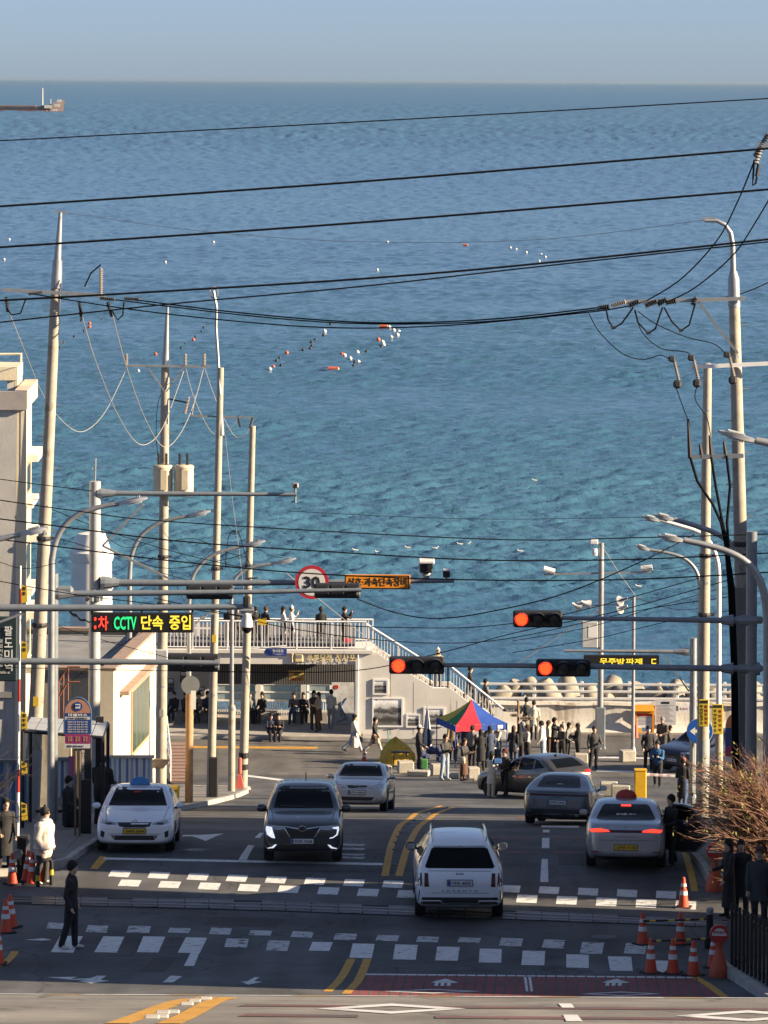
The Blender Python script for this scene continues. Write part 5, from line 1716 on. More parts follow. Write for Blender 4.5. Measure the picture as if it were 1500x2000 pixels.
cable('hair-thin cable above the street lamp heads at right',[(560,998),(800,1010),(1000,1014),(1255,1010)],130,.009)
cable('black cable sagging from the signal below the 30 sign to the right lamps',[(698,1170),(770,1196),(850,1208),(950,1196),(1100,1160),(1250,1098),(1356,1044)],through([(698,0),(770,0),(850,0),(950,0),(1100,0),(1250,0),(1356,0)],104,118),.016)
cable('black cable sagging level with the deck railing, upper one',[(300,1168),(480,1204),(640,1220),(800,1226),(950,1223),(1120,1196),(1380,1125)],120,.014)
cable('black cable sagging level with the deck railing, lower one',[(470,1206),(560,1226),(700,1246),(850,1256),(1000,1246),(1250,1192),(1430,1165)],125,.014)
cable('black cable passing the red signal by the stair',[(430,1312),(690,1310),(860,1275),(1010,1235),(1200,1195),(1440,1128)],118,.014)
cable('thin cable behind the lower right arm',[(1000,1252),(1150,1225),(1300,1180),(1440,1140)],125,.011)
cable('thin cable dipping behind the loudspeaker pole',[(1000,1275),(1160,1248),(1300,1215),(1440,1190)],125,.011)
cable('beige stay rope slanting from the signal to the stair',[(560,1120),(660,1200),(772,1292)],150,.014,M_wirel,'drop wires')
cable('beige stay wire slanting down left of the message board',[(1170,1190),(1080,1250),(1010,1296)],170,.016,M_wirel,'drop wires')
cable('beige stay wire from the loudspeaker pole to the thin pole',[(1178,1070),(1210,1120),(1243,1166)],175,.014,M_wirel,'drop wires')
cable('black cable from the left wall down to the dome camera',[(-40,1128),(140,1160),(300,1180),(480,1205)],100,.012)
cable('thin black cable crossing the tall left building',[(-40,930),(60,944),(180,959)],105,.012)
cable('thin black cable slanting behind the left street lamps, upper',[(95,992),(190,1030),(330,1075),(480,1110)],120,.012)
cable('thin black cable slanting behind the left street lamps, lower',[(110,1050),(230,1085),(330,1110),(450,1090),(485,1076)],130,.012)
cable('black cable from the transformer pole to the slim poles',[(320,1060),(380,1052),(430,1075),(480,1088)],146,.012)
cable('black cable looping between the slim concrete poles',[(440,1110),(447,1048),(465,1040),(478,1080),(490,1105)],145,.014)
cable('black service cable over the low roof, upper',[(90,1215),(200,1250),(330,1285)],115,.010)
cable('black service cable over the low roof, lower',[(120,1345),(220,1270),(330,1205)],124,.010)
cable('thin black cable below the lowest left arm',[(0,1303),(200,1308),(430,1312)],110,.010)
cable('thin wire between the transformer pole and slim pole, highest of the tangle',[(322,985),(370,1010),(428,990)],145,.009)
cable('thin wire between the transformer pole and slim pole, sagging lowest',[(320,1040),(375,1098),(424,1062)],145,.009)
cable('thin wire crossing from the slim pole to the shorter pole, upper',[(430,1010),(460,1040),(488,1020)],148,.009)
cable('thin wire crossing from the slim pole to the shorter pole, lower',[(428,1075),(455,1118),(484,1092)],148,.009)
cable('thin wire running from the shorter pole down to the small lamp head',[(486,1060),(530,1085),(575,1092)],148,.009)
cable('thin drop wire beside the slim pole down to the deck',[(440,850),(452,960),(470,1100),(480,1190)],142,.008,M_wirel,'drop wires')
cable('thin wire from the left lamp to the transformer pole',[(160,1003),(240,1068),(318,1050)],125,.009)
cable('thin wire from the mast strut to the slim poles',[(205,1068),(320,1120),(470,1150),(560,1130)],126,.009)
cable('thin wire dropping behind the message board',[(330,1105),(352,1160),(372,1190)],140,.009)
cable('thin wire fanning right from the loudspeaker pole top',[(1178,1062),(1270,1110),(1370,1100)],160,.009)
cable('thin wire from the thin pole to the right lamp post',[(1243,1168),(1320,1190),(1400,1185)],150,.009)
cable('thin wire from the upper left edge to the first street lamp',[(-40,1080),(40,1110),(110,1100)],101,.009)
for (a0,b0,lb) in ((350,1170,'coiled spare cable hanging left of the message board'),):
 mb = MB()
 for k in range(3):
  mb.tube([P(120 + i * 6 + k * 2,1180 + 34 * math.sin(i / 9 * math.pi / 2) + 2.5 * math.sin(i * 2.2 + k),92) for i in range(10)],.012,5)
 single('coiled_cable',mb,M_cable,lb,'cable')
mb = MB()
for k in range(3):
 mb.tube([P(382 + i * 5 + k,1216 - 20 * math.sin(i / 8 * math.pi / 2) + 3 * math.sin(i * 2 + k),100) for i in range(9)],.012,5)
single('coiled_cable',mb,M_wirel,'coiled spare cable hanging right of the message board','cable')
# ------------------------------------------------------------------ cars
M_tyre = mat('tyre_rubber',(.018,.018,.019),.8,var=.1)
M_rim = mat('alloy_rim',(.40,.41,.42),.3,.85,var=.05)
M_rimd = mat('dark_rim',(.10,.10,.11),.35,.7,var=.05)
M_cglass = mat('tinted_car_glass',(.004,.005,.006),.05,var=0,spec=.25,ior=1.3)
M_trim = mat('black_plastic_trim',(.020,.020,.022),.55,var=.08)
M_chrome = mat('chrome',(.6,.6,.6),.15,1.0,var=0)
M_plate_w = mat('plate_white',(.66,.67,.68),.5,var=0)
M_plate_y = mat('plate_yellow',(.58,.40,.03),.5,var=0)
M_lampclear = mat('headlamp_clear',(.42,.44,.47),.12,.5,var=.2,vs=9)
M_drl = mat('running_light',(.85,.9,1),.3,var=0,emit=.25)
M_tail = mat('tail_lamp',(.20,.008,.010),.2,var=.1)
M_tail_dark = mat('tail_lamp_dark',(.06,.006,.008),.2,var=.1)
M_brake = mat('brake_light',(1.0,.04,.02),.3,var=0,emit=.75)
M_under = mat('underbody',(.012,.012,.012),.9,var=0)
def paint(name,col,metal=.0,rough=.35):
 return mat(name,col,rough,metal,var=.05,vs=1.2,coat=.9)
def smooth_curve(tab):
 return _pchip([p[0] for p in tab],[p[1] for p in tab])
class Car:
 def __init__(self,name,label,spec,pm):
  self.s = spec
  self.t = Thing(name,label,spec.get('cat','car'))
  self.pm = pm
  self.L,self.W,self.H = spec['L'],spec['W'],spec['H']
  self.body_mesh()
 def body_mesh(self):
  s,L = self.s,self.L
  top,belt,bot,hw = (smooth_curve(s[k]) for k in ('top','belt','bot','hw'))
  ys = sorted(set([0,.02,.06,.12,.2] + [round(.32 + (L - .64) * i / 38,4) for i in range(39)] + [L - .2,L - .12,L - .06,L - .02,L]))
  tum = s.get('tumble',.36)
  secs = []
  for y in ys:
   T,B,b,w = top(y),belt(y),bot(y),hw(y)
   e = max(T - B,.012)
   wr = w * .955 - tum * min(e,.6) * (1 if e > .14 else .35)
   if e <= .14:
    wr = w * .955 - .05 - .1 * e
   half = [(0,b),(w * .84,b),(w * .965,b + .07),(w * .995,b + .38 * (B - b)),(w,b + .62 * (B - b)),(w * .985,B - .07),(w * .955,B),
 (wr + (w * .955 - wr) * .5,B + e * .48),(wr,B + e * .88),(wr * .82,T - .012 * min(1,e / .2)),(wr * .42,T + .004),(0,T + .008)]
   secs.append((y - L / 2,half))
  bm = bmesh.new()
  rings = []
  for (y,half) in secs:
   full = half + [(-x,z) for x,z in reversed(half[1:-1])]
   rings.append([bm.verts.new((x,y,z)) for x,z in full])
  n = len(rings[0])
  for a,b in zip(rings,rings[1:]):
   for i in range(n):
    j = (i + 1) % n
    bm.faces.new((a[i],b[i],b[j],a[j]))
  bm.faces.new(rings[0])
  bm.faces.new(list(reversed(rings[-1])))
  bmesh.ops.recalc_face_normals(bm,faces=bm.faces)
  me = bpy.data.meshes.new('car_cage')
  bm.to_mesh(me)
  bm.free()
  o = bpy.data.objects.new('car_cage',me)
  me.materials.append(self.pm)
  me.materials.append(M_under)
  sub = o.modifiers.new('s','SUBSURF')
  sub.levels = sub.render_levels = 1
  cut = MB()
  for yc in s['axles']:
   for sg in (-1,1):
    cut.lathe([(s['wr'] * 1.13,-.2),(s['wr'] * 1.13,.2)],(sg * (self.W / 2 - .08),yc - L / 2,s['wr']),28,Matrix.Rotation(math.radians(90),3,'Y'))
  co = bpy.data.objects.new('cut',cut.mesh('cut',[self.pm,M_under]))
  co.data.polygons.foreach_set('material_index',[1] * len(co.data.polygons))
  bo = o.modifiers.new('b','BOOLEAN')
  bo.object = co
  bo.operation = 'DIFFERENCE'
  bo.solver = 'EXACT'
  me2 = evaluated_mesh(o,(co,))
  me2.polygons.foreach_set('use_smooth',[True] * len(me2.polygons))
  try:
   me2.set_sharp_from_angle(angle=math.radians(40))
  except Exception:
   pass
  me2.name = 'body'
  self.body = bpy.data.objects.new('body',me2)
  C.objects.link(self.body)
  self.body.parent = self.t.o
  vs = [v.co.copy() for v in me2.vertices]
  self.bvh = BVHTree.FromPolygons(vs,[tuple(p.vertices) for p in me2.polygons])
 def cast(self,a,b,side):
  """the body's skin at (a, b) seen from a side"""
  if side == 'front':
   o,d = Vector((a,-9,b)),Vector((0,1,0))
  elif side == 'rear':
   o,d = Vector((a,9,b)),Vector((0,-1,0))
  elif side == 'right':
   o,d = Vector((9,a,b)),Vector((-1,0,0))
  elif side == 'left':
   o,d = Vector((-9,a,b)),Vector((1,0,0))
  else:
   o,d = Vector((a,b,9)),Vector((0,0,-1))
  h = self.bvh.ray_cast(o,d)
  if h[0] is None:
   q = o + d * (9 - (self.L / 2 if side in ('front','rear') else self.W / 2))
   h = self.bvh.find_nearest(q)
  return h[0],h[1],d
 def patch(self,name,poly,side,m,off=.005,sub=None,step=.07):
  bm = bmesh.new()
  f = bm.faces.new([bm.verts.new((a,b,0)) for a,b in poly])
  bmesh.ops.triangulate(bm,faces=[f])
  for ax in (0,1):
   lo,hi = min(p[ax] for p in poly),max(p[ax] for p in poly)
   k = int((hi - lo) / step)
   for i in range(1,k + 1):
    c = [0,0,0]
    c[ax] = lo + (hi - lo) * i / (k + 1)
    nn = [0,0,0]
    nn[ax] = 1
    bmesh.ops.bisect_plane(bm,geom=bm.verts[:] + bm.edges[:] + bm.faces[:],plane_co=c,plane_no=nn)
  for v in bm.verts:
   p,nr,d = self.cast(v.co.x,v.co.y,side)
   if nr.dot(d) > 0:
    nr = -nr
   v.co = p + (nr * .6 - d * .4) * off
  bm.normal_update()
  d = self.cast(*poly[0],side)[2]
  if sum(f.normal.dot(d) for f in bm.faces) > 0:
   bmesh.ops.reverse_faces(bm,faces=bm.faces)
  me = bpy.data.meshes.new(name)
  bm.to_mesh(me)
  bm.free()
  me.materials.append(m)
  me.polygons.foreach_set('use_smooth',[True] * len(me.polygons))
  o = bpy.data.objects.new(name,me)
  C.objects.link(o)
  o.parent = sub or self.t.o
  return o
 def pair(self,name,poly,side,m,**k):
  a = self.patch(name,poly,side,m,**k)
  b = self.patch(name,[(-x,z) for x,z in poly],side,m,**k)
  return a,b
 def sides(self,name,poly,m,**k):
  """poly in (distance behind the nose, height), on both flanks"""
  q = [(y - self.L / 2,z) for y,z in poly]
  return self.patch(name,q,'right',m,**k),self.patch(name,q,'left',m,**k)
 def wheels(self,rim=M_rim,spokes=10):
  r = self.s['wr']
  w = .23
  tp = [(r * .66,-w / 2 + .02),(r * .9,-w / 2),(r * .985,-w / 2 + .03),(r,0),(r * .985,w / 2 - .03),(r * .9,w / 2),(r * .66,w / 2 - .02)]
  for yc in self.s['axles']:
   for sg in (-1,1):
    e = bpy.data.objects.new('wheel',None)
    C.objects.link(e)
    e.parent = self.t.o
    e.location = (sg * (self.W / 2 - w / 2 - .015),yc - self.L / 2,r)
    e.rotation_euler = (0,math.radians(90) * sg,0)
    mb = MB(); mb.lathe(tp,(0,0,0),26); mb.build('tyre',M_tyre,e,True)
    mb = MB()
    mb.lathe([(r * .67,-.06),(r * .67,w / 2 - .02),(r * .62,w / 2 - .015),(r * .6,w / 2 - .06),(r * .15,w / 2 - .075)],(0,0,0),26)
    for k in range(spokes):
     an = 2 * math.pi * k / spokes
     mb.box((r * .36 * math.cos(an),r * .36 * math.sin(an),w / 2 - .045),(r * .55,r * .09,.035),Matrix.Rotation(an,3,'Z'))
    mb.lathe([(r * .16,w / 2 - .06),(r * .14,w / 2 - .015),(0,w / 2 - .012)],(0,0,0),12)
    mb.build('rim',rim,e)
 def mirrors(self,y,z,m,size=(.2,.12,.14)):
  for sg in (-1,1):
   p,_,_ = self.cast(y - self.L / 2,z,'right' if sg > 0 else 'left')
   mb = MB(); mb.bevbox(p + Vector((sg * .13,0,.04)),size,.045); o = mb.build('door_mirror',m,self.t.o,50)
   mb = MB(); mb.bevbox(p + Vector((sg * .13,.062,.04)),(size[0] * .82,.008,size[2] * .7),.02); mb.build('mirror_glass',M_chrome,o)
   mb = MB(); mb.tube([p - Vector((sg * .04,0,.02)),p + Vector((sg * .06,0,.0))],.03,6); mb.build('mirror_arm',M_trim,o)
 def plate(self,side,z,text,m=M_plate_w,tm=None,w=.52,h=.11):
  p,_,d = self.cast(0,z,side)
  sg = -1 if side == 'front' else 1
  mb = MB(); mb.bevbox((0,p.y + sg * .018,z),(w + .03,.02,h + .03),.005); fr = mb.build('plate_frame',M_trim,self.t.o)
  mb = MB(); mb.box((0,p.y + sg * .031,z),(w,.006,h)); pl = mb.build('number_plate',m,self.t.o)
  face = FACE if sg < 0 else Matrix.Rotation(math.pi,3,'Z') @ FACE
  if m is M_plate_w:
   mb = MB(); mb.box((sg * (w / 2 - .03),p.y + sg * .036,z),(.05,.004,h * .94)); mb.build('plate_band',mat('plate_blue',(.03,.08,.35),.5,var=0),pl)
  lettering('plate_lettering',text,pl,(-sg * .015,p.y + sg * .037,z),w * .82,h * .62,tm or M_letk,facing=face,bold=.02)
  return pl
 def fascia_text(self,side,z,text,w,h,m):
  p,_,d = self.cast(0,z,side)
  sg = -1 if side == 'front' else 1
  face = FACE if sg < 0 else Matrix.Rotation(math.pi,3,'Z') @ FACE
  lettering('badge_lettering',text,self.t.o,(0,p.y + sg * .012,z),w,h,m,facing=face,bold=.01)
 def badge(self,side,z,rx_,rz_,m=M_chrome):
  p,_,_ = self.cast(0,z,side)
  sg = -1 if side == 'front' else 1
  n = 16
  mb = MB(); mb.tube([(rx_ * math.cos(k * 2 * math.pi / n),p.y + sg * .012,z + rz_ * math.sin(k * 2 * math.pi / n)) for k in range(n + 1)],.012,5)
  mb.build('badge',m,self.t.o)
 def taxi_sign(self,y,col,text_m=None):
  p,_,_ = self.cast(0,y - self.L / 2,'top')
  mb = MB()
  rows = []
  for (z,w,d) in ((0,.24,.09),(.04,.25,.09),(.13,.19,.07),(.17,.12,.045),(.185,.04,.02)):
   rows.append([p + Vector((w * math.cos(a) * (abs(math.cos(a)) ** -.3 if abs(math.cos(a)) > .05 else 1),d * math.sin(a),z)) for a in np.linspace(0,2 * math.pi,17)])
  mb.grid(rows)
  mb.build('taxi_roof_sign',col,self.t.o,True)
 def lines(self):
  s = self.s
  for y in s['doors']:
   self.sides('door_gap',[(y,s['bot_side'] + .03),(y + .012,s['bot_side'] + .03),(y + .012,s['belt_side']),(y,s['belt_side'])],M_trim,off=.003,step=.12)
  for y in s['doors'][1:]:
   self.sides('door_handle',[(y - .28,s['belt_side'] - .14),(y - .08,s['belt_side'] - .13),(y - .08,s['belt_side'] - .10),(y - .28,s['belt_side'] - .11)],self.pm if s.get('paint_handles') else M_chrome,off=.02)
  for sg in (-1,1):
   ax0 = s['doors'][0] - self.L / 2
   w0,w1 = self.W * .36,self.W * .40
   self.patch('bonnet_gap',[(sg * w0,.22 - self.L / 2),(sg * (w0 + .012),.22 - self.L / 2),(sg * (w1 + .012),ax0 - .05),(sg * w1,ax0 - .05)],'top',M_trim,off=.003,step=.15)
  self.patch('wiper',[(-.55,s['doors'][0] - self.L / 2 + .02),(.05,s['doors'][0] - self.L / 2 - .02),(.05,s['doors'][0] - self.L / 2 + .01),(-.55,s['doors'][0] - self.L / 2 + .05)],'top',M_trim,off=.02,step=.15)
  self.sides('sill_trim',[(s['axles'][0] + s['wr'] * 1.2,s['bot_side']),(s['axles'][1] - s['wr'] * 1.2,s['bot_side']),(s['axles'][1] - s['wr'] * 1.2,s['bot_side'] + .07),(s['axles'][0] + s['wr'] * 1.2,s['bot_side'] + .07)],M_trim,off=.004,step=.2)
 def place(self,u,d,rz,near='front'):
  """stand the car on the road: u, d give the middle of its nearer end"""
  p = gpt(u,d)
  fwd = Vector((math.sin(rz),-math.cos(rz)))
  c = Vector((p.x,p.y)) - fwd * (self.L / 2) * (1 if near == 'front' else -1)
  za,zb = gz(c.y + fwd.y * self.L * .29),gz(c.y - fwd.y * self.L * .29)
  pitch = math.atan2(zb - za,self.L * .58)
  self.t.o.location = (c.x,c.y,(za + zb) / 2 + .005)
  self.t.o.rotation_euler = (-pitch if False else math.atan2(za - zb,self.L * .58) * -1,0,rz)
  return self
SEDAN = dict(L=4.86,W=1.86,H=1.47,wr=.335,axles=(.95,3.755),bot_side=.20,belt_side=.90,doors=(1.42,2.62,3.55),paint_handles=True,
 top=[(0,.64),(.06,.69),(.3,.78),(.8,.90),(1.3,.985),(1.5,1.05),(2.15,1.385),(2.65,1.462),(3.15,1.445),(3.65,1.33),(4.2,1.10),(4.5,1.06),(4.76,1.01),(4.86,.88)],
 belt=[(0,.60),(.3,.735),(.8,.84),(1.4,.91),(2.5,.94),(3.8,.99),(4.4,1.0),(4.75,.96),(4.86,.84)],
 bot=[(0,.26),(.15,.20),(.6,.18),(4.2,.19),(4.6,.26),(4.86,.36)],
 hw=[(0,.78),(.07,.85),(.2,.89),(.45,.915),(1.0,.925),(2.4,.93),(3.9,.925),(4.45,.89),(4.7,.83),(4.86,.72)])
def sedan_windows(c,ws,rw,sd):
 o = c.patch('windscreen',ws,'front',M_cglass,off=.004)
 c.patch('rear_window',rw,'rear',M_cglass,off=.004)
 for poly in sd:
  c.sides('side_window',poly,M_cglass,off=.004)
# white taxi at the left
W_ = paint('white_car_paint',(.78,.80,.83))
c = Car('taxi','white taxi with blue roof sign and yellow plate, pulled in at the left',dict(SEDAN,cat='taxi'),W_)
sedan_windows(c,[(-.70,1.02),(.70,1.02),(.555,1.385),(.45,1.41),(-.45,1.41),(-.555,1.385)],[(-.62,1.12),(.62,1.12),(.50,1.36),(-.50,1.36)],
 [[(1.72,.98),(2.58,1.0),(2.56,1.36),(2.3,1.345)],[(2.66,1.0),(3.52,1.02),(3.4,1.33),(2.65,1.365)],[(3.58,1.03),(3.95,1.06),(3.55,1.29)]])
c.pair('headlamp',[(.40,.665),(.62,.655),(.80,.70),(.83,.775),(.66,.755),(.44,.715)],'front',M_lampclear)
c.pair('headlamp_inner',[(.50,.675),(.66,.67),(.70,.71),(.54,.705)],'front',M_trim,off=.009)
c.patch('grille',[(-.42,.715),(.42,.715),(.36,.63),(.22,.60),(-.22,.60),(-.36,.63)],'front',M_trim)
c.patch('lower_intake',[(-.56,.42),(.56,.42),(.46,.31),(-.46,.31)],'front',M_trim)
c.pair('fog_slot',[(.70,.50),(.80,.54),(.80,.40),(.72,.36)],'front',M_trim)
c.pair('fog_lamp',[(.46,.40),(.53,.40),(.53,.35),(.46,.35)],'front',M_lampclear,off=.01)
c.patch('bumper_crease',[(-.62,.455),(.62,.455),(.62,.445),(-.62,.445)],'front',M_trim)
c.badge('front',.735,.055,.028)
c.plate('front',.52,'54바 2006',M_plate_y)
c.mirrors(1.72,.96,W_)
c.wheels()
c.lines()
c.taxi_sign(2.45,mat('taxi_blue_sign',(.05,.20,.45),.4,var=0))
p,_,_ = c.cast(0,1.30,'front')
lettering('windscreen_lamp','휴무',c.t.o,(-.03,p.y - .012,1.30),.16,.07,mat('lamp_text_red',(.5,.02,.02),.5,var=0,emit=.12))
c.place(262,96.4,math.radians(.5))
# dark grey SUV
D_ = paint('dark_grey_car_paint',(.045,.052,.060),.5,.3)
SUV = dict(L=4.67,W=1.845,H=1.68,wr=.365,axles=(.93,3.64),bot_side=.26,belt_side=1.02,doors=(1.35,2.5,3.4),tumble=.30,
 top=[(0,.80),(.05,.88),(.3,.985),(.8,1.07),(1.2,1.13),(1.4,1.20),(2.0,1.575),(2.5,1.672),(3.4,1.66),(4.05,1.60),(4.35,1.34),(4.55,1.12),(4.67,.95)],
 belt=[(0,.76),(.3,.92),(.8,.985),(1.4,1.04),(2.5,1.06),(3.8,1.12),(4.3,1.13),(4.55,1.05),(4.67,.9)],
 bot=[(0,.33),(.15,.26),(.6,.24),(4.0,.25),(4.4,.32),(4.67,.42)],
 hw=[(0,.80),(.07,.86),(.2,.895),(.45,.915),(1.0,.92),(2.4,.922),(3.7,.915),(4.3,.885),(4.55,.83),(4.67,.76)])
c = Car('dark_suv','dark grey SUV with white running lights coming up the middle lane',SUV,D_)
sedan_windows(c,[(-.70,1.17),(.70,1.17),(.59,1.57),(.5,1.615),(-.5,1.615),(-.59,1.57)],[(-.60,1.20),(.60,1.20),(.52,1.55),(-.52,1.55)],
 [[(1.65,1.1),(2.46,1.12),(2.44,1.56),(2.15,1.54)],[(2.54,1.12),(3.36,1.15),(3.36,1.56),(2.53,1.57)],[(3.44,1.16),(4.05,1.22),(3.85,1.5),(3.44,1.55)]])
c.pair('headlamp',[(.40,.80),(.62,.785),(.84,.84),(.845,.90),(.66,.885),(.42,.86)],'front',M_lampclear)
for sg in (1,-1):
 c.patch('running_light',[(sg * x,z) for x,z in [(.70,.845),(.83,.86),(.845,.80),(.81,.67),(.71,.605),(.63,.59),(.63,.612),(.71,.632),(.785,.69),(.80,.80),(.70,.82)]],'front',M_drl,off=.01,step=.05)
 c.patch('bumper_light',[(sg * x,z) for x,z in [(.58,.455),(.64,.45),(.70,.40),(.80,.375),(.80,.358),(.66,.37)]],'front',M_drl,off=.01,step=.05)
c.patch('grille',[(-.40,.83),(.40,.83),(.36,.68),(.22,.62),(-.22,.62),(-.36,.68)],'front',M_trim)
for sg in (-1,1):
 c.patch('grille_wing',[(sg * .10,.80),(sg * .40,.845),(sg * .64,.845),(sg * .64,.862),(sg * .40,.865),(sg * .10,.825)],'front',M_chrome,off=.012)
 c.patch('grille_trim',[(sg * .40,.83),(sg * .42,.83),(sg * .30,.62),(sg * .27,.62)],'front',M_chrome,off=.010)
c.badge('front',.815,.085,.06)
c.patch('lower_intake',[(-.62,.45),(.62,.45),(.55,.36),(-.55,.36)],'front',M_trim)
c.plate('front',.53,'152보 7628')
c.mirrors(1.62,1.10,D_,(.22,.13,.17))
c.wheels(M_rimd)
c.lines()
mb = MB(); p,_,_ = c.cast(0,4.0 - c.L / 2,'top'); mb.tube([p,p + Vector((0,.06,.16))],.012,5); mb.build('antenna',M_trim,c.t.o)
c.place(590,94.4,math.radians(0))
# silver saloon climbing behind the SUV
S_ = paint('silver_car_paint',(.46,.47,.48),.55,.32)
SM = dict(SEDAN,L=4.62,W=1.81,H=1.48,axles=(.88,3.58),doors=(1.35,2.5,3.4),
 top=[(0,.70),(.06,.76),(.3,.85),(.75,.95),(1.2,1.02),(1.4,1.08),(2.0,1.40),(2.5,1.478),(3.0,1.46),(3.5,1.35),(3.95,1.15),(4.3,1.10),(4.52,1.04),(4.62,.9)],
 belt=[(0,.66),(.3,.79),(.8,.89),(1.4,.95),(2.5,.98),(3.6,1.03),(4.2,1.04),(4.5,.98),(4.62,.85)],
 bot=[(0,.27),(.15,.21),(.6,.19),(4.0,.2),(4.4,.27),(4.62,.37)],
 hw=[(0,.74),(.07,.81),(.2,.86),(.45,.89),(1.0,.90),(2.4,.905),(3.7,.90),(4.2,.87),(4.48,.81),(4.62,.7)])
c = Car('silver_saloon','silver saloon coming up the hill behind the dark SUV',SM,S_)
sedan_windows(c,[(-.69,1.06),(.69,1.06),(.55,1.40),(.45,1.425),(-.45,1.425),(-.55,1.40)],[(-.6,1.15),(.6,1.15),(.5,1.38),(-.5,1.38)],
 [[(1.62,1.03),(2.46,1.05),(2.44,1.38),(2.15,1.36)],[(2.54,1.05),(3.36,1.08),(3.25,1.36),(2.53,1.385)]])
c.pair('headlamp',[(.36,.70),(.55,.66),(.78,.70),(.80,.82),(.70,.86),(.50,.80)],'front',M_lampclear)
c.patch('grille',[(-.32,.79),(.32,.79),(.26,.70),(-.26,.70)],'front',M_trim)
c.badge('front',.755,.075,.045)
c.patch('lower_intake',[(-.55,.44),(.55,.44),(.45,.33),(-.45,.33)],'front',M_trim)
c.pair('fog_lamp',[(.58,.42),(.68,.43),(.68,.36),(.6,.35)],'front',M_lampclear,off=.01)
c.patch('intake_trim',[(-.66,.46),(.66,.46),(.66,.445),(-.66,.445)],'front',M_chrome,off=.01)
c.plate('front',.575,'67누 8352')
c.mirrors(1.6,1.0,S_)
c.wheels()
c.lines()
c.place(696,126.0,math.radians(-4.5))
# white SUV in the foreground, from behind
SOR = dict(L=4.81,W=1.91,H=1.70,wr=.37,axles=(.95,3.765),bot_side=.26,belt_side=1.03,doors=(1.35,2.5,3.45),tumble=.46,
 top=[(0,.82),(.05,.92),(.3,1.02),(.8,1.09),(1.2,1.14),(1.4,1.21),(1.95,1.57),(2.4,1.675),(3.3,1.695),(4.0,1.66),(4.3,1.56),(4.58,1.22),(4.71,1.08),(4.78,.98),(4.81,.85)],
 belt=[(0,.78),(.3,.95),(.8,1.0),(1.4,1.05),(2.5,1.07),(3.8,1.10),(4.4,1.12),(4.65,1.07),(4.81,.80)],
 bot=[(0,.33),(.15,.26),(.6,.24),(4.2,.25),(4.5,.30),(4.72,.36),(4.81,.44)],
 hw=[(0,.74),(.07,.82),(.2,.885),(.45,.93),(1.0,.947),(2.4,.95),(3.9,.948),(4.45,.925),(4.68,.89),(4.78,.84),(4.81,.80)])
c = Car('white_suv','white SUV seen from behind, crossing the railway deck',SOR,W_)
sedan_windows(c,[(-.72,1.19),(.72,1.19),(.6,1.58),(-.6,1.58)],[(-.74,1.17),(-.69,1.145),(.69,1.145),(.74,1.17),(.60,1.51),(.54,1.535),(-.54,1.535),(-.60,1.51)],
 [[(1.65,1.12),(2.46,1.13),(2.44,1.58),(2.15,1.56)],[(2.54,1.13),(3.4,1.15),(3.4,1.59),(2.53,1.59)],[(3.5,1.15),(4.3,1.2),(4.15,1.55),(3.5,1.58)]])
for sg in (-1,1):
 for (x0,x1) in ((.79,.93),(.655,.755)):
  c.patch('tail_lamp',[(sg * x0,.78),(sg * x1,.78),(sg * (x1 - .005),1.055),(sg * (x0 + .02),1.055)],'rear',M_tail_dark)
 c.patch('bumper_vent',[(sg * .84,.70),(sg * .86,.70),(sg * .885,.46),(sg * .87,.46)],'rear',M_trim)
 mb = MB(); mb.tube([Vector((sg * .57,-.5,1.66)),Vector((sg * .58,-.3,1.70)),Vector((sg * .59,.6,1.725)),Vector((sg * .585,1.4,1.69)),Vector((sg * .57,1.6,1.62))],.022,6); mb.build('roof_rail',M_chrome,c.t.o,True)
 mb = MB(); p,_,_ = c.cast(sg * .6,.44,'rear'); mb.bevbox((sg * .60,p.y + .01,.455),(.46,.06,.09),.03); e_ = mb.build('exhaust_trim',M_chrome,c.t.o)
 mb = MB(); mb.bevbox((sg * .60,p.y + .035,.455),(.40,.03,.055),.015); mb.build('exhaust_slot',M_trim,e_)
c.patch('tailgate_gap',[(-.66,1.10),(.66,1.10),(.66,1.092),(-.66,1.092)],'rear',M_trim)
c.patch('tailgate_gap',[(-.62,.655),(.62,.655),(.62,.647),(-.62,.647)],'rear',M_trim)
c.patch('rear_bumper',[(-.80,.56),(.80,.56),(.82,.40),(-.82,.40)],'rear',M_trim)
c.patch('bumper_trim',[(-.36,.455),(.36,.455),(.36,.425),(-.36,.425)],'rear',M_chrome,off=.012)
c.plate('rear',.865,'119소 6623')
c.fascia_text('rear',1.045,'KIA',.17,.045,M_trim)
c.fascia_text('rear',.70,'S O R E N T O',.78,.035,mat('badge_grey',(.2,.2,.2),.4))
mb = MB(); p,_,_ = c.cast(0,1.9,'top'); mb.prism([p + Vector((-.03,-.1,-.01)),p + Vector((.03,-.1,-.01)),p + Vector((.02,.1,-.01)),p + Vector((-.02,.1,-.01))],(0,.03,.05)); mb.build('antenna_fin',W_,c.t.o)
c.patch('spoiler',[(-.54,1.60),(.54,1.60),(.57,1.55),(-.57,1.55)],'rear',W_,off=.05)
c.mirrors(1.62,1.12,M_trim,(.22,.13,.17))
c.wheels(M_rimd)
c.lines()
c.place(898,86.7,math.pi + math.radians(.3),'rear')
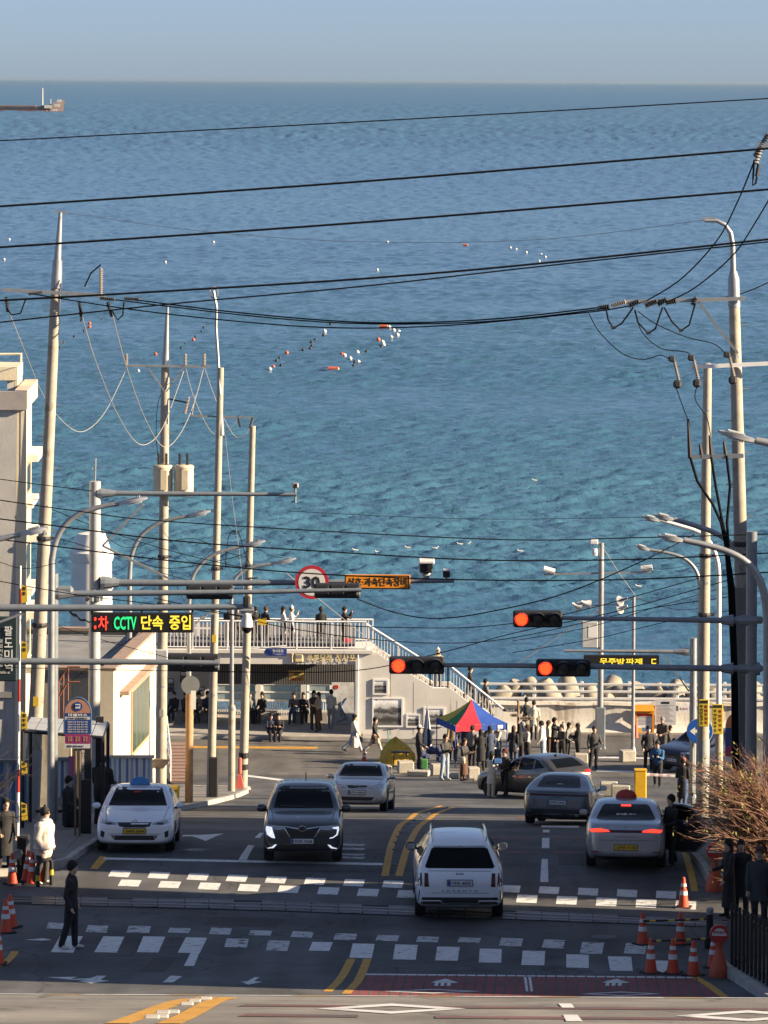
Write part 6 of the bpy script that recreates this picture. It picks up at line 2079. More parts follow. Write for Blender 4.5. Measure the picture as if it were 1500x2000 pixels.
# grey sports saloon
G_ = paint('blue_grey_car_paint',(.115,.13,.15),.6,.3)
PAN = dict(L=5.05,W=1.94,H=1.42,wr=.355,axles=(.95,3.90),bot_side=.17,belt_side=.86,doors=(1.6,2.75,3.6),tumble=.56,
 top=[(0,.60),(.06,.66),(.3,.74),(.9,.85),(1.45,.93),(1.65,1.0),(2.4,1.345),(2.9,1.415),(3.4,1.385),(4.0,1.24),(4.5,1.06),(4.8,.965),(4.95,.92),(5.05,.80)],
 belt=[(0,.56),(.3,.70),(.9,.81),(1.5,.87),(2.5,.90),(3.6,.95),(4.3,.95),(4.8,.93),(4.95,.88),(5.05,.76)],
 bot=[(0,.22),(.15,.16),(.6,.14),(4.3,.15),(4.7,.20),(5.05,.30)],
 hw=[(0,.72),(.07,.80),(.25,.88),(.6,.945),(1.1,.955),(2.4,.93),(3.4,.95),(3.95,.97),(4.5,.955),(4.85,.90),(5.05,.78)])
c = Car('sports_saloon','blue-grey low sports saloon seen from behind with light bar',PAN,G_)
sedan_windows(c,[(-.7,.99),(.7,.99),(.55,1.34),(-.55,1.34)],[(-.60,1.035),(-.54,1.02),(.54,1.02),(.60,1.035),(.50,1.30),(.40,1.335),(-.40,1.335),(-.50,1.30)],
 [[(1.9,.95),(2.7,.96),(2.68,1.30),(2.45,1.28)],[(2.78,.96),(3.6,.99),(3.5,1.25),(2.77,1.31)],[(3.66,1.0),(4.05,1.05),(3.62,1.21)]])
c.patch('light_bar',[(-.84,.80),(.84,.80),(.86,.845),(.60,.835),(-.60,.835),(-.86,.845)],'rear',M_tail_dark)
c.patch('spoiler_gap',[(-.55,.90),(.55,.90),(.55,.888),(-.55,.888)],'rear',M_trim)
c.patch('rear_diffuser',[(-.80,.44),(.80,.44),(.86,.30),(.82,.22),(-.82,.22),(-.86,.30)],'rear',M_trim)
c.pair('exhaust_tip',[(.50,.33),(.70,.33),(.70,.26),(.50,.26)],'rear',M_chrome,off=.02)
c.plate('rear',.62,'129허 2922')
c.patch('brand_strip',[(-.16,.775),(.16,.775),(.16,.755),(-.16,.755)],'rear',M_trim)
mb = MB(); p,_,_ = c.cast(0,1.10,'rear'); mb.box(p + Vector((-.02,.012,0)),(.16,.01,.06)); mb.build('dealer_sticker',M_plate_w,c.t.o)
c.mirrors(1.95,.95,G_)
c.wheels(M_rimd,5)
c.lines()
c.place(1086,111.4,math.pi - math.radians(8.5),'rear')
# silver taxi with its door open
GR = dict(SEDAN,L=4.93,W=1.865,axles=(.95,3.80),doors=(1.45,2.65,3.6),cat='taxi',
 top=[(0,.66),(.06,.71),(.3,.80),(.8,.92),(1.35,1.0),(1.55,1.06),(2.2,1.385),(2.7,1.468),(3.2,1.45),(3.7,1.34),(4.25,1.13),(4.6,1.10),(4.84,1.05),(4.93,.9)],
 belt=[(0,.62),(.3,.75),(.8,.855),(1.4,.92),(2.5,.95),(3.8,1.0),(4.4,1.03),(4.8,1.0),(4.93,.86)],
 bot=[(0,.26),(.15,.20),(.6,.18),(4.2,.19),(4.65,.26),(4.93,.36)],
 hw=[(0,.68),(.07,.77),(.2,.85),(.45,.905),(1.0,.928),(2.4,.932),(3.9,.93),(4.5,.90),(4.76,.855),(4.93,.77)])
GS = paint('pale_silver_car_paint',(.34,.37,.42),.5,.32)
c = Car('taxi','silver taxi with red roof sign, brake lights on and rear door open',GR,GS)
sedan_windows(c,[(-.7,1.04),(.7,1.04),(.56,1.39),(-.56,1.39)],[(-.68,1.135),(-.62,1.12),(.62,1.12),(.68,1.135),(.545,1.36),(.48,1.395),(-.48,1.395),(-.545,1.36)],
 [[(1.8,1.0),(2.6,1.01),(2.58,1.37),(2.35,1.35)],[(2.7,1.01),(3.55,1.03),(3.45,1.34),(2.68,1.375)],[(3.62,1.04),(4.0,1.08),(3.6,1.3)]])
c.patch('light_bar',[(-.82,.885),(.82,.885),(.84,.955),(.55,.945),(-.55,.945),(-.84,.955)],'rear',M_tail_dark)
for sg in (-1,1):
 c.patch('brake_light',[(sg * .36,.905),(sg * .80,.89),(sg * .83,.95),(sg * .60,.975),(sg * .40,.94)],'rear',M_brake,off=.01)
 c.patch('exhaust_tip',[(sg * .52,.33),(sg * .76,.33),(sg * .73,.27),(sg * .55,.27)],'rear',M_chrome,off=.02)
 c.patch('reflector',[(sg * .62,.46),(sg * .80,.47),(sg * .80,.45),(sg * .62,.44)],'rear',M_tail,off=.01)
c.patch('brake_light',[(-.12,1.355),(.12,1.355),(.11,1.385),(-.11,1.385)],'rear',M_brake,off=.015)
c.patch('boot_gap',[(-.66,.72),(.66,.72),(.66,.712),(-.66,.712)],'rear',M_trim)
c.patch('lower_bumper',[(-.72,.33),(.72,.33),(.68,.27),(-.68,.27)],'rear',M_trim)
c.plate('rear',.555,'37바 3178',M_plate_y)
c.fascia_text('rear',.80,'GRANDEUR',.5,.03,mat('badge_grey',(.2,.2,.2),.4))
c.fascia_text('rear',1.01,'H',.07,.04,M_chrome)
p,_,_ = c.cast(0,1.21,'rear')
lettering('window_lettering','등대콜 택시\n051.600-1000',c.t.o,(0,p.y + .03,1.20),.52,.10,M_lwhite,facing=Matrix.Rotation(math.pi,3,'Z') @ Matrix.Rotation(math.radians(48),3,'X'),bold=.02)
c.mirrors(1.8,.98,GS)
c.wheels()
c.lines()
c.taxi_sign(2.75,mat('taxi_red_sign',(.45,.04,.03),.4,var=0))
# open rear door, hinged behind the front door on the kerb side (local -x is the kerb side of a car that drives away)
hinge = Vector((-.90,2.65 - c.L / 2 + .05,0))
dang = math.radians(66)
Rd = Matrix.Rotation(dang,3,'Z')
def dpt(s,z,o=0.0):
 return hinge + Rd @ Vector((o,s,z))
outl = [(0,.30),(.15,.24),(.80,.26),(1.0,.45),(1.05,.75),(.98,.98),(.70,1.30),(.45,1.36),(.1,1.36),(0,1.0)]
mb = MB(); mb.prism([dpt(s_,z_) for s_,z_ in outl],Rd @ Vector((-.09,0,0))); dr_ = mb.build('open_door',GS,c.t.o)
mb = MB(); mb.prism([dpt(s_,z_,.004) for s_,z_ in [(.03,.32),(.15,.28),(.78,.30),(.96,.47),(1.0,.75),(.94,.95),(.03,.98)]],Rd @ Vector((.03,0,0))); mb.build('door_lining',mat('dark_lining',(.022,.023,.026),.7),dr_)
mb = MB(); mb.prism([dpt(s_,z_,.006) for s_,z_ in [(.08,1.0),(.90,.99),(.66,1.27),(.44,1.32),(.12,1.32)]],Rd @ Vector((.01,0,0))); mb.build('side_window',M_cglass,dr_)
mb = MB(); mb.prism([dpt(s_,z_,.04) for s_,z_ in [(.2,.74),(.7,.76),(.7,.82),(.2,.80)]],Rd @ Vector((.03,0,0))); mb.build('armrest',M_trim,dr_)
mb = MB(); mb.prism([dpt(s_,z_,.04) for s_,z_ in [(.5,.90),(.58,.90),(.58,.98),(.5,.98)]],Rd @ Vector((.006,0,0))); mb.build('sticker',M_plate_w,dr_)
c.patch('door_opening',[(2.68 - c.L / 2,.30),(3.5 - c.L / 2,.32),(3.62 - c.L / 2,.7),(3.55 - c.L / 2,1.0),(3.4 - c.L / 2,1.30),(2.68 - c.L / 2,1.36)],'left',M_under,off=.007)
c.place(1222,93.5,math.pi - math.radians(3.5),'rear')
TAXI2 = c
# dark estate pulling out of the car park
B_ = paint('taupe_car_paint',(.085,.078,.070),.6,.3)
GT = dict(L=5.0,W=1.90,H=1.56,wr=.36,axles=(.93,3.95),bot_side=.22,belt_side=.95,doors=(1.65,2.8,3.75),tumble=.36,
 top=[(0,.66),(.06,.73),(.3,.84),(.9,.96),(1.55,1.05),(1.75,1.12),(2.5,1.48),(3.0,1.555),(3.6,1.53),(4.2,1.42),(4.6,1.22),(4.85,1.05),(4.95,.98),(5.0,.85)],
 belt=[(0,.62),(.3,.79),(.9,.91),(1.6,.98),(2.5,1.0),(3.8,1.06),(4.4,1.08),(4.8,1.0),(5.0,.82)],
 bot=[(0,.27),(.15,.22),(.6,.20),(4.3,.21),(4.7,.27),(5.0,.36)],
 hw=[(0,.70),(.07,.79),(.2,.87),(.5,.93),(1.0,.945),(2.4,.95),(3.9,.948),(4.5,.91),(4.8,.85),(5.0,.74)])
c = Car('grey_fastback','taupe-grey fastback turning at the car park entrance',GT,B_)
sedan_windows(c,[(-.7,1.1),(.7,1.1),(.57,1.48),(-.57,1.48)],[(-.58,1.14),(.58,1.14),(.48,1.42),(-.48,1.42)],
 [[(1.98,1.05),(2.76,1.06),(2.74,1.46),(2.5,1.44)],[(2.84,1.06),(3.7,1.09),(3.65,1.44),(2.83,1.47)],[(3.76,1.1),(4.35,1.17),(3.95,1.38),(3.75,1.42)]])
c.sides('window_trim',[(1.9,1.03),(2.5,1.485),(3.0,1.52),(3.6,1.49),(4.0,1.42),(4.42,1.16),(4.45,1.145),(4.02,1.40),(3.6,1.47),(3.0,1.50),(2.52,1.465),(1.96,1.03)],M_chrome,off=.006)
for sg in (-1,1):
 c.patch('tail_lamp',[(sg * .42,.90),(sg * .84,.92),(sg * .86,1.0),(sg * .5,1.01)],'rear',mat('tail_lamp_bright',(.45,.02,.02),.25,var=.1))
 c.patch('reflector',[(sg * .5,.45),(sg * .78,.46),(sg * .78,.49),(sg * .5,.48)],'rear',M_tail)
c.sides('tail_lamp',[(4.62,.92),(4.9,.9),(4.9,.98),(4.6,1.0)],mat('tail_lamp_bright',(.45,.02,.02),.25,var=.1))
c.plate('rear',.78,'31더 5086')
c.patch('rear_bumper',[(-.7,.40),(.7,.40),(.66,.28),(-.66,.28)],'rear',M_trim)
c.badge('rear',1.0,.05,.05)
mb = MB(); p,_,_ = c.cast(0,3.9 - c.L / 2,'top'); mb.bevbox(p + Vector((0,0,.03)),(.06,.16,.07),.02); mb.build('antenna_fin',B_,c.t.o)
c.mirrors(1.95,1.04,B_)
c.wheels(M_rimd)
c.lines()
c.place(1127,144.2,math.pi + math.radians(34),'rear')
# dark blue car parked by the sea wall
c = Car('navy_hatchback','dark navy car parked by the sea wall, half hidden behind the poles',dict(SUV,wr=.33,L=4.67),paint('navy_car_paint',(.012,.016,.045),.3,.3))
sedan_windows(c,[(-.70,1.17),(.70,1.17),(.59,1.57),(-.59,1.57)],[(-.60,1.20),(.60,1.20),(.52,1.55),(-.52,1.55)],
 [[(1.65,1.1),(2.46,1.12),(2.44,1.56),(2.15,1.54)],[(2.54,1.12),(3.36,1.15),(3.36,1.56),(2.53,1.57)]])
c.pair('headlamp',[(.40,.80),(.62,.785),(.84,.84),(.845,.90),(.66,.885),(.42,.86)],'front',M_lampclear)
c.patch('grille',[(-.40,.80),(.40,.80),(.36,.65),(-.36,.65)],'front',M_trim)
c.plate('front',.52,'23가 4410')
c.mirrors(1.62,1.10,M_trim)
c.wheels()
c.lines()
c.place(1310,163.5,math.radians(-38))
# ------------------------------------------------------------------ people
M_skin = mat('skin',(.52,.33,.24),.55,var=.06,vs=12)
M_eye = mat('eye_dark',(.015,.012,.012),.4,var=0)
M_lip = mat('lips',(.34,.12,.11),.5,var=0)
def cloth(col,name=None):
 return mat('cloth_%02x%02x%02x' % tuple(int(max(0,min(1,x)) ** .45 * 255) for x in col),col,.85,var=.16,vs=7,bump=.7,bs=11)
BLACK,CHAR,NAVY,GREY = (.022,.021,.023),(.05,.047,.046),(.02,.028,.055),(.15,.145,.14)
WHITE,CREAM,BEIGE,BROWN = (.60,.58,.54),(.55,.48,.36),(.38,.29,.19),(.10,.05,.03)
JEANS,LJEANS,BLUE,PINK = (.05,.08,.15),(.25,.32,.42),(.02,.07,.22),(.45,.22,.25)
HAIRK,HAIRB,HAIRG = (.010,.008,.008),(.045,.024,.014),(.20,.19,.18)
class Figure:
 """tapered limbs and a layered trunk, fused into one skin"""
 def __init__(self):
  self.mb = MB()
  self.prim = []
 def limb(self,pts,rs,reg,n=9):
  pts = [Vector(p) for p in pts]
  P_,R_ = [],[]
  a,b = pts[0],pts[-1]
  d0,d1 = (pts[1] - pts[0]).normalized(),(pts[-1] - pts[-2]).normalized()
  P_ += [a - d0 * rs[0] * .95,a - d0 * rs[0] * .6]
  R_ += [rs[0] * .25,rs[0] * .78]
  P_ += pts
  R_ += rs
  P_ += [b + d1 * rs[-1] * .6,b + d1 * rs[-1] * .95]
  R_ += [rs[-1] * .78,rs[-1] * .25]
  self.mb.tube(P_,R_,n)
  for i in range(len(pts) - 1):
   self.prim.append((0,reg,np.array(pts[i]),np.array(pts[i + 1]),rs[i],rs[i + 1]))
 def trunk(self,rings,reg,n=14,tilt=0.0,piv=None):
  """rings of (z, rx, ry, yoff) bottom up; tilt leans forward about piv"""
  R = Matrix.Rotation(tilt,3,'X')
  pv = Vector(piv or (0,0,0))
  vs,fs = [],[]
  for (z,rx_,ry_,yo) in rings:
   for k in range(n):
    an = 2 * math.pi * k / n
    vs.append(R @ (Vector((rx_ * math.cos(an),yo + ry_ * math.sin(an),z)) - pv) + pv)
  for i in range(len(rings) - 1):
   for k in range(n):
    l = (k + 1) % n
    fs.append((i * n + k,i * n + l,(i + 1) * n + l,(i + 1) * n + k))
  fs.append(tuple(reversed(range(n))))
  fs.append(tuple(range((len(rings) - 1) * n,len(rings) * n)))
  self.mb.add(vs,fs)
  for (za,xa,ya,oa),(zb,xb,yb,ob) in zip(rings,rings[1:]):
   pa = R @ (Vector((0,oa,za)) - pv) + pv
   pb = R @ (Vector((0,ob,zb)) - pv) + pv
   for s in (-.6,0,.6):
    self.prim.append((0,reg,np.array(pa + Vector((s * max(xa - ya,0),0,0))),np.array(pb + Vector((s * max(xb - yb,0),0,0))),ya,yb))
 def fused(self,mats,voxel):
  o = bpy.data.objects.new('figure',self.mb.mesh('figure'))
  m = o.modifiers.new('r','REMESH')
  m.mode = 'VOXEL'
  m.voxel_size = voxel
  m.use_smooth_shade = True
  sm = o.modifiers.new('s','SMOOTH')
  sm.factor = .5
  sm.iterations = 3
  me = evaluated_mesh(o)
  n = len(me.polygons)
  co = np.empty(n * 3)
  me.polygons.foreach_get('center',co)
  co = co.reshape(-1,3)
  best = np.full(n,1e9)
  reg = np.zeros(n,dtype=np.int32)
  for (_,rg,a,b,ra,rb) in self.prim:
   ab = b - a
   t = np.clip(((co - a) @ ab) / max(ab @ ab,1e-9),0,1)
   dist = np.linalg.norm(co - (a + t[:,None] * ab),axis=1) - (ra + (rb - ra) * t)
   w = dist < best
   best[w] = dist[w]
   reg[w] = rg
  me.materials.clear()
  for m_ in mats:
   me.materials.append(m_)
  me.polygons.foreach_set('material_index',reg)
  return me
def _dir(a,side=0.0):
 """limb direction: a swings forward (towards -Y), side outwards (+x)"""
 return Vector((math.sin(side) * math.cos(a),-math.sin(a),-math.cos(a) * math.cos(side)))
def person(label,u=None,d=None,v=None,loc=None,face=0,pose='stand',h=1.70,top=BLACK,bottom=CHAR,shoes=BLACK,hair=HAIRK,hairlen=.0,coat=0.0,hat=None,hood=None,skirt=0.0,
 bag=None,bulk=1.0,group=None,bare=False,scarf=None,glasses=False,backpack=None,boots=None,phase=.35,cup=None,voxel=None,lean=0.0,seat=.46,lift=0.0,mask=None):
 if loc is None:
  if d is None:
   d = Gd(u,v)
  loc = gpt(u,d)
 loc = Vector(loc) + Vector((0,0,lift))
 rp = random.Random(label)
 if pose == 'stand' and not lean:
  lean = rp.uniform(-2,7)
 face += rp.uniform(-12,12)
 t = Thing('person',label,'person',loc,math.radians(face),group)
 k = h / 1.70
 f = Figure()
 SK,TP,BT,SH = 0,1,2,3
 sit = pose in ('sit','sit_phone')
 hipz = seat / k + .09 if sit else .90
 kneel = .43
 legs = {}
 for sg in (-1,1):
  hip = Vector((sg * .095,0,hipz))
  if sit:
   th,kn = math.radians(84 + 4 * sg),math.radians(84 + 10 * sg)
  elif pose == 'walk':
   th = math.radians(24 * phase / .35) * sg
   kn = math.radians(6 if sg > 0 else 26)
  else:
   ws = rp.uniform(-7,7)
   th,kn = math.radians(2.0 * sg + ws * sg),math.radians(3 + max(0,-ws * sg) * 1.6)
  kne = hip + _dir(th,sg * .03) * .43
  ank = kne + _dir(th - kn,sg * .01) * .42
  ankz = ank.z
  legs[sg] = (hip,kne,ank,th - kn)
 low = min(l[2].z for l in legs.values()) - .075
 for sg in (-1,1):
  hip,kne,ank,a = legs[sg]
  if not sit:
   hip,kne,ank = (q - Vector((0,0,low)) for q in (hip,kne,ank))
  fw = 1.0 if not skirt else .92
  bm_,leg_reg = bulk,BT
  rr = [.088 * bm_,.074 * bm_,.058]
  if bare or skirt:
   leg_reg = SK if bare else BT
   rr = [.085,.064,.045]
  f.limb([hip,hip.lerp(kne,.5),kne],[.102 * bm_,.092 * bm_,.076],leg_reg)
  f.limb([kne,kne.lerp(ank,.35),ank],[.064,.062,.046] if (bare or skirt) else [.076,.074,.064],leg_reg)
  if boots:
   f.limb([kne.lerp(ank,boots),ank],[.066,.055],SH)
  fd = Vector((sg * .12,-1,0)).normalized() if not (pose == 'walk' and sg < 0) else Vector((sg * .1,-.9,-.35)).normalized()
  heel = ank + Vector((0,.02,-.035))
  f.limb([heel,ank + fd * .10 + Vector((0,0,-.040)),ank + fd * .165 + Vector((0,0,-.047))],[.042,.040,.030],SH)
 dz = 0 if sit else -low
 base = hipz + dz
 lean_a = math.radians(lean)
 piv = Vector((0,0,base))
 R = Matrix.Rotation(lean_a,3,'X')
 def up(x,y,z):
  return R @ (Vector((x,y,base + z)) - piv) + piv
 b_ = bulk
 by = bulk * (1 + .35 * max(0,bulk - 1))
 f.trunk([(base - .06,.13 * b_,.10 * b_,0),(base + .03,.165 * b_,.118 * by,.005),(base + .16,.150 * b_,.108 * by,0),(base + .30,.165 * b_,.114 * by,-.005),(base + .40,.178 * b_,.114 * by,.0),(base + .46,.150 * b_,.095 * b_,.005),(base + .505,.09,.075,.008),(base + .55,.066,.062,.0)],TP,tilt=lean_a,piv=piv)
 f.trunk([(base - .10,.125,.095,0),(base + .02,.150,.108,.005),(base + .05,.145,.10,.0)],BT)
 if coat and not sit:
  zb = base - coat
  f.trunk([(zb,.20 * b_,.155 * b_,.0),(zb + coat * .5,.185 * b_,.14 * b_,0),(base + .06,.170 * b_,.122 * b_,0)],TP)
 if skirt:
  zb = base - skirt
  f.trunk([(zb,.20,.16,0),(base - skirt * .4,.18,.14,0),(base + .05,.15,.11,0)],BT)
 # arms
 hands = []
 for sg in (-1,1):
  sh = up(sg * .178 * (.5 + .5 * b_),.0,.415)
  if pose == 'walk':
   a,sd,el = math.radians(-20 * sg),.10,math.radians(16)
  elif pose in ('phone','sit_phone'):
   a,sd,el = math.radians(22),.12,math.radians(92)
  elif pose == 'photo':
   a,sd,el = math.radians(70),.30,math.radians(95)
  elif pose == 'reach':
   a,sd,el = math.radians(58 if sg > 0 else 30),.10,math.radians(30)
  elif pose == 'lean':
   a,sd,el = math.radians(35),.22,math.radians(62)
  elif pose == 'sit':
   a,sd,el = math.radians(22),.12,math.radians(48)
  elif pose == 'pocket':
   a,sd,el = math.radians(-12),.26,math.radians(38)
  elif pose == 'one_up':
   a,sd,el = (math.radians(55),.25,math.radians(110)) if sg > 0 else (math.radians(4),.12,math.radians(14))
  elif pose == 'pack':
   a,sd,el = math.radians(8),.14,math.radians(70)
  else:
   a,sd,el = math.radians(3 + rp.uniform(-8,16)),.12 + rp.uniform(0,.12),math.radians(14 + (rp.uniform(30,80) if rp.random() < .4 else rp.uniform(0,14)))
  ua = R @ _dir(a,sg * sd)
  inn = -sg * (.5 if pose in ('phone','sit_phone','photo','lean','pack') else .12)
  elb = sh + ua * .285
  fa = R @ _dir(a + el,0)
  fa = (fa + Vector((inn * math.sin(min(el,1.5)),0,0))).normalized()
  wr = elb + fa * .245
  f.limb([sh,sh.lerp(elb,.5),elb],[.068 * b_,.056 * b_,.047 * b_],TP)
  f.limb([elb,elb.lerp(wr,.45),wr],[.048 * b_,.045 * b_,.036],TP)
  hd = wr + fa * .07
  f.limb([wr,hd],[.030,.034],SK)
  hands.append((sg,wr,hd,fa))
 # neck and head
 nk = up(0,0,.51)
 hc = up(0,-.02,.675)
 f.limb([nk,hc - Vector((0,-.01,.06))],[.055,.052],SK)
 f.trunk([(hc.z - .135,.036,.040,hc.y - .035),(hc.z - .105,.062,.070,hc.y - .015),(hc.z - .04,.080,.097,hc.y),(hc.z + .02,.086,.106,hc.y),(hc.z + .075,.078,.096,hc.y + .005),(hc.z + .115,.052,.062,hc.y + .005),(hc.z + .13,.02,.025,hc.y + .005)],SK,12)
 f.limb([hc + Vector((0,-.095,.0)),hc + Vector((0,-.108,-.025))],[.010,.014],SK,6)
 for sg in (-1,1):
  f.limb([hc + Vector((sg * .078,.008,-.02)),hc + Vector((sg * .082,.012,.02))],[.011,.013],SK,6)
 if scarf:
  pass
 mats = [M_skin,cloth(top),cloth(bottom),cloth(shoes)]
 me = f.fused(mats,voxel or .021)
 # fingers are rooted in the palm of the same skin
 bm = bmesh.new()
 bm.from_mesh(me)
 fb = MB()
 for sg,wr,hd,fa in hands:
  side = fa.cross(Vector((0,1,.2))).normalized()
  flat = fa.cross(side).normalized()
  for j,(o_,ln) in enumerate(((-.026,.055),(-.009,.068),(.009,.072),(.026,.062))):
   r0 = hd + side * o_
   fb.tube([r0,r0 + fa * ln * .55 + flat * .004,r0 + fa * ln * .85 + flat * .022],[.0095,.0088,.007],5)
  r0 = wr + fa * .025 + side * .028
  fb.tube([r0,r0 + fa * .03 + side * .02,r0 + fa * .055 + side * .016],[.011,.010,.008],5)
 vs = [bm.verts.new(p) for p in fb.v]
 for q in fb.f:
  try:
   ff = bm.faces.new([vs[i] for i in q])
   ff.material_index = 0
   ff.smooth = True
  except ValueError:
   pass
 bm.to_mesh(me)
 bm.free()
 me.name = 'body'
 bo = bpy.data.objects.new('body',me)
 C.objects.link(bo)
 bo.parent = t.o
 bo.scale = (k,k,k)
 kk = Matrix.Scale(k,3)
 def child(name,mb,m,smooth=True):
  o = mb.build(name,m,t.o,smooth)
  o.scale = (k,k,k)
  return o
 # face
 for sg in (-1,1):
  mb = MB(); mb.ball(hc + Vector((sg * .034,-.096,.008)),(.013,.010,.008),6,4); child('eye',mb,M_eye)
 mb = MB(); mb.ball(hc + Vector((0,-.088,-.064)),(.022,.012,.007),6,4); child('mouth',mb,M_lip)
 # hair: cap with a hairline, longer hair falls behind
 if not hood:
  mb = MB()
  nn,m_ = 16,9
  rows = []
  for j in range(m_ + 1):
   th = math.pi * j / m_ * .70
   row = []
   for i in range(nn + 1):
    an = 2 * math.pi * i / nn
    front = max(0,-math.sin(an))
    tt = th * (1 - .36 * front)
    row.append(hc + Vector((.092 * math.sin(tt) * math.cos(an),.010 + .114 * math.sin(tt) * math.sin(an),.014 + .128 * math.cos(tt))))
   rows.append(row)
  mb.grid(rows)
  child('hair',mb,cloth(hair))
  if hairlen:
   mb = MB()
   rows = []
   for (z,w,y0,y1) in ((.06,.080,.0,.10),(-.04,.090,-.01,.105),(-.14,.088,.0,.105),(-.14 - hairlen * .5,.095,.03,.125),(-.14 - hairlen,.065,.07,.125)):
    rows.append([hc + Vector((w * math.cos(an),(y0 + y1) / 2 + (y1 - y0) / 2 * math.sin(an),z)) for an in np.linspace(0,2 * math.pi,15)])
   mb.grid(rows)
   child('long_hair',mb,cloth(hair))
 if hat:
  mb = MB()
  kind,hcol = hat
  prof = {'beanie': [(.092,-.005),(.098,.03),(.092,.08),(.06,.125),(.0,.14)],'cap': [(.09,.035),(.094,.06),(.08,.11),(.04,.132),(.0,.136)]}[kind]
  mb.lathe(prof,hc + Vector((0,.006,.01)),14)
  if kind == 'cap':
   mb.prism([hc + Vector(q) for q in ((-.07,-.06,.045),(.07,-.06,.045),(.055,-.17,.03),(-.055,-.17,.03))],(0,0,.012))
  else:
   mb.ball(hc + Vector((0,.01,.165)),.035,8,6)
  child('hat',mb,cloth(hcol))
 if hood:
  mb = MB()
  rows = []
  for j in range(8):
   th = math.pi * j / 7 * .78
   rows.append([hc + Vector((.118 * math.sin(th * (1 - .30 * max(0,-math.sin(an)))) * math.cos(an),.022 + .135 * math.sin(th * (1 - .30 * max(0,-math.sin(an)))) * math.sin(an),.01 + .135 * math.cos(th * (1 - .30 * max(0,-math.sin(an)))))) for an in np.linspace(0,2 * math.pi,17)])
  mb.grid(rows)
  child('hood',mb,cloth(hood))
 if glasses:
  mb = MB()
  for sg in (-1,1):
   mb.bevbox(hc + Vector((sg * .034,-.104,.008)),(.055,.012,.034),.006)
   mb.tube([hc + Vector((sg * .062,-.10,.012)),hc + Vector((sg * .082,.0,.012))],.005,4)
  child('glasses',mb,M_cglass)
 if mask:
  mb = MB(); mb.ball(hc + Vector((0,-.075,-.05)),(.055,.045,.045),10,6); child('face_mask',mb,cloth(mask))
 if scarf:
  mb = MB(); mb.lathe([(.075,-.03),(.10,0),(.095,.04),(.07,.06)],nk - Vector((0,0,.01)),12); child('scarf',mb,cloth(scarf))
 if backpack:
  mb = MB(); mb.bevbox(up(0,.185,.27),(.29,.15,.42),.06,R); bp_ = child('backpack',mb,cloth(backpack),50)
  mb = MB(); mb.bevbox(up(0,.265,.20),(.22,.04,.18),.02,R); child('backpack_pocket',mb,cloth(backpack),50)
 if bag:
  bcol,bs,sgb = bag
  mb = MB(); p = up(sgb * .24,-.02,-.06); mb.bevbox(p,(.10,bs,bs * .8),.03)
  mb.tube([p + Vector((0,-bs * .4,bs * .35)),up(sgb * .17,.0,.48),p + Vector((0,bs * .4,bs * .35))],.010,5)
  child('shoulder_bag',mb,cloth(bcol),50)
 if pose in ('phone','sit_phone','photo'):
  m0 = (hands[0][2] + hands[1][2]) / 2 + Vector((0,-.03,.03))
  mb = MB(); mb.bevbox(m0,(.075,.012,.15) if pose != 'photo' else (.15,.012,.075),.004); child('phone',mb,M_cglass,50)
 if cup:
  mb = MB(); mb.lathe([(.028,-.06),(.036,.06)],hands[1][2] + Vector((0,-.03,.02)),10); child('cup',mb,cloth(cup))
 return t
GT_ = 'people around the market tent'
GD_ = 'people on the roof deck'
GS_ = 'people in the station'
# left foreground
person('man in black jacket and trousers with white shoes standing on the zebra crossing',139,v=1853,face=82,pose='pocket',h=1.76,top=BLACK,bottom=(.016,.016,.02),shoes=WHITE,bulk=1.05,voxel=.017)
person('woman in cream puffer jacket and dark cap standing among the cones at left',86,d=91.6,face=72,pose='pocket',h=1.70,top=(.62,.52,.46),bottom=CHAR,shoes=WHITE,hair=HAIRK,hat=('beanie',BLACK),bulk=1.62,coat=.10,glasses=True,scarf=(.62,.52,.46),bag=(BLACK,.26,1),voxel=.017)
person('person in long dark coat with long hair at the left edge',9,d=93.4,face=30,h=1.66,top=BLACK,coat=.55,bottom=BLACK,hairlen=.28,voxel=.02)
person('man in dark patterned jacket standing at the bus stop, back turned',199,d=106.5,face=170,h=1.78,top=(.035,.032,.024),bottom=BLACK,bulk=1.3,lift=.13)
person('dark-clothed person seated in the bus stop shade',133,d=103.5,face=60,pose='sit',top=BLACK,bottom=BLACK,seat=.45,lift=.13,bulk=1.2)
# roof deck
zd = F(560,1270).z + .02
for (u,lb,kw) in ((446,'person in black coat at the left end of the roof deck railing',dict(top=BLACK,coat=.3,face=160,pose='lean')),
 (463,'brown-haired person in dark jacket beside the leftmost one on the deck',dict(top=CHAR,hair=HAIRB,hairlen=.2,face=10,pose='lean')),
 (499,'dark-clothed person leaning on the deck railing near the dome camera',dict(top=BLACK,face=200,pose='lean')),
 (518,'person in black jacket standing behind the yellow tag on the deck',dict(top=BLACK,hair=HAIRB,face=150,pose='stand')),
 (553,'dark-haired person in white coat on the roof deck',dict(top=WHITE,coat=.35,face=110,hairlen=.08)),
 (569,'person in white coat and white hat on the roof deck',dict(top=WHITE,coat=.35,hat=('beanie',WHITE),face=100,pose='one_up')),
 (627,'person in black hooded coat alone on the roof deck',dict(top=BLACK,coat=.3,hood=BLACK,face=185)),
 (672,'person in black jacket taking a picture at the right end of the deck',dict(top=BLACK,hair=HAIRK,face=100,pose='photo',bulk=1.15))):
 x = P(u,1262,180.9).x
 person(lb,loc=(x,180.9,zd),group=GD_,**kw)
mb = MB(); p = P(677,1258,180.3); mb.bevbox((p.x,180.4,zd + .2),(.34,.2,.4),.05)
single('red_bag',mb,cloth((.45,.03,.03)),'red bag standing on the roof deck behind the railing','bag')
zl = F(0,1346).z
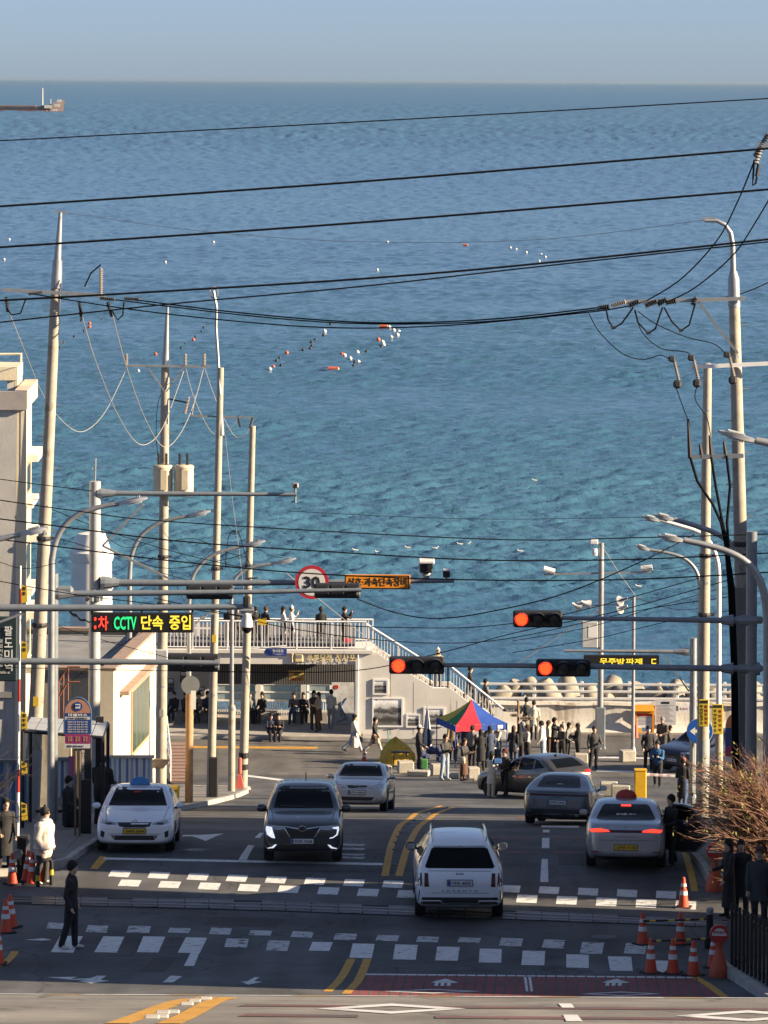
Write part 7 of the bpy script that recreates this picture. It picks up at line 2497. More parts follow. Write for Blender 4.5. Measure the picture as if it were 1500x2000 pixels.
person('person in yellow-white jacket taking a picture on the stair landing',loc=(P(862,0,180.6).x,180.6,zl),face=0,pose='photo',h=1.72,top=(.60,.52,.30),hat=('beanie',WHITE))
person('dark-clothed person halfway down the lower stair flight',loc=(P(925,0,180.6).x,180.6,F(0,1378).z),face=90,top=BLACK,pose='walk')
person('dark-haired person lowest on the stair',loc=(P(955,0,180.6).x,180.6,F(0,1402).z),face=90,top=CHAR,pose='walk')
# inside the station
zf_ = zfl
for (u,lb,kw) in ((340,'person in black seated nearest the station corner',dict(top=BLACK,bottom=BLACK)),
 (362,'person in dark coat seated behind the round sign post',dict(top=CHAR,bottom=BLACK)),
 (388,'person in grey jacket and sunglasses seated in the station',dict(top=GREY,bottom=CHAR,glasses=True,hair=HAIRK)),
 (405,'man in navy jacket and sunglasses seated upright in the station',dict(top=NAVY,bottom=CHAR,glasses=True,h=1.78)),
 (487,'person seated in shade beside the yellow box',dict(top=GREY,bottom=BLACK)),
 (512,'woman in black with long hair seated in the station',dict(top=BLACK,bottom=CHAR,hairlen=.25)),
 (574,'woman in grey coat and blue jeans seated on the right bench',dict(top=GREY,bottom=JEANS,hairlen=.15)),
 (592,'woman in black seated at the right bench with a pale bag',dict(top=BLACK,bottom=BLACK,hairlen=.2,bag=(WHITE,.22,1)))):
 x = P(u,1430,182.85).x
 person(lb,loc=(x,182.85,zf_),face=rnd.uniform(-25,25),pose='sit_phone' if u in (388,574,592) else 'sit',group=GS_,seat=.45,**kw)
person('woman in beige jacket and brown skirt standing in the station, in front',loc=(P(630,0,180.4).x,180.4,zf_),face=-60,pose='phone',top=BEIGE,bottom=BROWN,skirt=.45,hairlen=.25,shoes=BROWN,group=GS_)
person('person in dark coat half hidden behind the beige jacket',loc=(P(620,0,180.9).x,180.9,zf_),face=40,pose='phone',top=(.08,.06,.05),bottom=CHAR,hairlen=.2,group=GS_)
person('person in white jacket and grey trousers reading the route map',loc=(P(654,0,181.2).x,181.2,zf_),face=150,top=WHITE,bottom=(.32,.32,.32),shoes=WHITE,pose='pack',group=GS_)
for (u,lb,tc) in ((529,'man in navy sitting on the station step with white shoes',NAVY),(544,'woman in black sitting on the station step beside the man',BLACK)):
 person(lb,loc=(P(u,1440,178.35).x,178.35,gz(178.0)),face=8,pose='sit_phone',top=tc,bottom=BLACK,shoes=WHITE,seat=.32,group=GS_,glasses=u == 529)
person('woman in long cream coat and black boots walking past the station',692,v=1470,face=82,pose='walk',h=1.66,top=(.66,.60,.46),coat=.62,bottom=(.3,.33,.4),hairlen=.12,boots=.2,bulk=1.2)
person('woman in black coat and white boots walking towards the tent',732,v=1475,face=80,pose='walk',h=1.64,top=BLACK,coat=.35,bare=True,shoes=WHITE,boots=.3,bag=(BROWN,.22,-1),cup=LJEANS,hairlen=.1)
# around the tent
person('man in black jacket and white cap left of the tent',818,v=1503,face=75,h=1.76,top=BLACK,bottom=BLACK,hat=('cap',WHITE),group=GT_,bulk=1.15)
person('person in dark jacket and pale jeans looking at a phone by the blocks',869,v=1523,face=40,pose='phone',h=1.74,top=CHAR,bottom=LJEANS,shoes=WHITE,group=GT_)
person('woman in long brown skirt with a cream bag before the tent',906,v=1525,face=60,pose='phone',h=1.62,top=CHAR,bottom=BROWN,skirt=.68,bag=(CREAM,.34,-1),hair=HAIRB,hairlen=.15,group=GT_)
person('stallholder in white head scarf under the tent',899,v=1488,face=30,h=1.66,top=(.06,.07,.12),bottom=CHAR,hood=WHITE,group=GT_)
person('person in dark blue jacket with brown hair under the tent',912,v=1490,face=170,h=1.7,top=(.05,.07,.12),hair=HAIRB,group=GT_)
person('person in grey jacket and black trousers queueing at the tent',922,v=1501,face=160,h=1.72,top=(.16,.15,.14),bottom=BLACK,group=GT_)
person('woman with long black hair in black coat queueing at the tent',939,v=1506,face=185,h=1.64,top=BLACK,coat=.5,bottom=BLACK,hairlen=.34,group=GT_)
person('tall woman in dark blue coat at the right tent leg',957,v=1500,face=200,h=1.68,top=(.04,.055,.10),coat=.45,bottom=BLACK,hairlen=.25,group=GT_)
person('person in tan jacket at the back of the tent',884,v=1486,face=10,h=1.68,top=(.26,.19,.12),group=GT_)
person('woman in long white coat and cream trousers holding something blue',960,v=1557,face=140,pose='reach',h=1.62,top=(.66,.62,.54),coat=.42,bottom=(.60,.52,.38),shoes=WHITE,hair=HAIRK,hairlen=.05,group='couple by the taupe car')
person('man in black with dark red cap facing the woman in white',986,v=1557,face=-35,pose='pack',h=1.70,top=BLACK,bottom=BLACK,hat=('cap',(.10,.015,.015)),group='couple by the taupe car')
mb = MB(); p = P(971,1487,145.2); mb.bevbox(p,(.34,.12,.22),.05,Rz(.3)); single('blue_parcel',mb,cloth(BLUE),'blue parcel held between the couple by the taupe car','parcel')
person('woman in black with long brown hair left of the signpost',1002,v=1497,face=170,h=1.64,top=BLACK,hair=HAIRB,coat=.3,bottom=JEANS,hairlen=.35,group=GT_)
person('dark figure directly behind the signpost',1014,v=1495,face=190,h=1.68,top=BLACK,bottom=BLACK,hairlen=.2,group=GT_)
person('woman in pale top and black skirt right of the signpost',1030,v=1494,face=-90,h=1.64,top=(.5,.42,.40),bottom=BLACK,skirt=.3,hair=HAIRB,hairlen=.15,shoes=WHITE,pose='pack',group=GT_)
person('person in beige coat with backpack at the foot of the sea wall',loc=(P(1036,0,178.5).x,178.5,gz(178.5)),face=175,h=1.78,top=(.30,.26,.20),coat=.4,backpack=CHAR,lift=.15,group=GT_)
person('person in white jacket beside the backpack wearer',loc=(P(1050,0,178.0).x,178.0,gz(178)),face=185,h=1.70,top=(.62,.56,.44),coat=.25,lift=.15,group=GT_)
person('person in white jacket and blue jeans behind the taupe car',1060,v=1490,face=-100,h=1.72,top=(.62,.56,.46),bottom=LJEANS,bulk=1.2,group=GT_)
person('person in long black coat with raised arms taking a picture',1082,v=1486,face=60,pose='photo',h=1.78,top=BLACK,coat=.6,bottom=BLACK,group=GT_)
person('small person in black with pale scarf in the row behind the car',1097,v=1489,face=-60,h=1.56,top=BLACK,bottom=BLACK,hairlen=.1,pose='pack',scarf=CREAM,group=GT_)
person('person in grey jacket next to the scarf wearer',1108,v=1488,face=80,h=1.62,top=(.17,.165,.16),bottom=BLACK,hairlen=.2,group=GT_)
person('woman in black puffer jacket at the end of the row',1128,v=1488,face=-80,h=1.58,top=BLACK,bottom=BLACK,bulk=1.2,hairlen=.1,group=GT_)
person('man in dark grey jacket standing apart, facing the road',1160,v=1503,face=5,h=1.76,top=(.05,.048,.046),bottom=(.02,.02,.026),bulk=1.12)
person('person in beige coat in the queue between the black coats',948,v=1496,face=120,h=1.66,top=BEIGE,coat=.35,bottom=CHAR,hair=HAIRB,hairlen=.15,group=GT_)
person('person in white padded jacket right of the tent leg',972,v=1494,face=-70,h=1.68,top=WHITE,bottom=JEANS,bulk=1.2,pose='phone',group=GT_)
person('person in grey hooded top close behind the signpost',1021,v=1489,face=200,h=1.66,top=(.22,.22,.23),bottom=JEANS,hood=(.22,.22,.23),group=GT_)
person('person in cream knit with brown hair in the row behind the car',1071,v=1484,face=110,h=1.62,top=CREAM,bottom=BROWN,hair=HAIRB,hairlen=.2,group=GT_)
# right side
person('man in black with white face mask by the sea wall kiosk',1266,v=1504,face=25,h=1.76,top=BLACK,bottom=BLACK,pose='pocket',mask=WHITE,hat=('cap',BLACK))
person('person in blue jacket looking at a phone near the yellow barrier',1284,v=1537,face=-20,pose='phone',h=1.72,top=(.03,.10,.22),bottom=BLACK,hat=('beanie',BLACK),bulk=1.15)
person('grey-haired person in brown jacket beside the navy car',1294,v=1480,face=-40,pose='pack',h=1.7,top=(.09,.06,.045),hair=HAIRG,bulk=1.2)
person('person with pale collar seated beside the navy car',1308,v=1478,face=80,pose='sit',h=1.65,top=CHAR,scarf=CREAM)
person('woman in long dark coat and pink hat by the pole at right',1333,v=1578,face=160,h=1.62,top=BLACK,coat=.55,bottom=JEANS,hat=('beanie',(.30,.10,.10)),shoes=WHITE)
person('passenger in black stepping into the silver taxi',loc=None,u=1311,d=94.9,face=-70,h=1.62,top=BLACK,bottom=BLACK,shoes=GREY,pose='pack')
person('woman in long black coat looking left by the black fence',loc=None,u=1423,d=87.4,face=-60,h=1.66,top=BLACK,coat=.7,bottom=BLACK,hairlen=.25,lift=.05,voxel=.018)
person('woman in dark coat behind the pole by the black fence',loc=None,u=1447,d=87.7,face=-10,h=1.62,top=(.02,.022,.03),coat=.5,bottom=BLACK,hairlen=.2,lift=.05,voxel=.018)
person('man in dark grey coat and red-brown cap behind the black fence',loc=None,u=1483,d=85.2,face=-5,h=1.74,top=(.045,.048,.052),coat=.3,bottom=BLACK,hat=('cap',(.12,.05,.05)),lift=.1,bulk=1.2,voxel=.018)
# ------------------------------------------------------------------ cones, barriers, no-parking signs
M_cone = mat('cone_orange',(.60,.075,.03),.5,var=.12,vs=6)
M_cone_w = mat('cone_white',(.66,.65,.62),.5,var=.1)
M_np = mat('orange_plastic',(.50,.095,.045),.55,var=.15,vs=4)
M_npred = mat('no_parking_red',(.40,.035,.03),.5,var=.1)
def cone_meshes():
 a = MB(); a.lathe([(.13,.03),(.115,.12),(.035,.68),(.03,.70),(.02,.70)],(0,0,0),16)
 b = MB(); b.bevbox((0,0,.018),(.36,.36,.036),.02)
 r1 = MB(); r1.lathe([(.093,.30),(.078,.40)],(0,0,0),16)
 r2 = MB(); r2.lathe([(.066,.49),(.056,.56)],(0,0,0),16)
 return a.mesh('cone_shell',M_cone,True),b.mesh('cone_foot',M_rubber),r1.mesh('reflective_band',M_cone_w,True),r2.mesh('reflective_band',M_cone_w,True)
_cm = cone_meshes()
def cone(label,u,v,s=1.0,d=None,lean=0.0,group='traffic cones'):
 p = G(u,v) if d is None else gpt(u,d)
 t = Thing('traffic_cone',label,'traffic cone',p,rnd.uniform(0,3),group)
 t.o.scale = (s,s,s)
 t.o.rotation_euler = (lean,lean * .6,rnd.uniform(0,3))
 for nm,me in zip(('shell','foot','reflective_band','reflective_band'),_cm):
  o = bpy.data.objects.new(nm,me)
  C.objects.link(o)
  o.parent = t.o
  if nm == 'reflective_band':
   o.scale = (1.035,1.035,1.0)
GCR,GCL = 'cones by the right kerb','cones at the left edge'
cone('orange cone standing alone at the end of the far zebra crossing',1335,1773,.95,group=GCR)
cone('orange cone at the left end of the upper striped bar',1255,1845,.95,group=GCR)
cone('orange cone in the middle of the upper striped bar',1329,1845,.95,group=GCR)
cone('orange cone in the near row, leftmost of the three',1271,1901,.98,group=GCR)
cone('orange cone in the near row, middle of the three',1314,1902,.98,group=GCR)
cone('orange cone in the near row, rightmost of the three',1354,1906,.98,group=GCR)
cone('orange cone half hidden behind the nearer no-parking sign',1393,1890,.9,group=GCR)
cone('orange cone under the barrier arm at the left',24,1727,1.0,group=GCL)
cone('orange cone beside the black barrier cabinet',52,1722,1.0,lean=.05,group=GCL)
cone('orange cone in front of the woman in the puffer jacket',63,1727,1.0,group=GCL)
cone('orange cone behind the striped hoop',77,1724,1.0,group=GCL)
cone('front orange cone of the overlapping pair left of the man in black',12,1822,1.0,lean=-.03,group=GCL)
cone('rear orange cone of the overlapping pair left of the man in black',23,1812,1.0,lean=-.05,group=GCL)
cone('orange cone cut off by the left edge below the yellow line',-4,1884,1.0,group=GCL)
def no_parking(label,u,v,hgt):
 p = G(u,v)
 t = Thing('no_parking_sign',label,'no-parking sign',p,0,'no-parking signs')
 k = hgt / 1.05
 mb = MB(); mb.lathe([(.20 * k,0),(.205 * k,.04 * k),(.19 * k,.16 * k),(.175 * k,.2 * k),(.08 * k,.52 * k),(.065 * k,.60 * k),(.10 * k,.70 * k)],p,18); t.w('base',mb,M_np,smooth=40)
 c = p + Vector((0,-.01,.86 * k))
 r = .19 * k
 mb = MB(); mb.lathe([(r * .93,-.05),(r,-.03),(r,.03),(r * .93,.05)],c,26,rx); ds = t.w('disc',mb,M_npred,smooth=35)
 n = 12
 seg = [(r * .80 * math.cos(a),r * .80 * math.sin(a)) for a in np.linspace(math.radians(2),math.radians(178),n)]
 mb = MB(); mb.prism([c + Vector((x,-.052,z - .03 * k)) for x,z in seg],(0,-.004,0)); t.w('white_panel',mb,M_cone_w,ds)
 lettering('lettering','주차금지',ds,c + Vector((0,-.060,.045 * k)),r * 1.3,r * .36,mat('letter_red',(.30,.015,.02),.5,var=0),bold=.02,off=t.loc)
 return t
no_parking('orange no-parking sign near the silver taxi, farther of the two',1396,1740,1.08)
no_parking('orange no-parking sign beside the black fence, nearer of the two',1404,1908,1.02)
# striped linking bars between the cones and their black posts
M_by = mat('hazard_yellow',(.60,.42,.03),.5)
for (lb,pts,dd) in (('black and yellow bar linking the upper cones to the post',[(1256,1799),(1330,1797),(1384,1795)],Gd(1300,1847)),('black and yellow bar linking the lower cones to the post',[(1272,1838),(1330,1836),(1388,1833)],Gd(1310,1880))):
 t = Thing('linking_bar',lb,'barrier bar',P(*pts[1],dd),group='linking bars')
 for (a,b),(c_,e) in zip(zip(pts,pts[1:]),((0,5),(5,9))):
  n = 6
  for i in range(n):
   p,q = P(a[0] + (b[0] - a[0]) * i / n,a[1] + (b[1] - a[1]) * i / n,dd),P(a[0] + (b[0] - a[0]) * (i + 1) / n,a[1] + (b[1] - a[1]) * (i + 1) / n,dd)
   mb = MB(); mb.tube([p,q],.022,6); t.w('bar_segment',mb,M_by if i % 3 == 1 else M_letk)
p = G(1386,1852)
t = Thing('barrier_post','black barrier post with pale cap at the end of the linking bars','post',p)
mb = MB(); mb.lathe([(.075,0),(.07,.80),(.06,.82)],p,12); t.w('post',mb,M_letk)
mb = MB(); mb.lathe([(.077,.70),(.077,.80),(.05,.83)],p,12); t.w('cap',mb,M_galv)
mb = MB(); mb.bevbox(p + Vector((0,0,.12)),(.22,.22,.24),.02); t.w('foot',mb,M_letk)
# left: raised level-crossing arm with yellow tags, cabinet, hoop
d = 92.2
b0 = gpt(34,d)
t = Thing('crossing_barrier','raised white and red level-crossing arm with yellow tags at the left','barrier',b0)
top = P(40,1105,d)
n = 12
base = b0 + Vector((0,0,.95))
for i in range(n):
 p,q = base.lerp(top,i / n),base.lerp(top,(i + 1) / n)
 mb = MB(); mb.tube([p,q],.035 - .0012 * i,8); t.w('arm_segment',mb,mat('barrier_red',(.36,.03,.03),.5) if i % 4 == 2 else M_wmetal)
mb = MB(); mb.bevbox(b0 + Vector((.13,.05,.5)),(.28,.34,1.0),.03); t.w('cabinet',mb,M_black)
mb = MB(); mb.bbox(b0.x + .2,b0.x + .28,d - .14,d - .125,b0.z + .3,b0.z + .95); t.w('cabinet_edge',mb,M_galv)
mb = MB(); mb.lathe([(.10,0),(.10,.14)],b0 + Vector((.02,-.12,.62)),14,rx); t.w('pivot',mb,M_galv)
for (vv,s) in ((1160,'멈춤'),(1270,'위험'),(1408,'열차주의'),(1500,'주의'),(1585,'멈춤')):
 p = P(47,vv,d - .06)
 hh = .42 if vv != 1500 else .3
 mb = MB(); mb.prism([p + Vector((-.07,0,hh / 2)),p + Vector((.06,0,hh / 2 - .05)),p + Vector((.08,0,-hh / 2 + .03)),p + Vector((-.05,0,-hh / 2))],(0,.012,0)); tg = t.w('yellow_tag',mb,M_yel)
 for i,ch in enumerate(s):
  lettering('lettering',ch,tg,p + Vector((.005,-.006,hh * .30 - i * .11)),.07,.08,M_letk,bold=.02,off=t.loc)
p = G(74,1732)
t = Thing('hoop_barrier','black and yellow hoop barrier beside the left cones','barrier',p)
q = p + Vector((.28,.25,0))
mb = MB(); mb.tube([p,p + Vector((0,0,.48)),p + Vector((.04,.03,.56)),q + Vector((-.04,-.03,.58)),q + Vector((0,0,.50)),q],.045,10); t.w('hoop',mb,M_letk,smooth=True)
for r_,z_ in ((p,.14),(q,.22)):
 mb = MB(); mb.lathe([(.048,z_),(.048,z_ + .12)],r_,10); t.w('yellow_band',mb,M_by)
# ------------------------------------------------------------------ black fence on the right kerb and its low wall
fpts = [Vector((6.78,80.6)),Vector((7.18,76.5)),Vector((7.66,71)),Vector((8.4,62))]
t = Thing('black_fence','black upright-slat fence on the kerb at the right edge','fence',(6.7,77,gz(77)))
tot = 15.4
k = 0
acc = 0.0
for a,b in zip(fpts,fpts[1:]):
 L_ = (b - a).length
 m_ = max(1,int(L_ / .40))
 for i in range(m_):
  q = a.lerp(b,(i + .5) / m_)
  z0 = gz(q.y) + .10
  mb = MB(); mb.bevbox((q.x + .12,q.y,z0 + .62),(.062,.05,1.16),.012); t.w('slat',mb,M_black)
  mb = MB(); mb.bevbox((q.x + .12,q.y,z0 + 1.22),(.07,.035,.06),.012); t.w('slat_cap',mb,M_black)
 for z_ in (.2,1.08):
  mb = MB(); mb.tube([(a.x + .15,a.y,gz(a.y) + .1 + z_),(b.x + .15,b.y,gz(b.y) + .1 + z_)],.025,6); t.w('rail',mb,M_black)
mb = MB()
mb.grid([[(x,y,gz(y) + .10) for x in (6.78 + (80.8 - y) * .092,12,30)] for y in np.arange(60,80.6,.5)])
tag(mb.build('fence_footway',M_paver,None),kind='structure')
# ------------------------------------------------------------------ bare shrubs
def shrub(label,root,tips,n_side,col,r0,seed,leaf_n,name='bare_shrub'):
 rr = random.Random(seed)
 t = Thing(name,label,'shrub',root)
 br = MB()
 lv = MB()
 for (tip,st) in tips:
  st,tip = Vector(st),Vector(tip)
  mid = st.lerp(tip,.5) + Vector((0,rr.uniform(-.2,.2),.16 * (tip - st).length + rr.uniform(-.1,.1)))
  pts = []
  for i in range(9):
   s = i / 8
   pts.append(st * (1 - s) ** 2 + mid * 2 * s * (1 - s) + tip * s * s + Vector((rr.gauss(0,.018),rr.gauss(0,.018),rr.gauss(0,.018))))
  br.tube(pts,[r0 * (1 - .78 * i / 8) for i in range(9)],5)
  for k in range(n_side):
   i = rr.randint(2,7)
   p = pts[i]
   dr_ = (pts[min(i + 1,8)] - p).normalized()
   off = Vector((rr.gauss(0,.5),rr.gauss(0,.5),rr.gauss(.25,.5)))
   L_ = rr.uniform(.2,.55)
   q1 = p + (dr_ * .8 + off * .5).normalized() * L_ * .5
   q2 = q1 + (dr_ * .9 + off * .35 + Vector((0,0,.15))).normalized() * L_ * .5
   br.tube([p,q1,q2],[r0 * .36,r0 * .26,r0 * .14],4,False)
   if rr.random() < leaf_n:
    for _ in range(rr.randint(1,4)):
     c = q2 + Vector((rr.gauss(0,.05),rr.gauss(0,.05),rr.gauss(0,.05)))
     a = Vector((rr.gauss(0,1),rr.gauss(0,1),rr.gauss(0,1))).normalized() * .045
     b_ = a.orthogonal().normalized() * .022
     lv.add([c - a,c + b_ + Vector((0,0,.006)),c + a,c - b_],[(0,1,2,3)])
 o = t.w('branches',br,mat('twig_' + label[:6],col,.8,var=.25,vs=9))
 o['kind'] = 'stuff'
 if lv.v:
  o = t.w('leaves',lv,mat('shrub_leaf',(.16,.15,.03),.7,var=.4,vs=6))
  o['kind'] = 'stuff'
 return t
rr = random.Random(11)
root = gpt(1585,89.9)
tips = []
for k in range(300):
 a = rr.random()
 d_ = rr.uniform(88.9,91.0)
 uu = 1332 + 170 * rr.random() ** .9
 vv = 1470 + (1725 - 1470) * rr.random() + max(0,(uu - 1420)) * -.8 * rr.random()
 if uu < 1380:
  vv = rr.uniform(1490,1640)
 tip = P(uu,vv,d_)
 st = P(1530 + rr.uniform(-30,40),1610 + (vv - 1610) * .45 + rr.uniform(20,110),89.9 + (d_ - 89.9) * .3)
 tips.append((tip,st))
for k in range(26):
 tips.append((P(1505 + rr.uniform(-40,60),1600 + rr.uniform(-30,60),89.9 + rr.uniform(-.8,.8)),root + Vector((rr.uniform(-.3,.3),rr.uniform(-.4,.4),.02))))
shrub('bare brown shrub of tangled sunlit twigs at the right edge',root,tips,8,(.22,.12,.08),.016,3,.13)
rr = random.Random(5)
root = gpt(-55,90.0)
tips = [(P(rr.uniform(10,75),rr.uniform(1465,1640),90 + rr.uniform(-.6,.6)),P(-50 + rr.uniform(-10,10),1560 + rr.uniform(-30,90),90)) for k in range(12)]
tips += [(P(-50,1580,90),root)]
shrub('thin dark bare twigs reaching in from the left edge',root,tips,4,(.06,.045,.035),.012,9,.0)
# ------------------------------------------------------------------ bus stop: sign, pylon, shelter
d = 100.0
a,b = P(126,1365,d),P(177,1461,d)
base = gpt(151,d)
t = Thing('bus_stop_sign','round-topped bus stop sign in orange, navy and magenta on brown posts','bus stop sign',base)
cx,w = (a.x + b.x) / 2,b.x - a.x
zs = [P(0,vv,d).z for vv in (1365,1392,1399,1405,1433,1452,1461)]
r = w / 2 * .97
arch = [Vector((cx + r * math.cos(x),d,zs[1] + (zs[0] - zs[1]) * math.sin(x))) for x in np.linspace(0,math.pi,15)]
mb = MB(); mb.prism(arch,(0,.04,0)); o_ = t.w('top_panel',mb,mat('bus_orange',(.40,.20,.13),.5))
for i,m_ in enumerate((mat('bus_navy',(.02,.05,.20),.5),mat('bus_white',(.52,.53,.56),.5),mat('bus_navy',(.02,.05,.20),.5),mat('bus_magenta',(.24,.03,.12),.5),mat('bus_white',(.52,.53,.56),.5))):
 z1,z0 = zs[i + 1],zs[i + 2]
 mb = MB(); mb.bbox(cx - w / 2 * .95,cx + w / 2 * .95,d,d + .04,z0 + .004,z1 - .004)
 q_ = t.w('panel',mb,m_)
 zc = (z0 + z1) / 2
 if i == 0:
  lettering('lettering','마을버스',q_,(cx,d - .006,zc),w * .72,(z1 - z0) * .75,M_lwhite,bold=.02,off=t.loc)
 elif i == 1:
  lettering('lettering','청사포 종점정류소',q_,(cx,d - .006,zc),w * .78,(z1 - z0) * .6,M_letk,off=t.loc)
 elif i == 2:
  for rw_ in range(5):
   lettering('lettering','해운대 미포 송정 장산 좌동',q_,(cx,d - .006,z1 - (rw_ + .9) * (z1 - z0) / 5.8),w * .76,(z1 - z0) * .10,M_lwhite,off=t.loc)
 elif i == 3:
  for j in range(3):
   lettering('lettering','안내\n승차',q_,(cx + (j - 1) * w * .29,d - .006,zc),w * .17,(z1 - z0) * .55,mat('letter_gold',(.5,.38,.2),.5),off=t.loc)
 else:
  lettering('lettering','정류소 번호 09123',q_,(cx - .05,d - .006,zc),w * .62,(z1 - z0) * .5,M_letk,off=t.loc)
ic = Vector((cx,d - .004,P(0,1379,d).z))
mb = MB(); mb.lathe([(.115,0),(.115,.006)],ic,20,rx); em = t.w('bus_emblem',mb,mat('bus_navy',(.02,.05,.20),.5))
mb = MB(); mb.bevbox(ic + Vector((0,-.010,.005)),(.12,.008,.11),.003); t.w('emblem_bus',mb,mat('bus_white',(.52,.53,.56),.5),em)
mb = MB(); mb.box(ic + Vector((0,-.016,.02)),(.10,.004,.035)); t.w('emblem_window',mb,mat('bus_navy',(.02,.05,.20),.5),em)
mb = MB()
mb.tube([Vector((cx - w / 2,d + .02,zs[4])),Vector((cx - w / 2,d + .02,zs[1]))] + [Vector((cx + w / 2 * math.cos(x),d + .02,zs[1] + (zs[0] - zs[1] + .04) * math.sin(x))) for x in np.linspace(math.pi,0,15)] + [Vector((cx + w / 2,d + .02,zs[4]))],.022,8)
t.w('frame_tube',mb,mat('bus_blue_tube',(.05,.10,.2),.4))
for du in (-4.2,4.2):
 p = gpt(151 + du,d + .05)
 mb = MB(); mb.bevbox((p.x,d + .06,(p.z + zs[5]) / 2),(.055,.055,zs[5] - p.z),.01); t.w('post',mb,mat('brown_post',(.17,.115,.06),.6))
d = 101.2
base = gpt(166,d)
t = Thing('info_pylon','tall black information pylon with white upright lettering beside the bus stop sign','pylon',base)
z1 = P(0,1440,d).z
x0,x1 = P(155,1500,d).x,P(179,1500,d).x
mb = MB(); mb.bevbox(((x0 + x1) / 2,d,(base.z + z1) / 2),(x1 - x0,.25,z1 - base.z),.015); t.w('column',mb,M_black)
for i,ch in enumerate('청사포블루라인파크'):
 p = P(162.5,1466 + i * 6.4,d)
 lettering('lettering',ch,t.o,(p.x,d - .13,p.z),.075,.075,M_lwhite,bold=.01,off=t.loc)
mb = MB(); p = P(166,1520,d); mb.bbox(x0 + .02,x1 - .02,d - .131,d - .127,p.z - .01,p.z); t.w('groove',mb,M_greyp)
t = Thing('bus_shelter','bus shelter with sloping pale roof panels and black frame','bus shelter',gpt(130,106))
ra,rb,rc,rd_ = P(45,1428,104),P(201,1441,104),P(211,1413,108),P(60,1404,108)
for i in range(7):
 p0,p1 = ra.lerp(rb,i / 7 + .006),ra.lerp(rb,(i + 1) / 7 - .006)
 q0,q1 = rd_.lerp(rc,i / 7 + .006),rd_.lerp(rc,(i + 1) / 7 - .006)
 mb = MB(); mb.prism([p0,p1,q1,q0],(0,0,.05)); t.w('roof_panel',mb,mat('roof_panel_pale',(.42,.44,.46),.45,.2,var=.1))
mb = MB(); mb.tube([ra,rb,rc,rd_,ra],.045,6); t.w('roof_frame',mb,M_black)
for q in (rb,rc,rd_,ra):
 mb = MB(); mb.tube([Vector((q.x,q.y,gz(q.y))),q],.05,6); t.w('post',mb,M_black)
x0,x1 = P(188,1500,107.9).x,P(203,1500,107.9).x
mb = MB(); mb.bbox(x0,x1,107.6,107.7,gz(107),P(0,1397,107.8).z); t.w('end_panel',mb,M_black)
mb = MB(); mb.bevbox((P(120,1560,105).x,105.0,gz(105) + .55),(1.3,.4,.08),.02); t.w('bench',mb,M_black)
mb = MB(); p = gpt(133,104.6); mb.bevbox(p + Vector((.1,0,.35)),(.5,.3,.5),.1); single('dark_bag',mb,cloth(BLACK),'dark luggage standing under the bus shelter','bag')
# ------------------------------------------------------------------ blue and white striped fences
def striped_fence(label,pa,pb,h,n,seq,dz=.35):
 t = Thing('striped_fence',label,'fence',((pa[0] + pb[0]) / 2,(pa[1] + pb[1]) / 2,gz((pa[1] + pb[1]) / 2)))
 a,b = Vector(pa),Vector(pb)
 for i in range(n):
  p,q = a.lerp(b,(i + .06) / n),a.lerp(b,(i + .94) / n)
  nrm = Vector((-(q - p).y,(q - p).x)).normalized() * (.04 + .02 * (i % 2))
  z0 = gz(p.y) + dz
  mb = MB(); mb.prism([(p.x,p.y,z0),(q.x,q.y,z0),(q.x + nrm.x,q.y + nrm.y,z0),(p.x + nrm.x,p.y + nrm.y,z0)],(0,0,h)); t.w('slat',mb,seq[i % len(seq)])
 z0 = gz(a.y) + dz
 mb = MB(); mb.prism([(a.x - .05,a.y - .06,z0 + h),(b.x + .05,b.y - .06,gz(b.y) + dz + h),(b.x + .05,b.y + .1,gz(b.y) + dz + h),(a.x - .05,a.y + .1,z0 + h)],(0,0,.07)); t.w('cap_rail',mb,M_galv)
 mb = MB(); mb.prism([(a.x,a.y + .02,gz(a.y) - .2),(b.x,b.y + .02,gz(b.y) - .2),(b.x,b.y + .16,gz(b.y) - .2),(a.x,a.y + .16,gz(a.y) - .2)],(0,0,dz + .2)); t.w('plinth',mb,M_conc)
FW = mat('fence_white',(.64,.63,.60),.6,var=.08)
FB = mat('fence_blue',(.10,.20,.38),.6,var=.1)
FP = mat('fence_pale_blue',(.30,.40,.52),.6,var=.1)
xa,xb = P(203,1500,117.0).x,P(298,1500,118.5).x
striped_fence('blue and white striped fence behind the parked taxi',(xa,117.0),(xb,118.5),.98,20,[FW,FW,FB,FW,FP,FW,FB],.75)
xa,xb = P(103,1500,109.0).x,P(146,1500,109.5).x
striped_fence('short blue and white striped fence left of the bus stop sign',(xa,109.0),(xb,109.5),1.0,8,[FW,FP,FW,FB],.75)
xa,xb = P(-40,1500,108.0).x,P(52,1500,108.5).x
striped_fence('pale blue striped fence in shade at the left edge',(xa,108.0),(xb,108.5),1.4,16,[FP,FW,FP,FB],.3)
mb = MB()
a,b = P(134,1477,104.9),P(147,1535,104.9)
mb.prism([(a.x,104.9,a.z),(b.x,104.9,a.z),(b.x - .02,104.9,b.z + .35),(a.x,104.9,b.z)],(0,.01,0))
single('pink_banner',mb,mat('banner_pink',(.55,.16,.32),.7),'small pink banner beside the bus stop pylon','banner')
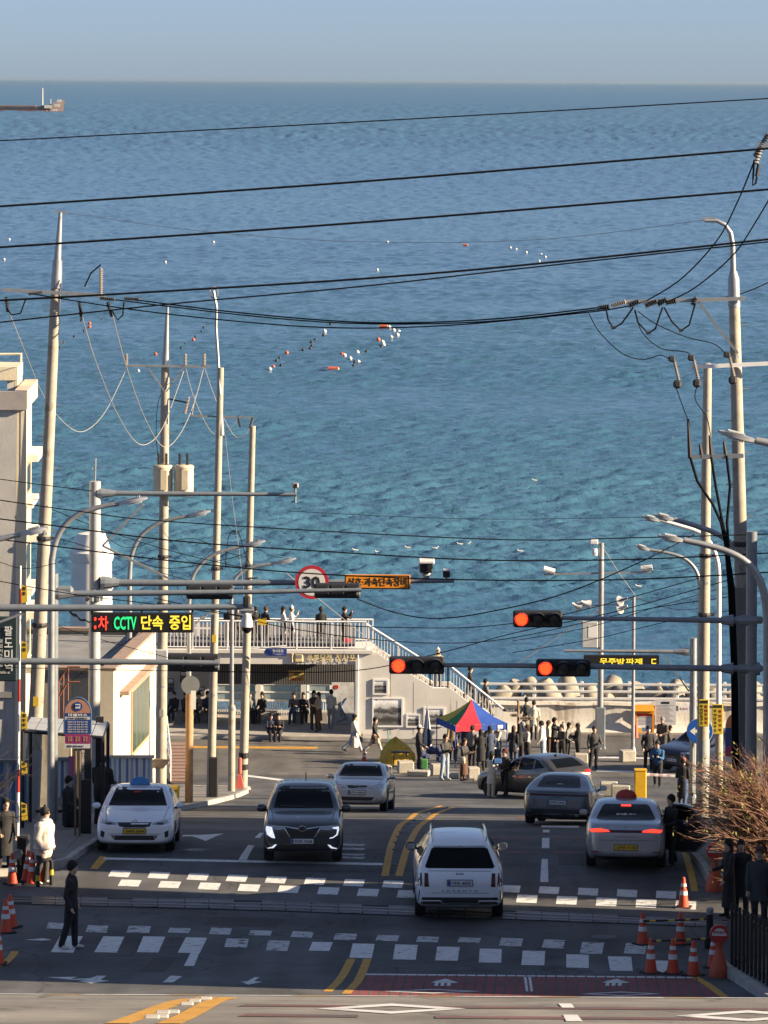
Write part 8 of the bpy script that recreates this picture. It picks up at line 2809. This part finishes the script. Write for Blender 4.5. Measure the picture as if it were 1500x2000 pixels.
# ------------------------------------------------------------------ kerb-side things on the left
p = gpt(334,127)
t = Thing('grit_bin','small yellow grit bin behind the white taxi','grit bin',p)
mb = MB(); mb.bevbox(p + Vector((0,0,.38)),(.5,.4,.5),.06); t.w('bin',mb,mat('bin_yellow',(.62,.40,.02),.5))
mb = MB(); mb.bevbox(p + Vector((0,-.02,.68)),(.54,.46,.14),.05); t.w('lid',mb,mat('bin_yellow',(.62,.40,.02),.5))
# round sign seen from behind and notice on the rusty post
d = 132.6
c = P(372,1338,d)
t = Thing('round_sign','grey round sign seen from behind on the rusty lamp post','sign',c)
mb = MB(); mb.lathe([(.30,0),(.30,.02)],c,24,rx); t.w('disc',mb,mat('sign_back_grey',(.22,.24,.26),.5,.3))
mb = MB(); p = P(378,1366,d - .05); mb.bbox(p.x - .08,p.x + .08,d - .2,d - .18,p.z - .3,p.z + .3); single('paper_notice',mb,M_lwhite,'white paper notice tied to the rusty lamp post','notice')
# street name plate
d = 150.6
a,b = P(515,1267,d),P(560,1281,d)
t = Thing('street_name_plate','blue arrow-shaped street name plate with white lettering','sign',((a.x + b.x) / 2,d,b.z))
zc = (a.z + b.z) / 2
mb = MB(); mb.prism([(a.x,d,zc),(a.x + .09,d,a.z),(b.x,d,a.z),(b.x,d,b.z),(a.x + .09,d,b.z)],(0,.02,0)); t.w('plate',mb,mat('plate_navy',(.02,.05,.24),.5))
lettering('lettering','청사포로',t.o,((a.x + b.x) / 2 + .1,d - .006,zc + .05),.40,.11,M_lwhite,bold=.01,off=t.loc)
lettering('lettering','Cheongsapo-ro',t.o,((a.x + b.x) / 2 + .1,d - .006,zc - .07),.42,.05,M_lwhite,off=t.loc)
mb = MB(); mb.tube([P(490,1268,d + .03),P(560,1261,d + .03)],.03,6); t.w('bracket',mb,M_wmetal)
mb = MB(); p = P(512,1214,150); mb.bbox(p.x - .16,p.x + .16,150,150.02,p.z - .12,p.z + .12); single('yellow_tag',mb,M_yel,'small yellow tag hanging on a cable before the deck railing','tag')
# salmon plastic barriers at the slim poles
for (u,d_,lb,hh) in ((463,149,'upright red plastic barrier beside the shorter leaning pole',1.3),):
 p = gpt(u,d_)
 t = Thing('plastic_barrier',lb,'barrier',p)
 mb = MB(); mb.prism([p + Vector((-.12,0,0)),p + Vector((.28,0,0)),p + Vector((.14,0,.62)),p + Vector((.02,0,.62))],(0,.2,0)); t.w('base',mb,mat('salmon_plastic',(.60,.13,.10),.5))
 mb = MB(); mb.bevbox(p + Vector((.10,.05,.95)),(.14,.1,.62),.05); t.w('handle',mb,mat('salmon_plastic',(.60,.13,.10),.5))
# ramp with white handrails
t = Thing('access_ramp','brick-red boarded ramp with white handrails behind the lamp posts','ramp',gpt(350,158))
ra = [gpt(333,152),gpt(372,152),gpt(376,170),gpt(325,170)]
for i in range(12):
 s0,s1 = i / 12,(i + .94) / 12
 q = [ra[0].lerp(ra[3],s0),ra[1].lerp(ra[2],s0),ra[1].lerp(ra[2],s1),ra[0].lerp(ra[3],s1)]
 mb = MB(); mb.prism([Vector((p.x,p.y,gz(p.y) + .2 + .5 * s0)) for p in q],(0,0,.06)); t.w('ramp_board',mb,mat('ramp_board',(.27,.17,.13),.8,var=.2))
for (e0,e1) in ((0,3),(1,2)):
 a,b = ra[e0],ra[e1]
 a = Vector((a.x,a.y,gz(a.y) + .25)); b = Vector((b.x,b.y,gz(b.y) + .75))
 for z_ in (.55,1.05):
  mb = MB(); mb.tube([a + Vector((0,0,z_)),b + Vector((0,0,z_))],.03,6); t.w('hand_rail',mb,M_wmetal)
 for i in range(6):
  p = a.lerp(b,i / 5)
  mb = MB(); mb.tube([p,p + Vector((0,0,1.05))],.028,6); t.w('post',mb,M_wmetal)
# ------------------------------------------------------------------ market tent and the things around it
d = 168.0
c = gpt(921,d)
t = Thing('market_tent','market tent with yellow, green, red and blue canopy panels','tent',c)
hw_ = 1.12
th = math.radians(19)
Rt = Rz(th)
z_e,z_p = P(0,1402,d).z,P(0,1361,d).z
cor = [Rt @ Vector((sx * hw_,sy * hw_,0)) + Vector((c.x,c.y,0)) for sx,sy in ((-1,-1),(1,-1),(1,1),(-1,1))]
T_y,T_g,T_r,T_b = (mat('tent_' + n_,c_,.75,var=.1,vs=3,bump=.5,bs=5) for n_,c_ in (('yellow',(.55,.40,.04)),('green',(.03,.20,.06)),('red',(.42,.02,.04)),('blue',(.02,.07,.32))))
pk = Vector((c.x,c.y,z_p))
for i,(m0,m1) in enumerate(((T_r,T_b),(T_b,T_b),(T_b,T_g),(T_y,T_g))):
 a,b = Vector((cor[i].x,cor[i].y,z_e)),Vector((cor[(i + 1) % 4].x,cor[(i + 1) % 4].y,z_e))
 for s0,s1,m_ in ((0,.5,m0),(.5,1,m1)):
  rows = []
  for k in range(7):
   q = k / 6
   rows.append([a.lerp(b,s0 + (s1 - s0) * j / 3).lerp(pk,q) - Vector((0,0,.10 * math.sin(q * math.pi))) for j in range(4)])
  mb = MB(); mb.grid(rows); t.w('canopy_panel',mb,m_,smooth=True)
  a2,b2 = a.lerp(b,s0),a.lerp(b,s1)
  rows = [[a2.lerp(b2,j / 8) + Vector((0,0,-z_ - .02 * math.sin(j * 2.1))) for j in range(9)] for z_ in (0,.14,.26)]
  mb = MB(); mb.grid(rows); t.w('valance',mb,T_b if (m_ is not T_r) else T_r)
for q in cor:
 mb = MB(); mb.tube([Vector((q.x,q.y,gz(q.y))),Vector((q.x,q.y,z_e))],.025,6); t.w('leg',mb,T_b)
mb = MB(); p = Rt @ Vector((.82,-hw_ - .02,0)) + Vector((c.x,c.y,z_e - .13)); mb.box(p,(.22,.01,.14),Rt); t.w('label_patch',mb,M_lwhite)
tb_ = Thing('stall_table','stall table with white and blue cloth goods under the tent','table',c + Vector((.2,-.3,0)))
mb = MB(); mb.bevbox(c + Vector((.2,-.35,.74)),(1.5,.6,.05),.01,Rt); tb_.w('table_top',mb,M_lwhite)
for sx in (-.6,.6):
 for sy in (-.22,.22):
  mb = MB(); q = Rt @ Vector((sx,sy,0)) + c + Vector((.2,-.35,0)); mb.tube([q,q + Vector((0,0,.72))],.02,5); tb_.w('leg',mb,M_galv)
# yellow tarpaulin heap
p = G(774,1494)
rows = []
rr = random.Random(4)
for j in range(10):
 f_ = j / 9
 row = []
 for i in range(25):
  an = 2 * math.pi * i / 24
  rad = (1 - f_ ** 2.6) * (1 + .10 * math.sin(3 * an + 1) + .06 * math.sin(7 * an + j * .8))
  row.append(p + Vector((.70 * rad * math.cos(an),.5 + .5 * rad * math.sin(an),.98 * f_ ** .8 * (1 - .10 * math.sin(2 * an)) + .03 * math.sin(5 * an + j))))
 rows.append(row)
mb = MB(); mb.grid(rows)
single('yellow_tarpaulin',mb,mat('tarp_yellow',(.52,.33,.03),.6,var=.25,vs=3,bump=1,bs=4),'crumpled yellow tarpaulin over a heap left of the tent','tarpaulin',smooth=True)
# folded parasol
p = gpt(834,169.5)
t = Thing('folded_parasol','folded striped parasol standing at the left of the tent','parasol',p)
mb = MB(); mb.tube([p,p + Vector((0,0,2.35))],.025,6); t.w('pole',mb,M_galv)
for i in range(8):
 a0,a1 = 2 * math.pi * i / 8,2 * math.pi * (i + 1) / 8
 rows = []
 for (z_,r_) in ((.55,.17),(.9,.22),(1.5,.13),(2.1,.05),(2.25,.02)):
  rows.append([p + Vector((r_ * math.cos(a) * (1 if k % 2 == 0 else .75),r_ * math.sin(a) * (1 if k % 2 == 0 else .75),z_)) for k,a in enumerate((a0,(a0 + a1) / 2,a1))])
 mb = MB(); mb.grid(rows); t.w('cloth_panel',mb,mat('parasol_white',(.52,.52,.54),.8) if i % 2 else mat('parasol_navy',(.03,.04,.09),.8))
# stone blocks
M_block = mat('stone_block',(.40,.37,.31),.85,var=.18,vs=3,bump=.4,bs=20,stain=((.24,.21,.17),2,.64))
for (u,v,w_,h_,dp,lb) in ((792,1511,.62,.46,.5,'concrete block nearest the yellow tarpaulin'),(752,1509,.5,.26,.4,'low concrete block behind the silver saloon roof'),(818,1517,.85,.22,.4,'long low concrete block beside the man with the white cap'),
 (857,1515,.62,.42,.5,'concrete block behind the person in pale jeans'),(880,1521,.6,.2,.4,'low concrete slab left of the brown skirt'),(924,1522,.44,.45,.4,'upright concrete block right of the brown skirt'),
 (943,1530,.7,.16,.4,'flat concrete slab behind the woman in white'),(1190,1556,.62,.48,.5,'left concrete block of the pair by the yellow barrier'),(1213,1561,.66,.48,.5,'right concrete block of the pair by the yellow barrier'),
 (1226,1489,.6,.46,.5,'concrete block alone on the harbour pavement'),(1135,1492,.55,.4,.4,'concrete block behind the row of people'),(722,1500,.9,.18,.4,'flat concrete slab near the walking women')):
 p = G(u,v)
 mb = MB(); mb.bevbox(p + Vector((0,dp / 2,h_ / 2)),(w_,dp,h_),.035,Rz(rnd.uniform(-.25,.25)))
 single('stone_block',mb,M_block,lb,'block','concrete blocks of the car park edge')
# small table, scooter, crate
p = G(782,1502)
t = Thing('folding_table','small dark folding table before the yellow tarpaulin','table',p)
mb = MB(); mb.bevbox(p + Vector((0,.1,.68)),(.75,.4,.04),.01); t.w('table_top',mb,mat('dark_wood',(.05,.035,.025),.6))
for s in (-.3,.3):
 mb = MB(); mb.tube([p + Vector((s,0,0)),p + Vector((s * .8,.1,.68))],.02,5); t.w('leg',mb,M_letk)
p = gpt(760,172)
t = Thing('kick_scooter','teal kick scooter parked behind the yellow tarpaulin','scooter',p)
mb = MB(); mb.tube([p + Vector((0,0,.1)),p + Vector((-.06,0,1.12))],.025,6); t.w('stem',mb,mat('scooter_teal',(.03,.25,.24),.4))
mb = MB(); mb.tube([p + Vector((-.28,0,1.10)),p + Vector((.2,0,1.16))],.02,6); t.w('handlebar',mb,M_letk)
mb = MB(); mb.bevbox(p + Vector((.35,0,.14)),(.8,.15,.04),.01); t.w('deck',mb,M_letk)
for dx in (0,.78):
 mb = MB(); mb.lathe([(.1,-.02),(.1,.02)],p + Vector((dx,0,.1)),14,rx); t.w('wheel',mb,M_rubber)
p = G(829,1502)
mb = MB(); mb.bevbox(p + Vector((0,0,.2)),(.24,.24,.4),.02); single('green_crate',mb,mat('crate_green',(.06,.25,.06),.6),'small green crate beside the man with the white cap','crate')
mb = MB()
rr = random.Random(2)
for k in range(9):
 mb.bevbox(G(843,1500) + Vector((rr.uniform(-.4,.4),rr.uniform(0,.5),.25 + rr.uniform(0,.65))),(.3,.25,.22),.06,Rz(rr.uniform(0,3)))
single('heaped_goods',mb,cloth((.04,.05,.11)),'heap of dark blue bundles at the left side of the tent','goods')
cone('small red cone near the yellow tarpaulin',711,1490,.85,group='traffic cones')
# wooden finger post
d = Gd(1012,1488)
p = gpt(1012,d)
t = Thing('finger_post','brown finger post with three boards right of the tent','signpost',p)
ztop_ = P(0,1366,d).z
mb = MB(); mb.tube([p,Vector((p.x - .01,d,ztop_))],.045,8); t.w('post',mb,mat('post_brown',(.22,.13,.06),.7))
mb = MB(); mb.ball((p.x - .01,d,ztop_ + .03),.06,8,6); t.w('finial',mb,mat('post_brown',(.22,.13,.06),.7))
for (u0,u1,v0,v1,m_,s) in ((984,1010,1384,1390,mat('board_dark',(.03,.025,.02),.6),'청사포'),(999,1011,1394,1400,mat('board_tan',(.35,.27,.17),.6),'등대'),(1015,1041,1400,1406,mat('board_tan',(.35,.27,.17),.6),'다릿돌')):
 a,b = P(u0,v0,d - .06),P(u1,v1,d - .06)
 lo_,hi_ = (a.x,b.x)
 tip = -.08 if u0 < 1010 else .08
 mb = MB(); mb.prism([(a.x,d - .06,a.z),(b.x,d - .06,a.z),(b.x + max(tip,0),d - .06,(a.z + b.z) / 2),(b.x,d - .06,b.z),(a.x,d - .06,b.z),(a.x + min(tip,0),d - .06,(a.z + b.z) / 2)],(0,.03,0)); bd = t.w('finger_board',mb,m_)
 lettering('lettering',s,bd,((a.x + b.x) / 2,d - .066,(a.z + b.z) / 2),(b.x - a.x) * .7,(a.z - b.z) * .7,M_lwhite if m_.name == 'board_dark' else M_letk,off=t.loc)
# ------------------------------------------------------------------ car park barrier, wall boards, blue arrow, enforcement plates
p = G(1251,1561)
t = Thing('parking_barrier','yellow car park barrier cabinet with striped arm','barrier',p)
mb = MB(); mb.bevbox(p + Vector((0,.15,.5)),(.42,.34,1.0),.03); t.w('cabinet',mb,mat('barrier_yellow',(.62,.36,.02),.5,var=.1,stain=((.3,.18,.05),3,.68)))
mb = MB(); mb.bevbox(p + Vector((0,.15,1.02)),(.45,.37,.05),.015); t.w('lid',mb,mat('barrier_yellow',(.62,.36,.02),.5))
a,b = p + Vector((.2,.1,.86)),p + Vector((1.36,.1,.80))
for i in range(8):
 mb = MB(); mb.bevbox(a.lerp(b,(i + .5) / 8),((b - a).length / 8,.05,.09),.01); t.w('arm_segment',mb,mat('arm_pink',(.60,.42,.45),.5) if i % 2 else M_wmetal)
t = Thing('notice_kiosk','orange framed notice kiosk standing against the sea wall','notice board',(P(1258,1435,182.6).x,182.6,gz(182.6)))
a,b = P(1240,1388,182.6),P(1277,1434,182.6)
M_ko = mat('kiosk_orange',(.62,.24,.02),.5)
mb = MB()
for (x0,x1,z0,z1) in ((a.x,b.x,a.z - .12,a.z),(a.x,b.x,b.z,b.z + .1),(a.x,a.x + .08,b.z + .1,a.z - .12),(b.x - .08,b.x,b.z + .1,a.z - .12)):
 mb.bbox(x0,x1,182.5,182.65,z0,z1)
t.w('frame',mb,M_ko)
mb = MB(); mb.prism([(a.x - .04,182.4,a.z + .005),(b.x + .04,182.4,a.z + .005),(b.x - .02,182.7,a.z + .24),(a.x + .02,182.7,a.z + .24)],(0,.1,0)); t.w('roof',mb,M_ko)
mb = MB(); mb.bbox(a.x + .08,b.x - .08,182.56,182.6,b.z + .1,a.z - .12); nt_ = t.w('notice',mb,M_lwhite)
mb = MB(); mb.bbox(a.x + .09,b.x - .09,182.548,182.556,a.z - .24,a.z - .13); t.w('notice_header',mb,mat('print_red',(.5,.03,.02),.6),nt_)
mb = MB(); mb.bbox(a.x + .12,a.x + .3,182.548,182.556,b.z + .13,b.z + .28); t.w('notice_picture',mb,M_yel,nt_)
mb = MB(); mb.bbox(a.x + .34,b.x - .12,182.548,182.556,b.z + .13,b.z + .3); t.w('notice_picture',mb,mat('map_line',(.10,.16,.35),.6),nt_)
for k in range(6):
 mb = MB(); z_ = a.z - .30 - k * .06; mb.bbox(a.x + .12,b.x - .14 - .06 * (k % 3),182.549,182.556,z_,z_ + .018); t.w('notice_line',mb,mat('print_grey',(.25,.25,.27),.6),nt_)
for s in (.04,-.04):
 q = a if s > 0 else b
 mb = MB(); mb.bbox(q.x + s - .035,q.x + s + .035,182.52,182.6,gz(182.5),b.z); t.w('leg',mb,M_ko)
a,b = P(1279,1368,182.75),P(1320,1416,182.75)
t = Thing('wall_panel','large pale text panel on the sea wall beside the orange kiosk','notice board',((a.x + b.x) / 2,182.75,b.z))
mb = MB(); mb.bbox(a.x,b.x,182.72,182.78,b.z,a.z); q_ = t.w('panel',mb,mat('panel_pale',(.50,.51,.53),.6))
for k in range(13):
 mb = MB(); z_ = a.z - .22 - k * .06; mb.bbox(a.x + .08,b.x - .1 - .2 * ((k * 7) % 4) / 3,182.712,182.72,z_,z_ + .018); t.w('text_line',mb,mat('print_grey',(.25,.25,.27),.6),q_)
mb = MB(); mb.bevbox(((a.x + b.x) / 2,182.715,a.z - .1),(.36,.01,.1),.03); t.w('heading',mb,M_letk,q_)
a,b = P(1325,1377,182.75),P(1346,1392,182.75)
t = Thing('paper_poster','small white poster with pink print on the sea wall','poster',((a.x + b.x) / 2,182.75,b.z))
mb = MB(); mb.bbox(a.x,b.x,182.73,182.76,b.z,a.z); q_ = t.w('paper',mb,M_lwhite)
lettering('lettering','회 센 터',q_,((a.x + b.x) / 2,182.725,(a.z + b.z) / 2),.34,.12,mat('print_pink',(.5,.12,.25),.6),off=t.loc)
for (u,v,lb) in ((1242,1452,'short red bollard below the orange kiosk'),):
 p = gpt(u,180.5)
 mb = MB(); mb.lathe([(.12,0),(.10,.05),(.08,.5),(.05,.55)],p,12); single('bollard',mb,M_cone,lb,'bollard',smooth=True)
d = 119.0
c = P(1367,1428,d)
t = Thing('arrow_sign','round blue sign with white left arrow behind the concrete pole','sign',c - Vector((0,0,.37)))
mb = MB(); mb.lathe([(.37,0),(.37,.02)],c,32,rx); t.w('disc',mb,mat('sign_blue',(.01,.09,.42),.45))
mb = MB(); mb.lathe([(.385,-.004),(.385,.012)],c,32,rx); t.w('rim',mb,M_lwhite)
mb = MB(); mb.prism([c + Vector((x,-.022,z)) for x,z in ((-.30,0),(-.14,.12),(-.14,.045),(.28,.045),(.28,-.045),(-.14,-.045),(-.14,-.12))],(0,-.004,0)); t.w('arrow',mb,M_lwhite)
mb = MB(); q = gpt(1352,d + .1); mb.tube([q,Vector((q.x,d + .1,c.z + .2))],.04,8); t.w('post',mb,M_galv)
for (u0,u1,v0,v1,d_,lb) in ((1365,1384,1366,1419,117.7,'yellow enforcement plate with upright lettering on the concrete pole'),(1391,1412,1375,1434,120.8,'yellow enforcement plate with upright lettering on the pale lamp post')):
 a,b = P(u0,v0,d_),P(u1,v1,d_)
 t = Thing('enforcement_plate',lb,'sign',((a.x + b.x) / 2,d_,b.z),group='enforcement plates')
 mb = MB(); mb.bevbox(((a.x + b.x) / 2,d_,(a.z + b.z) / 2),(b.x - a.x,.03,a.z - b.z),.012); pl = t.w('plate',mb,mat('plate_olive_yellow',(.55,.42,.04),.5))
 mb = MB(); mb.box(((a.x + b.x) / 2,d_ - .018,a.z - .07),((b.x - a.x) * .8,.004,.08)); t.w('camera_symbol',mb,M_letk,pl)
 for j,s in enumerate(('무인단속구간','불법주정차')):
  for i,ch in enumerate(s):
   lettering('lettering',ch,pl,(a.x + (b.x - a.x) * (.28 + .44 * j),d_ - .018,a.z - .17 - (a.z - b.z - .2) * (i + .3) / len(s)),.085,.085,M_letk if j == 0 else mat('letter_red',(.30,.015,.02),.5,var=0),bold=.015,off=t.loc)
# second round-topped bus sign at right, half hidden
d = 124
a,b = P(1417,1388,d),P(1446,1482,d)
t = Thing('bus_stop_sign','half-hidden bus stop sign in orange and navy behind the big right pole','bus stop sign',gpt(1431,d))
cx,w = (a.x + b.x) / 2,b.x - a.x
zs = [P(0,vv,d).z for vv in (1388,1414,1450,1470,1482)]
mb = MB(); mb.prism([Vector((cx + w / 2 * math.cos(x),d,zs[1] + (zs[0] - zs[1]) * math.sin(x))) for x in np.linspace(0,math.pi,13)],(0,.04,0)); t.w('top_panel',mb,mat('bus_orange_sunlit',(.45,.18,.08),.5))  # brighter copy of the bus sign orange, sunlight put into the colour
for i,m_ in enumerate((mat('bus_navy',(.02,.05,.20),.5),mat('bus_magenta',(.24,.03,.12),.5),mat('bus_white',(.52,.53,.56),.5))):
 mb = MB(); mb.bbox(cx - w / 2,cx + w / 2,d,d + .04,zs[i + 2] + .003,zs[i + 1] - .003); t.w('panel',mb,m_)
mb = MB(); q = gpt(1431,d + .1); mb.tube([q,Vector((cx,d + .1,zs[2]))],.04,8); t.w('post',mb,M_galv)
# ------------------------------------------------------------------ on the water: ship, floats, gulls
def sea_d(u,v):
 x,y = (u - U0) / FPX,(V0 - v) / FPX
 return (CAMZ - SEA_Z) / -(x * _sr + y * _cr)
d = sea_d(60,217)
sc = d / FPX
o0 = P(60,217,d)
t = Thing('cargo_ship','rust-dark cargo ship with pale mast near the horizon at left','ship',(o0.x,d,SEA_Z))
hull = [(-70,9),(-20,9.5),(40,8.5),(70,9),(92,12),(101,13.5),(110,20),(124,22)]
mb = MB()
rows = []
for (u_,top_) in hull:
 wd = 9 if u_ < 90 else 9 * (1 - (u_ - 90) / 38)
 x = P(u_,200,d).x
 rows.append([(x,d - wd * .8,SEA_Z - .5),(x + (1.5 if u_ > 105 else 0),d - wd,SEA_Z + top_ * sc),(x + (1.5 if u_ > 105 else 0),d + wd,SEA_Z + top_ * sc),(x,d + wd * .8,SEA_Z - .5)])
mb.grid(rows)
t.w('hull',mb,mat('ship_hull',(.13,.10,.10),.7,var=.2,vs=.1))
rows = [[(P(u_,200,d).x,d - (9.05 if u_ < 90 else 9.05 * (1 - (u_ - 90) / 38)),SEA_Z + z_ * sc) for u_,_ in hull] for z_ in (-.3,2.2)]
mb = MB(); mb.grid(rows); t.w('waterline',mb,mat('ship_red',(.17,.07,.06),.7))
for k,(u_,w_,z0,z1,nm) in enumerate(((83,2.6,12,45,'mast'),(99,1.6,12,24,'foremast'))):
 x = P(u_,200,d).x
 mb = MB(); mb.tube([(x,d,SEA_Z + z0 * sc),(x,d,SEA_Z + z1 * sc)],[w_ * sc * .55,w_ * sc * .4],8); t.w(nm,mb,mat('ship_pale',(.55,.52,.45),.6))
for (u0,u1,z0,z1) in ((88,102,6,12),(108,118,9,14),(113,121,18,23),(104,113,1,4)):
 x0,x1 = P(u0,200,d).x,P(u1,200,d).x
 mb = MB(); mb.bbox(x0,x1,d - 9.6,d - 8.0,SEA_Z + z0 * sc,SEA_Z + z1 * sc); t.w('pale_panel',mb,mat('ship_pale',(.55,.52,.45),.6))
mb = MB(); x0,x1 = P(-70,200,d).x,P(70,200,d).x; mb.bbox(x0,x1,d - 6,d + 6,SEA_Z + 9 * sc,SEA_Z + 11 * sc); t.w('hatch',mb,mat('ship_hatch',(.19,.11,.09),.7))
M_fw = mat('float_white',(.62,.60,.55),.5)
M_fk = mat('float_black',(.03,.03,.03),.5)
M_fo = mat('float_orange',(.55,.12,.05),.5)
FL = 'mooring floats on the sea'
near_line = [(760,641,'w'),(769,647,'w'),(774,643,'k'),(779,650,'w'),(776,656,'w'),(764,661,'w'),(739,665,'o'),(747,670,'w'),(749,675,'w'),(745,679,'k'),(716,688,'k'),(698,690,'w'),(668,694,'o'),(673,696,'w'),(684,702,'w'),(693,708,'k'),(700,709,'w'),(691,715,'k')]
mid_line = [(646,635,'k'),(634,649,'w'),(632,656,'k'),(616,665,'k'),(608,670,'k'),(609,677,'k'),(606,682,'k'),(592,685,'k'),(560,691,'o'),(546,701,'k'),(540,706,'k'),(549,715,'k'),(534,719,'o'),(527,723,'w')]
left_line = [(403,633,'k'),(398,641,'k'),(394,649,'k'),(382,659,'k'),(378,665,'o'),(362,673,'k'),(354,680,'k'),(304,693,'o'),(282,703,'k'),(270,726,'w'),(198,627,'k'),(175,633,'o'),(175,640,'o'),(117,680,'k'),(124,670,'k'),(145,658,'k'),(81,690,'k'),(164,647,'k')]
far_line = [(323,513,'w'),(417,474,'w'),(757,474,'w'),(737,528,'w'),(997,485,'w'),(1008,488,'w'),(1028,494,'w'),(1057,498,'w'),(1065,503,'w'),(1053,511,'w'),(18,469,'w'),(8,508,'w')]
for lst,where in ((near_line,'in the winding nearest float line'),(mid_line,'in the thin left float line'),(left_line,'scattered between the left poles'),(far_line,'far out on the water')):
 for i_,(u,v,c_) in enumerate(sorted(lst,key=lambda q: q[1])):
  d = sea_d(u,v)
  p = P(u,v,d)
  r_ = (4.2 if c_ != 'k' else 3.4) * d / FPX * (.62 if lst is far_line else (.8 if lst is left_line else 1))
  mb = MB(); mb.lathe([(0,-r_ * .6),(r_ * .8,-r_ * .5),(r_,0),(r_ * .85,r_ * .5),(r_ * .4,r_ * .85),(r_ * .12,r_ * .95),(r_ * .12,r_ * 1.15),(0,r_ * 1.2)],(p.x,p.y,SEA_Z + r_ * .45),10)
  single('mooring_float',mb,{'w': M_fw,'k': M_fk,'o': M_fo}[c_],'%s round float %s, %s from the far end' % ({'w': 'white','k': 'black','o': 'orange'}[c_],where,ordinal(i_)),'float',FL,smooth=True,base=(p.x,p.y,SEA_Z))
for (u,v,w_,lb) in ((651,720,20,'large orange drum float at the near end of the float line'),(749,636,15,'orange drum float at the far end of the winding float line'),(909,476,9,'small orange drum float far out near the cables')):
 d = sea_d(u,v + 4)
 p = P(u,v + 4,d)
 L_ = w_ * d / FPX
 t = Thing('drum_float',lb,'float',(p.x,p.y,SEA_Z),0,FL)
 R_ = L_ * .27
 mb = MB(); mb.tube([(p.x - L_ / 2,d,SEA_Z + R_ * .5),(p.x + L_ / 2,d - R_ * .6,SEA_Z + R_ * .5)],R_,12); t.w('drum',mb,M_fo,smooth=40)
 mb = MB(); mb.tube([(p.x + L_ / 2,d - R_ * .6,SEA_Z + R_ * .5),(p.x + L_ / 2 + .02,d - R_ * .62,SEA_Z + R_ * .5)],R_ * .8,12); t.w('drum_end',mb,mat('float_pale',(.6,.35,.28),.5))
for (u,v,fl) in ((694,1079,0),(738,1083,0),(796,1074,0),(850,1075,1),(898,1067,0),(913,1066,1),(1016,1081,0),(1044,942,0),(1247,1150,0),(1310,860,1)):
 d = sea_d(u,v)
 p = P(u,v,d)
 mb = MB()
 c = Vector((p.x,p.y,SEA_Z + .14))
 sg = 1 if fl else -1
 mb.tube([c + Vector((-.30 * sg,0,.06)),c + Vector((-.16 * sg,0,.02)),c,c + Vector((.14 * sg,0,.03)),c + Vector((.20 * sg,0,.10)),c + Vector((.24 * sg,0,.15)),c + Vector((.29 * sg,0,.15)),c + Vector((.34 * sg,0,.14))],[.015,.07,.10,.075,.045,.05,.04,.008],8)
 mb.prism([c + Vector((-.30 * sg,-.1,.07)),c + Vector((.08 * sg,-.1,.06)),c + Vector((.05 * sg,-.09,-.0)),c + Vector((-.15 * sg,-.09,.01))],(0,.2,0))
 mb.v = [tuple(c + (Vector(q) - c) * .75) for q in mb.v]
 single('gull',mb,mat('gull_white',(.62,.61,.58),.7),{694: 'white gull floating left of the other gulls',738: 'white gull floating second from the left',796: 'white gull floating left of the speed camera',850: 'white gull floating just right above the speed camera',898: 'white gull beside its close twin',913: 'white gull close right of its twin',1016: 'white gull floating left of the loudspeaker pole',1044: 'white gull alone far out on open water',1247: 'white gull floating right of the loudspeaker pole',1310: 'white gull farthest out at the right'}[u],'gull','gulls on the water',smooth=True)
# ------------------------------------------------------------------ sea haze: even air round the viewer and everything built
mb = MB()
mb.bbox(-62000,62000,-30,61500,SEA_Z - 1.5,21.5)
haze = mb.build('haze',None)
hm = bpy.data.materials.new('sea_haze')
hm.use_nodes = True
for n_ in list(hm.node_tree.nodes):
 if n_.type == 'BSDF_PRINCIPLED':
  hm.node_tree.nodes.remove(n_)
_pv = hm.node_tree.nodes.new('ShaderNodeVolumePrincipled')
_pv.inputs['Color'].default_value = (.31,.42,.53,1)
_pv.inputs['Density'].default_value = 1.9e-5
_pv.inputs['Anisotropy'].default_value = 0.2
hm.node_tree.links.new(_pv.outputs[0],[n_ for n_ in hm.node_tree.nodes if n_.type == 'OUTPUT_MATERIAL'][0].inputs['Volume'])
haze.data.materials.clear()
haze.data.materials.append(hm)
tag(haze,kind='stuff')
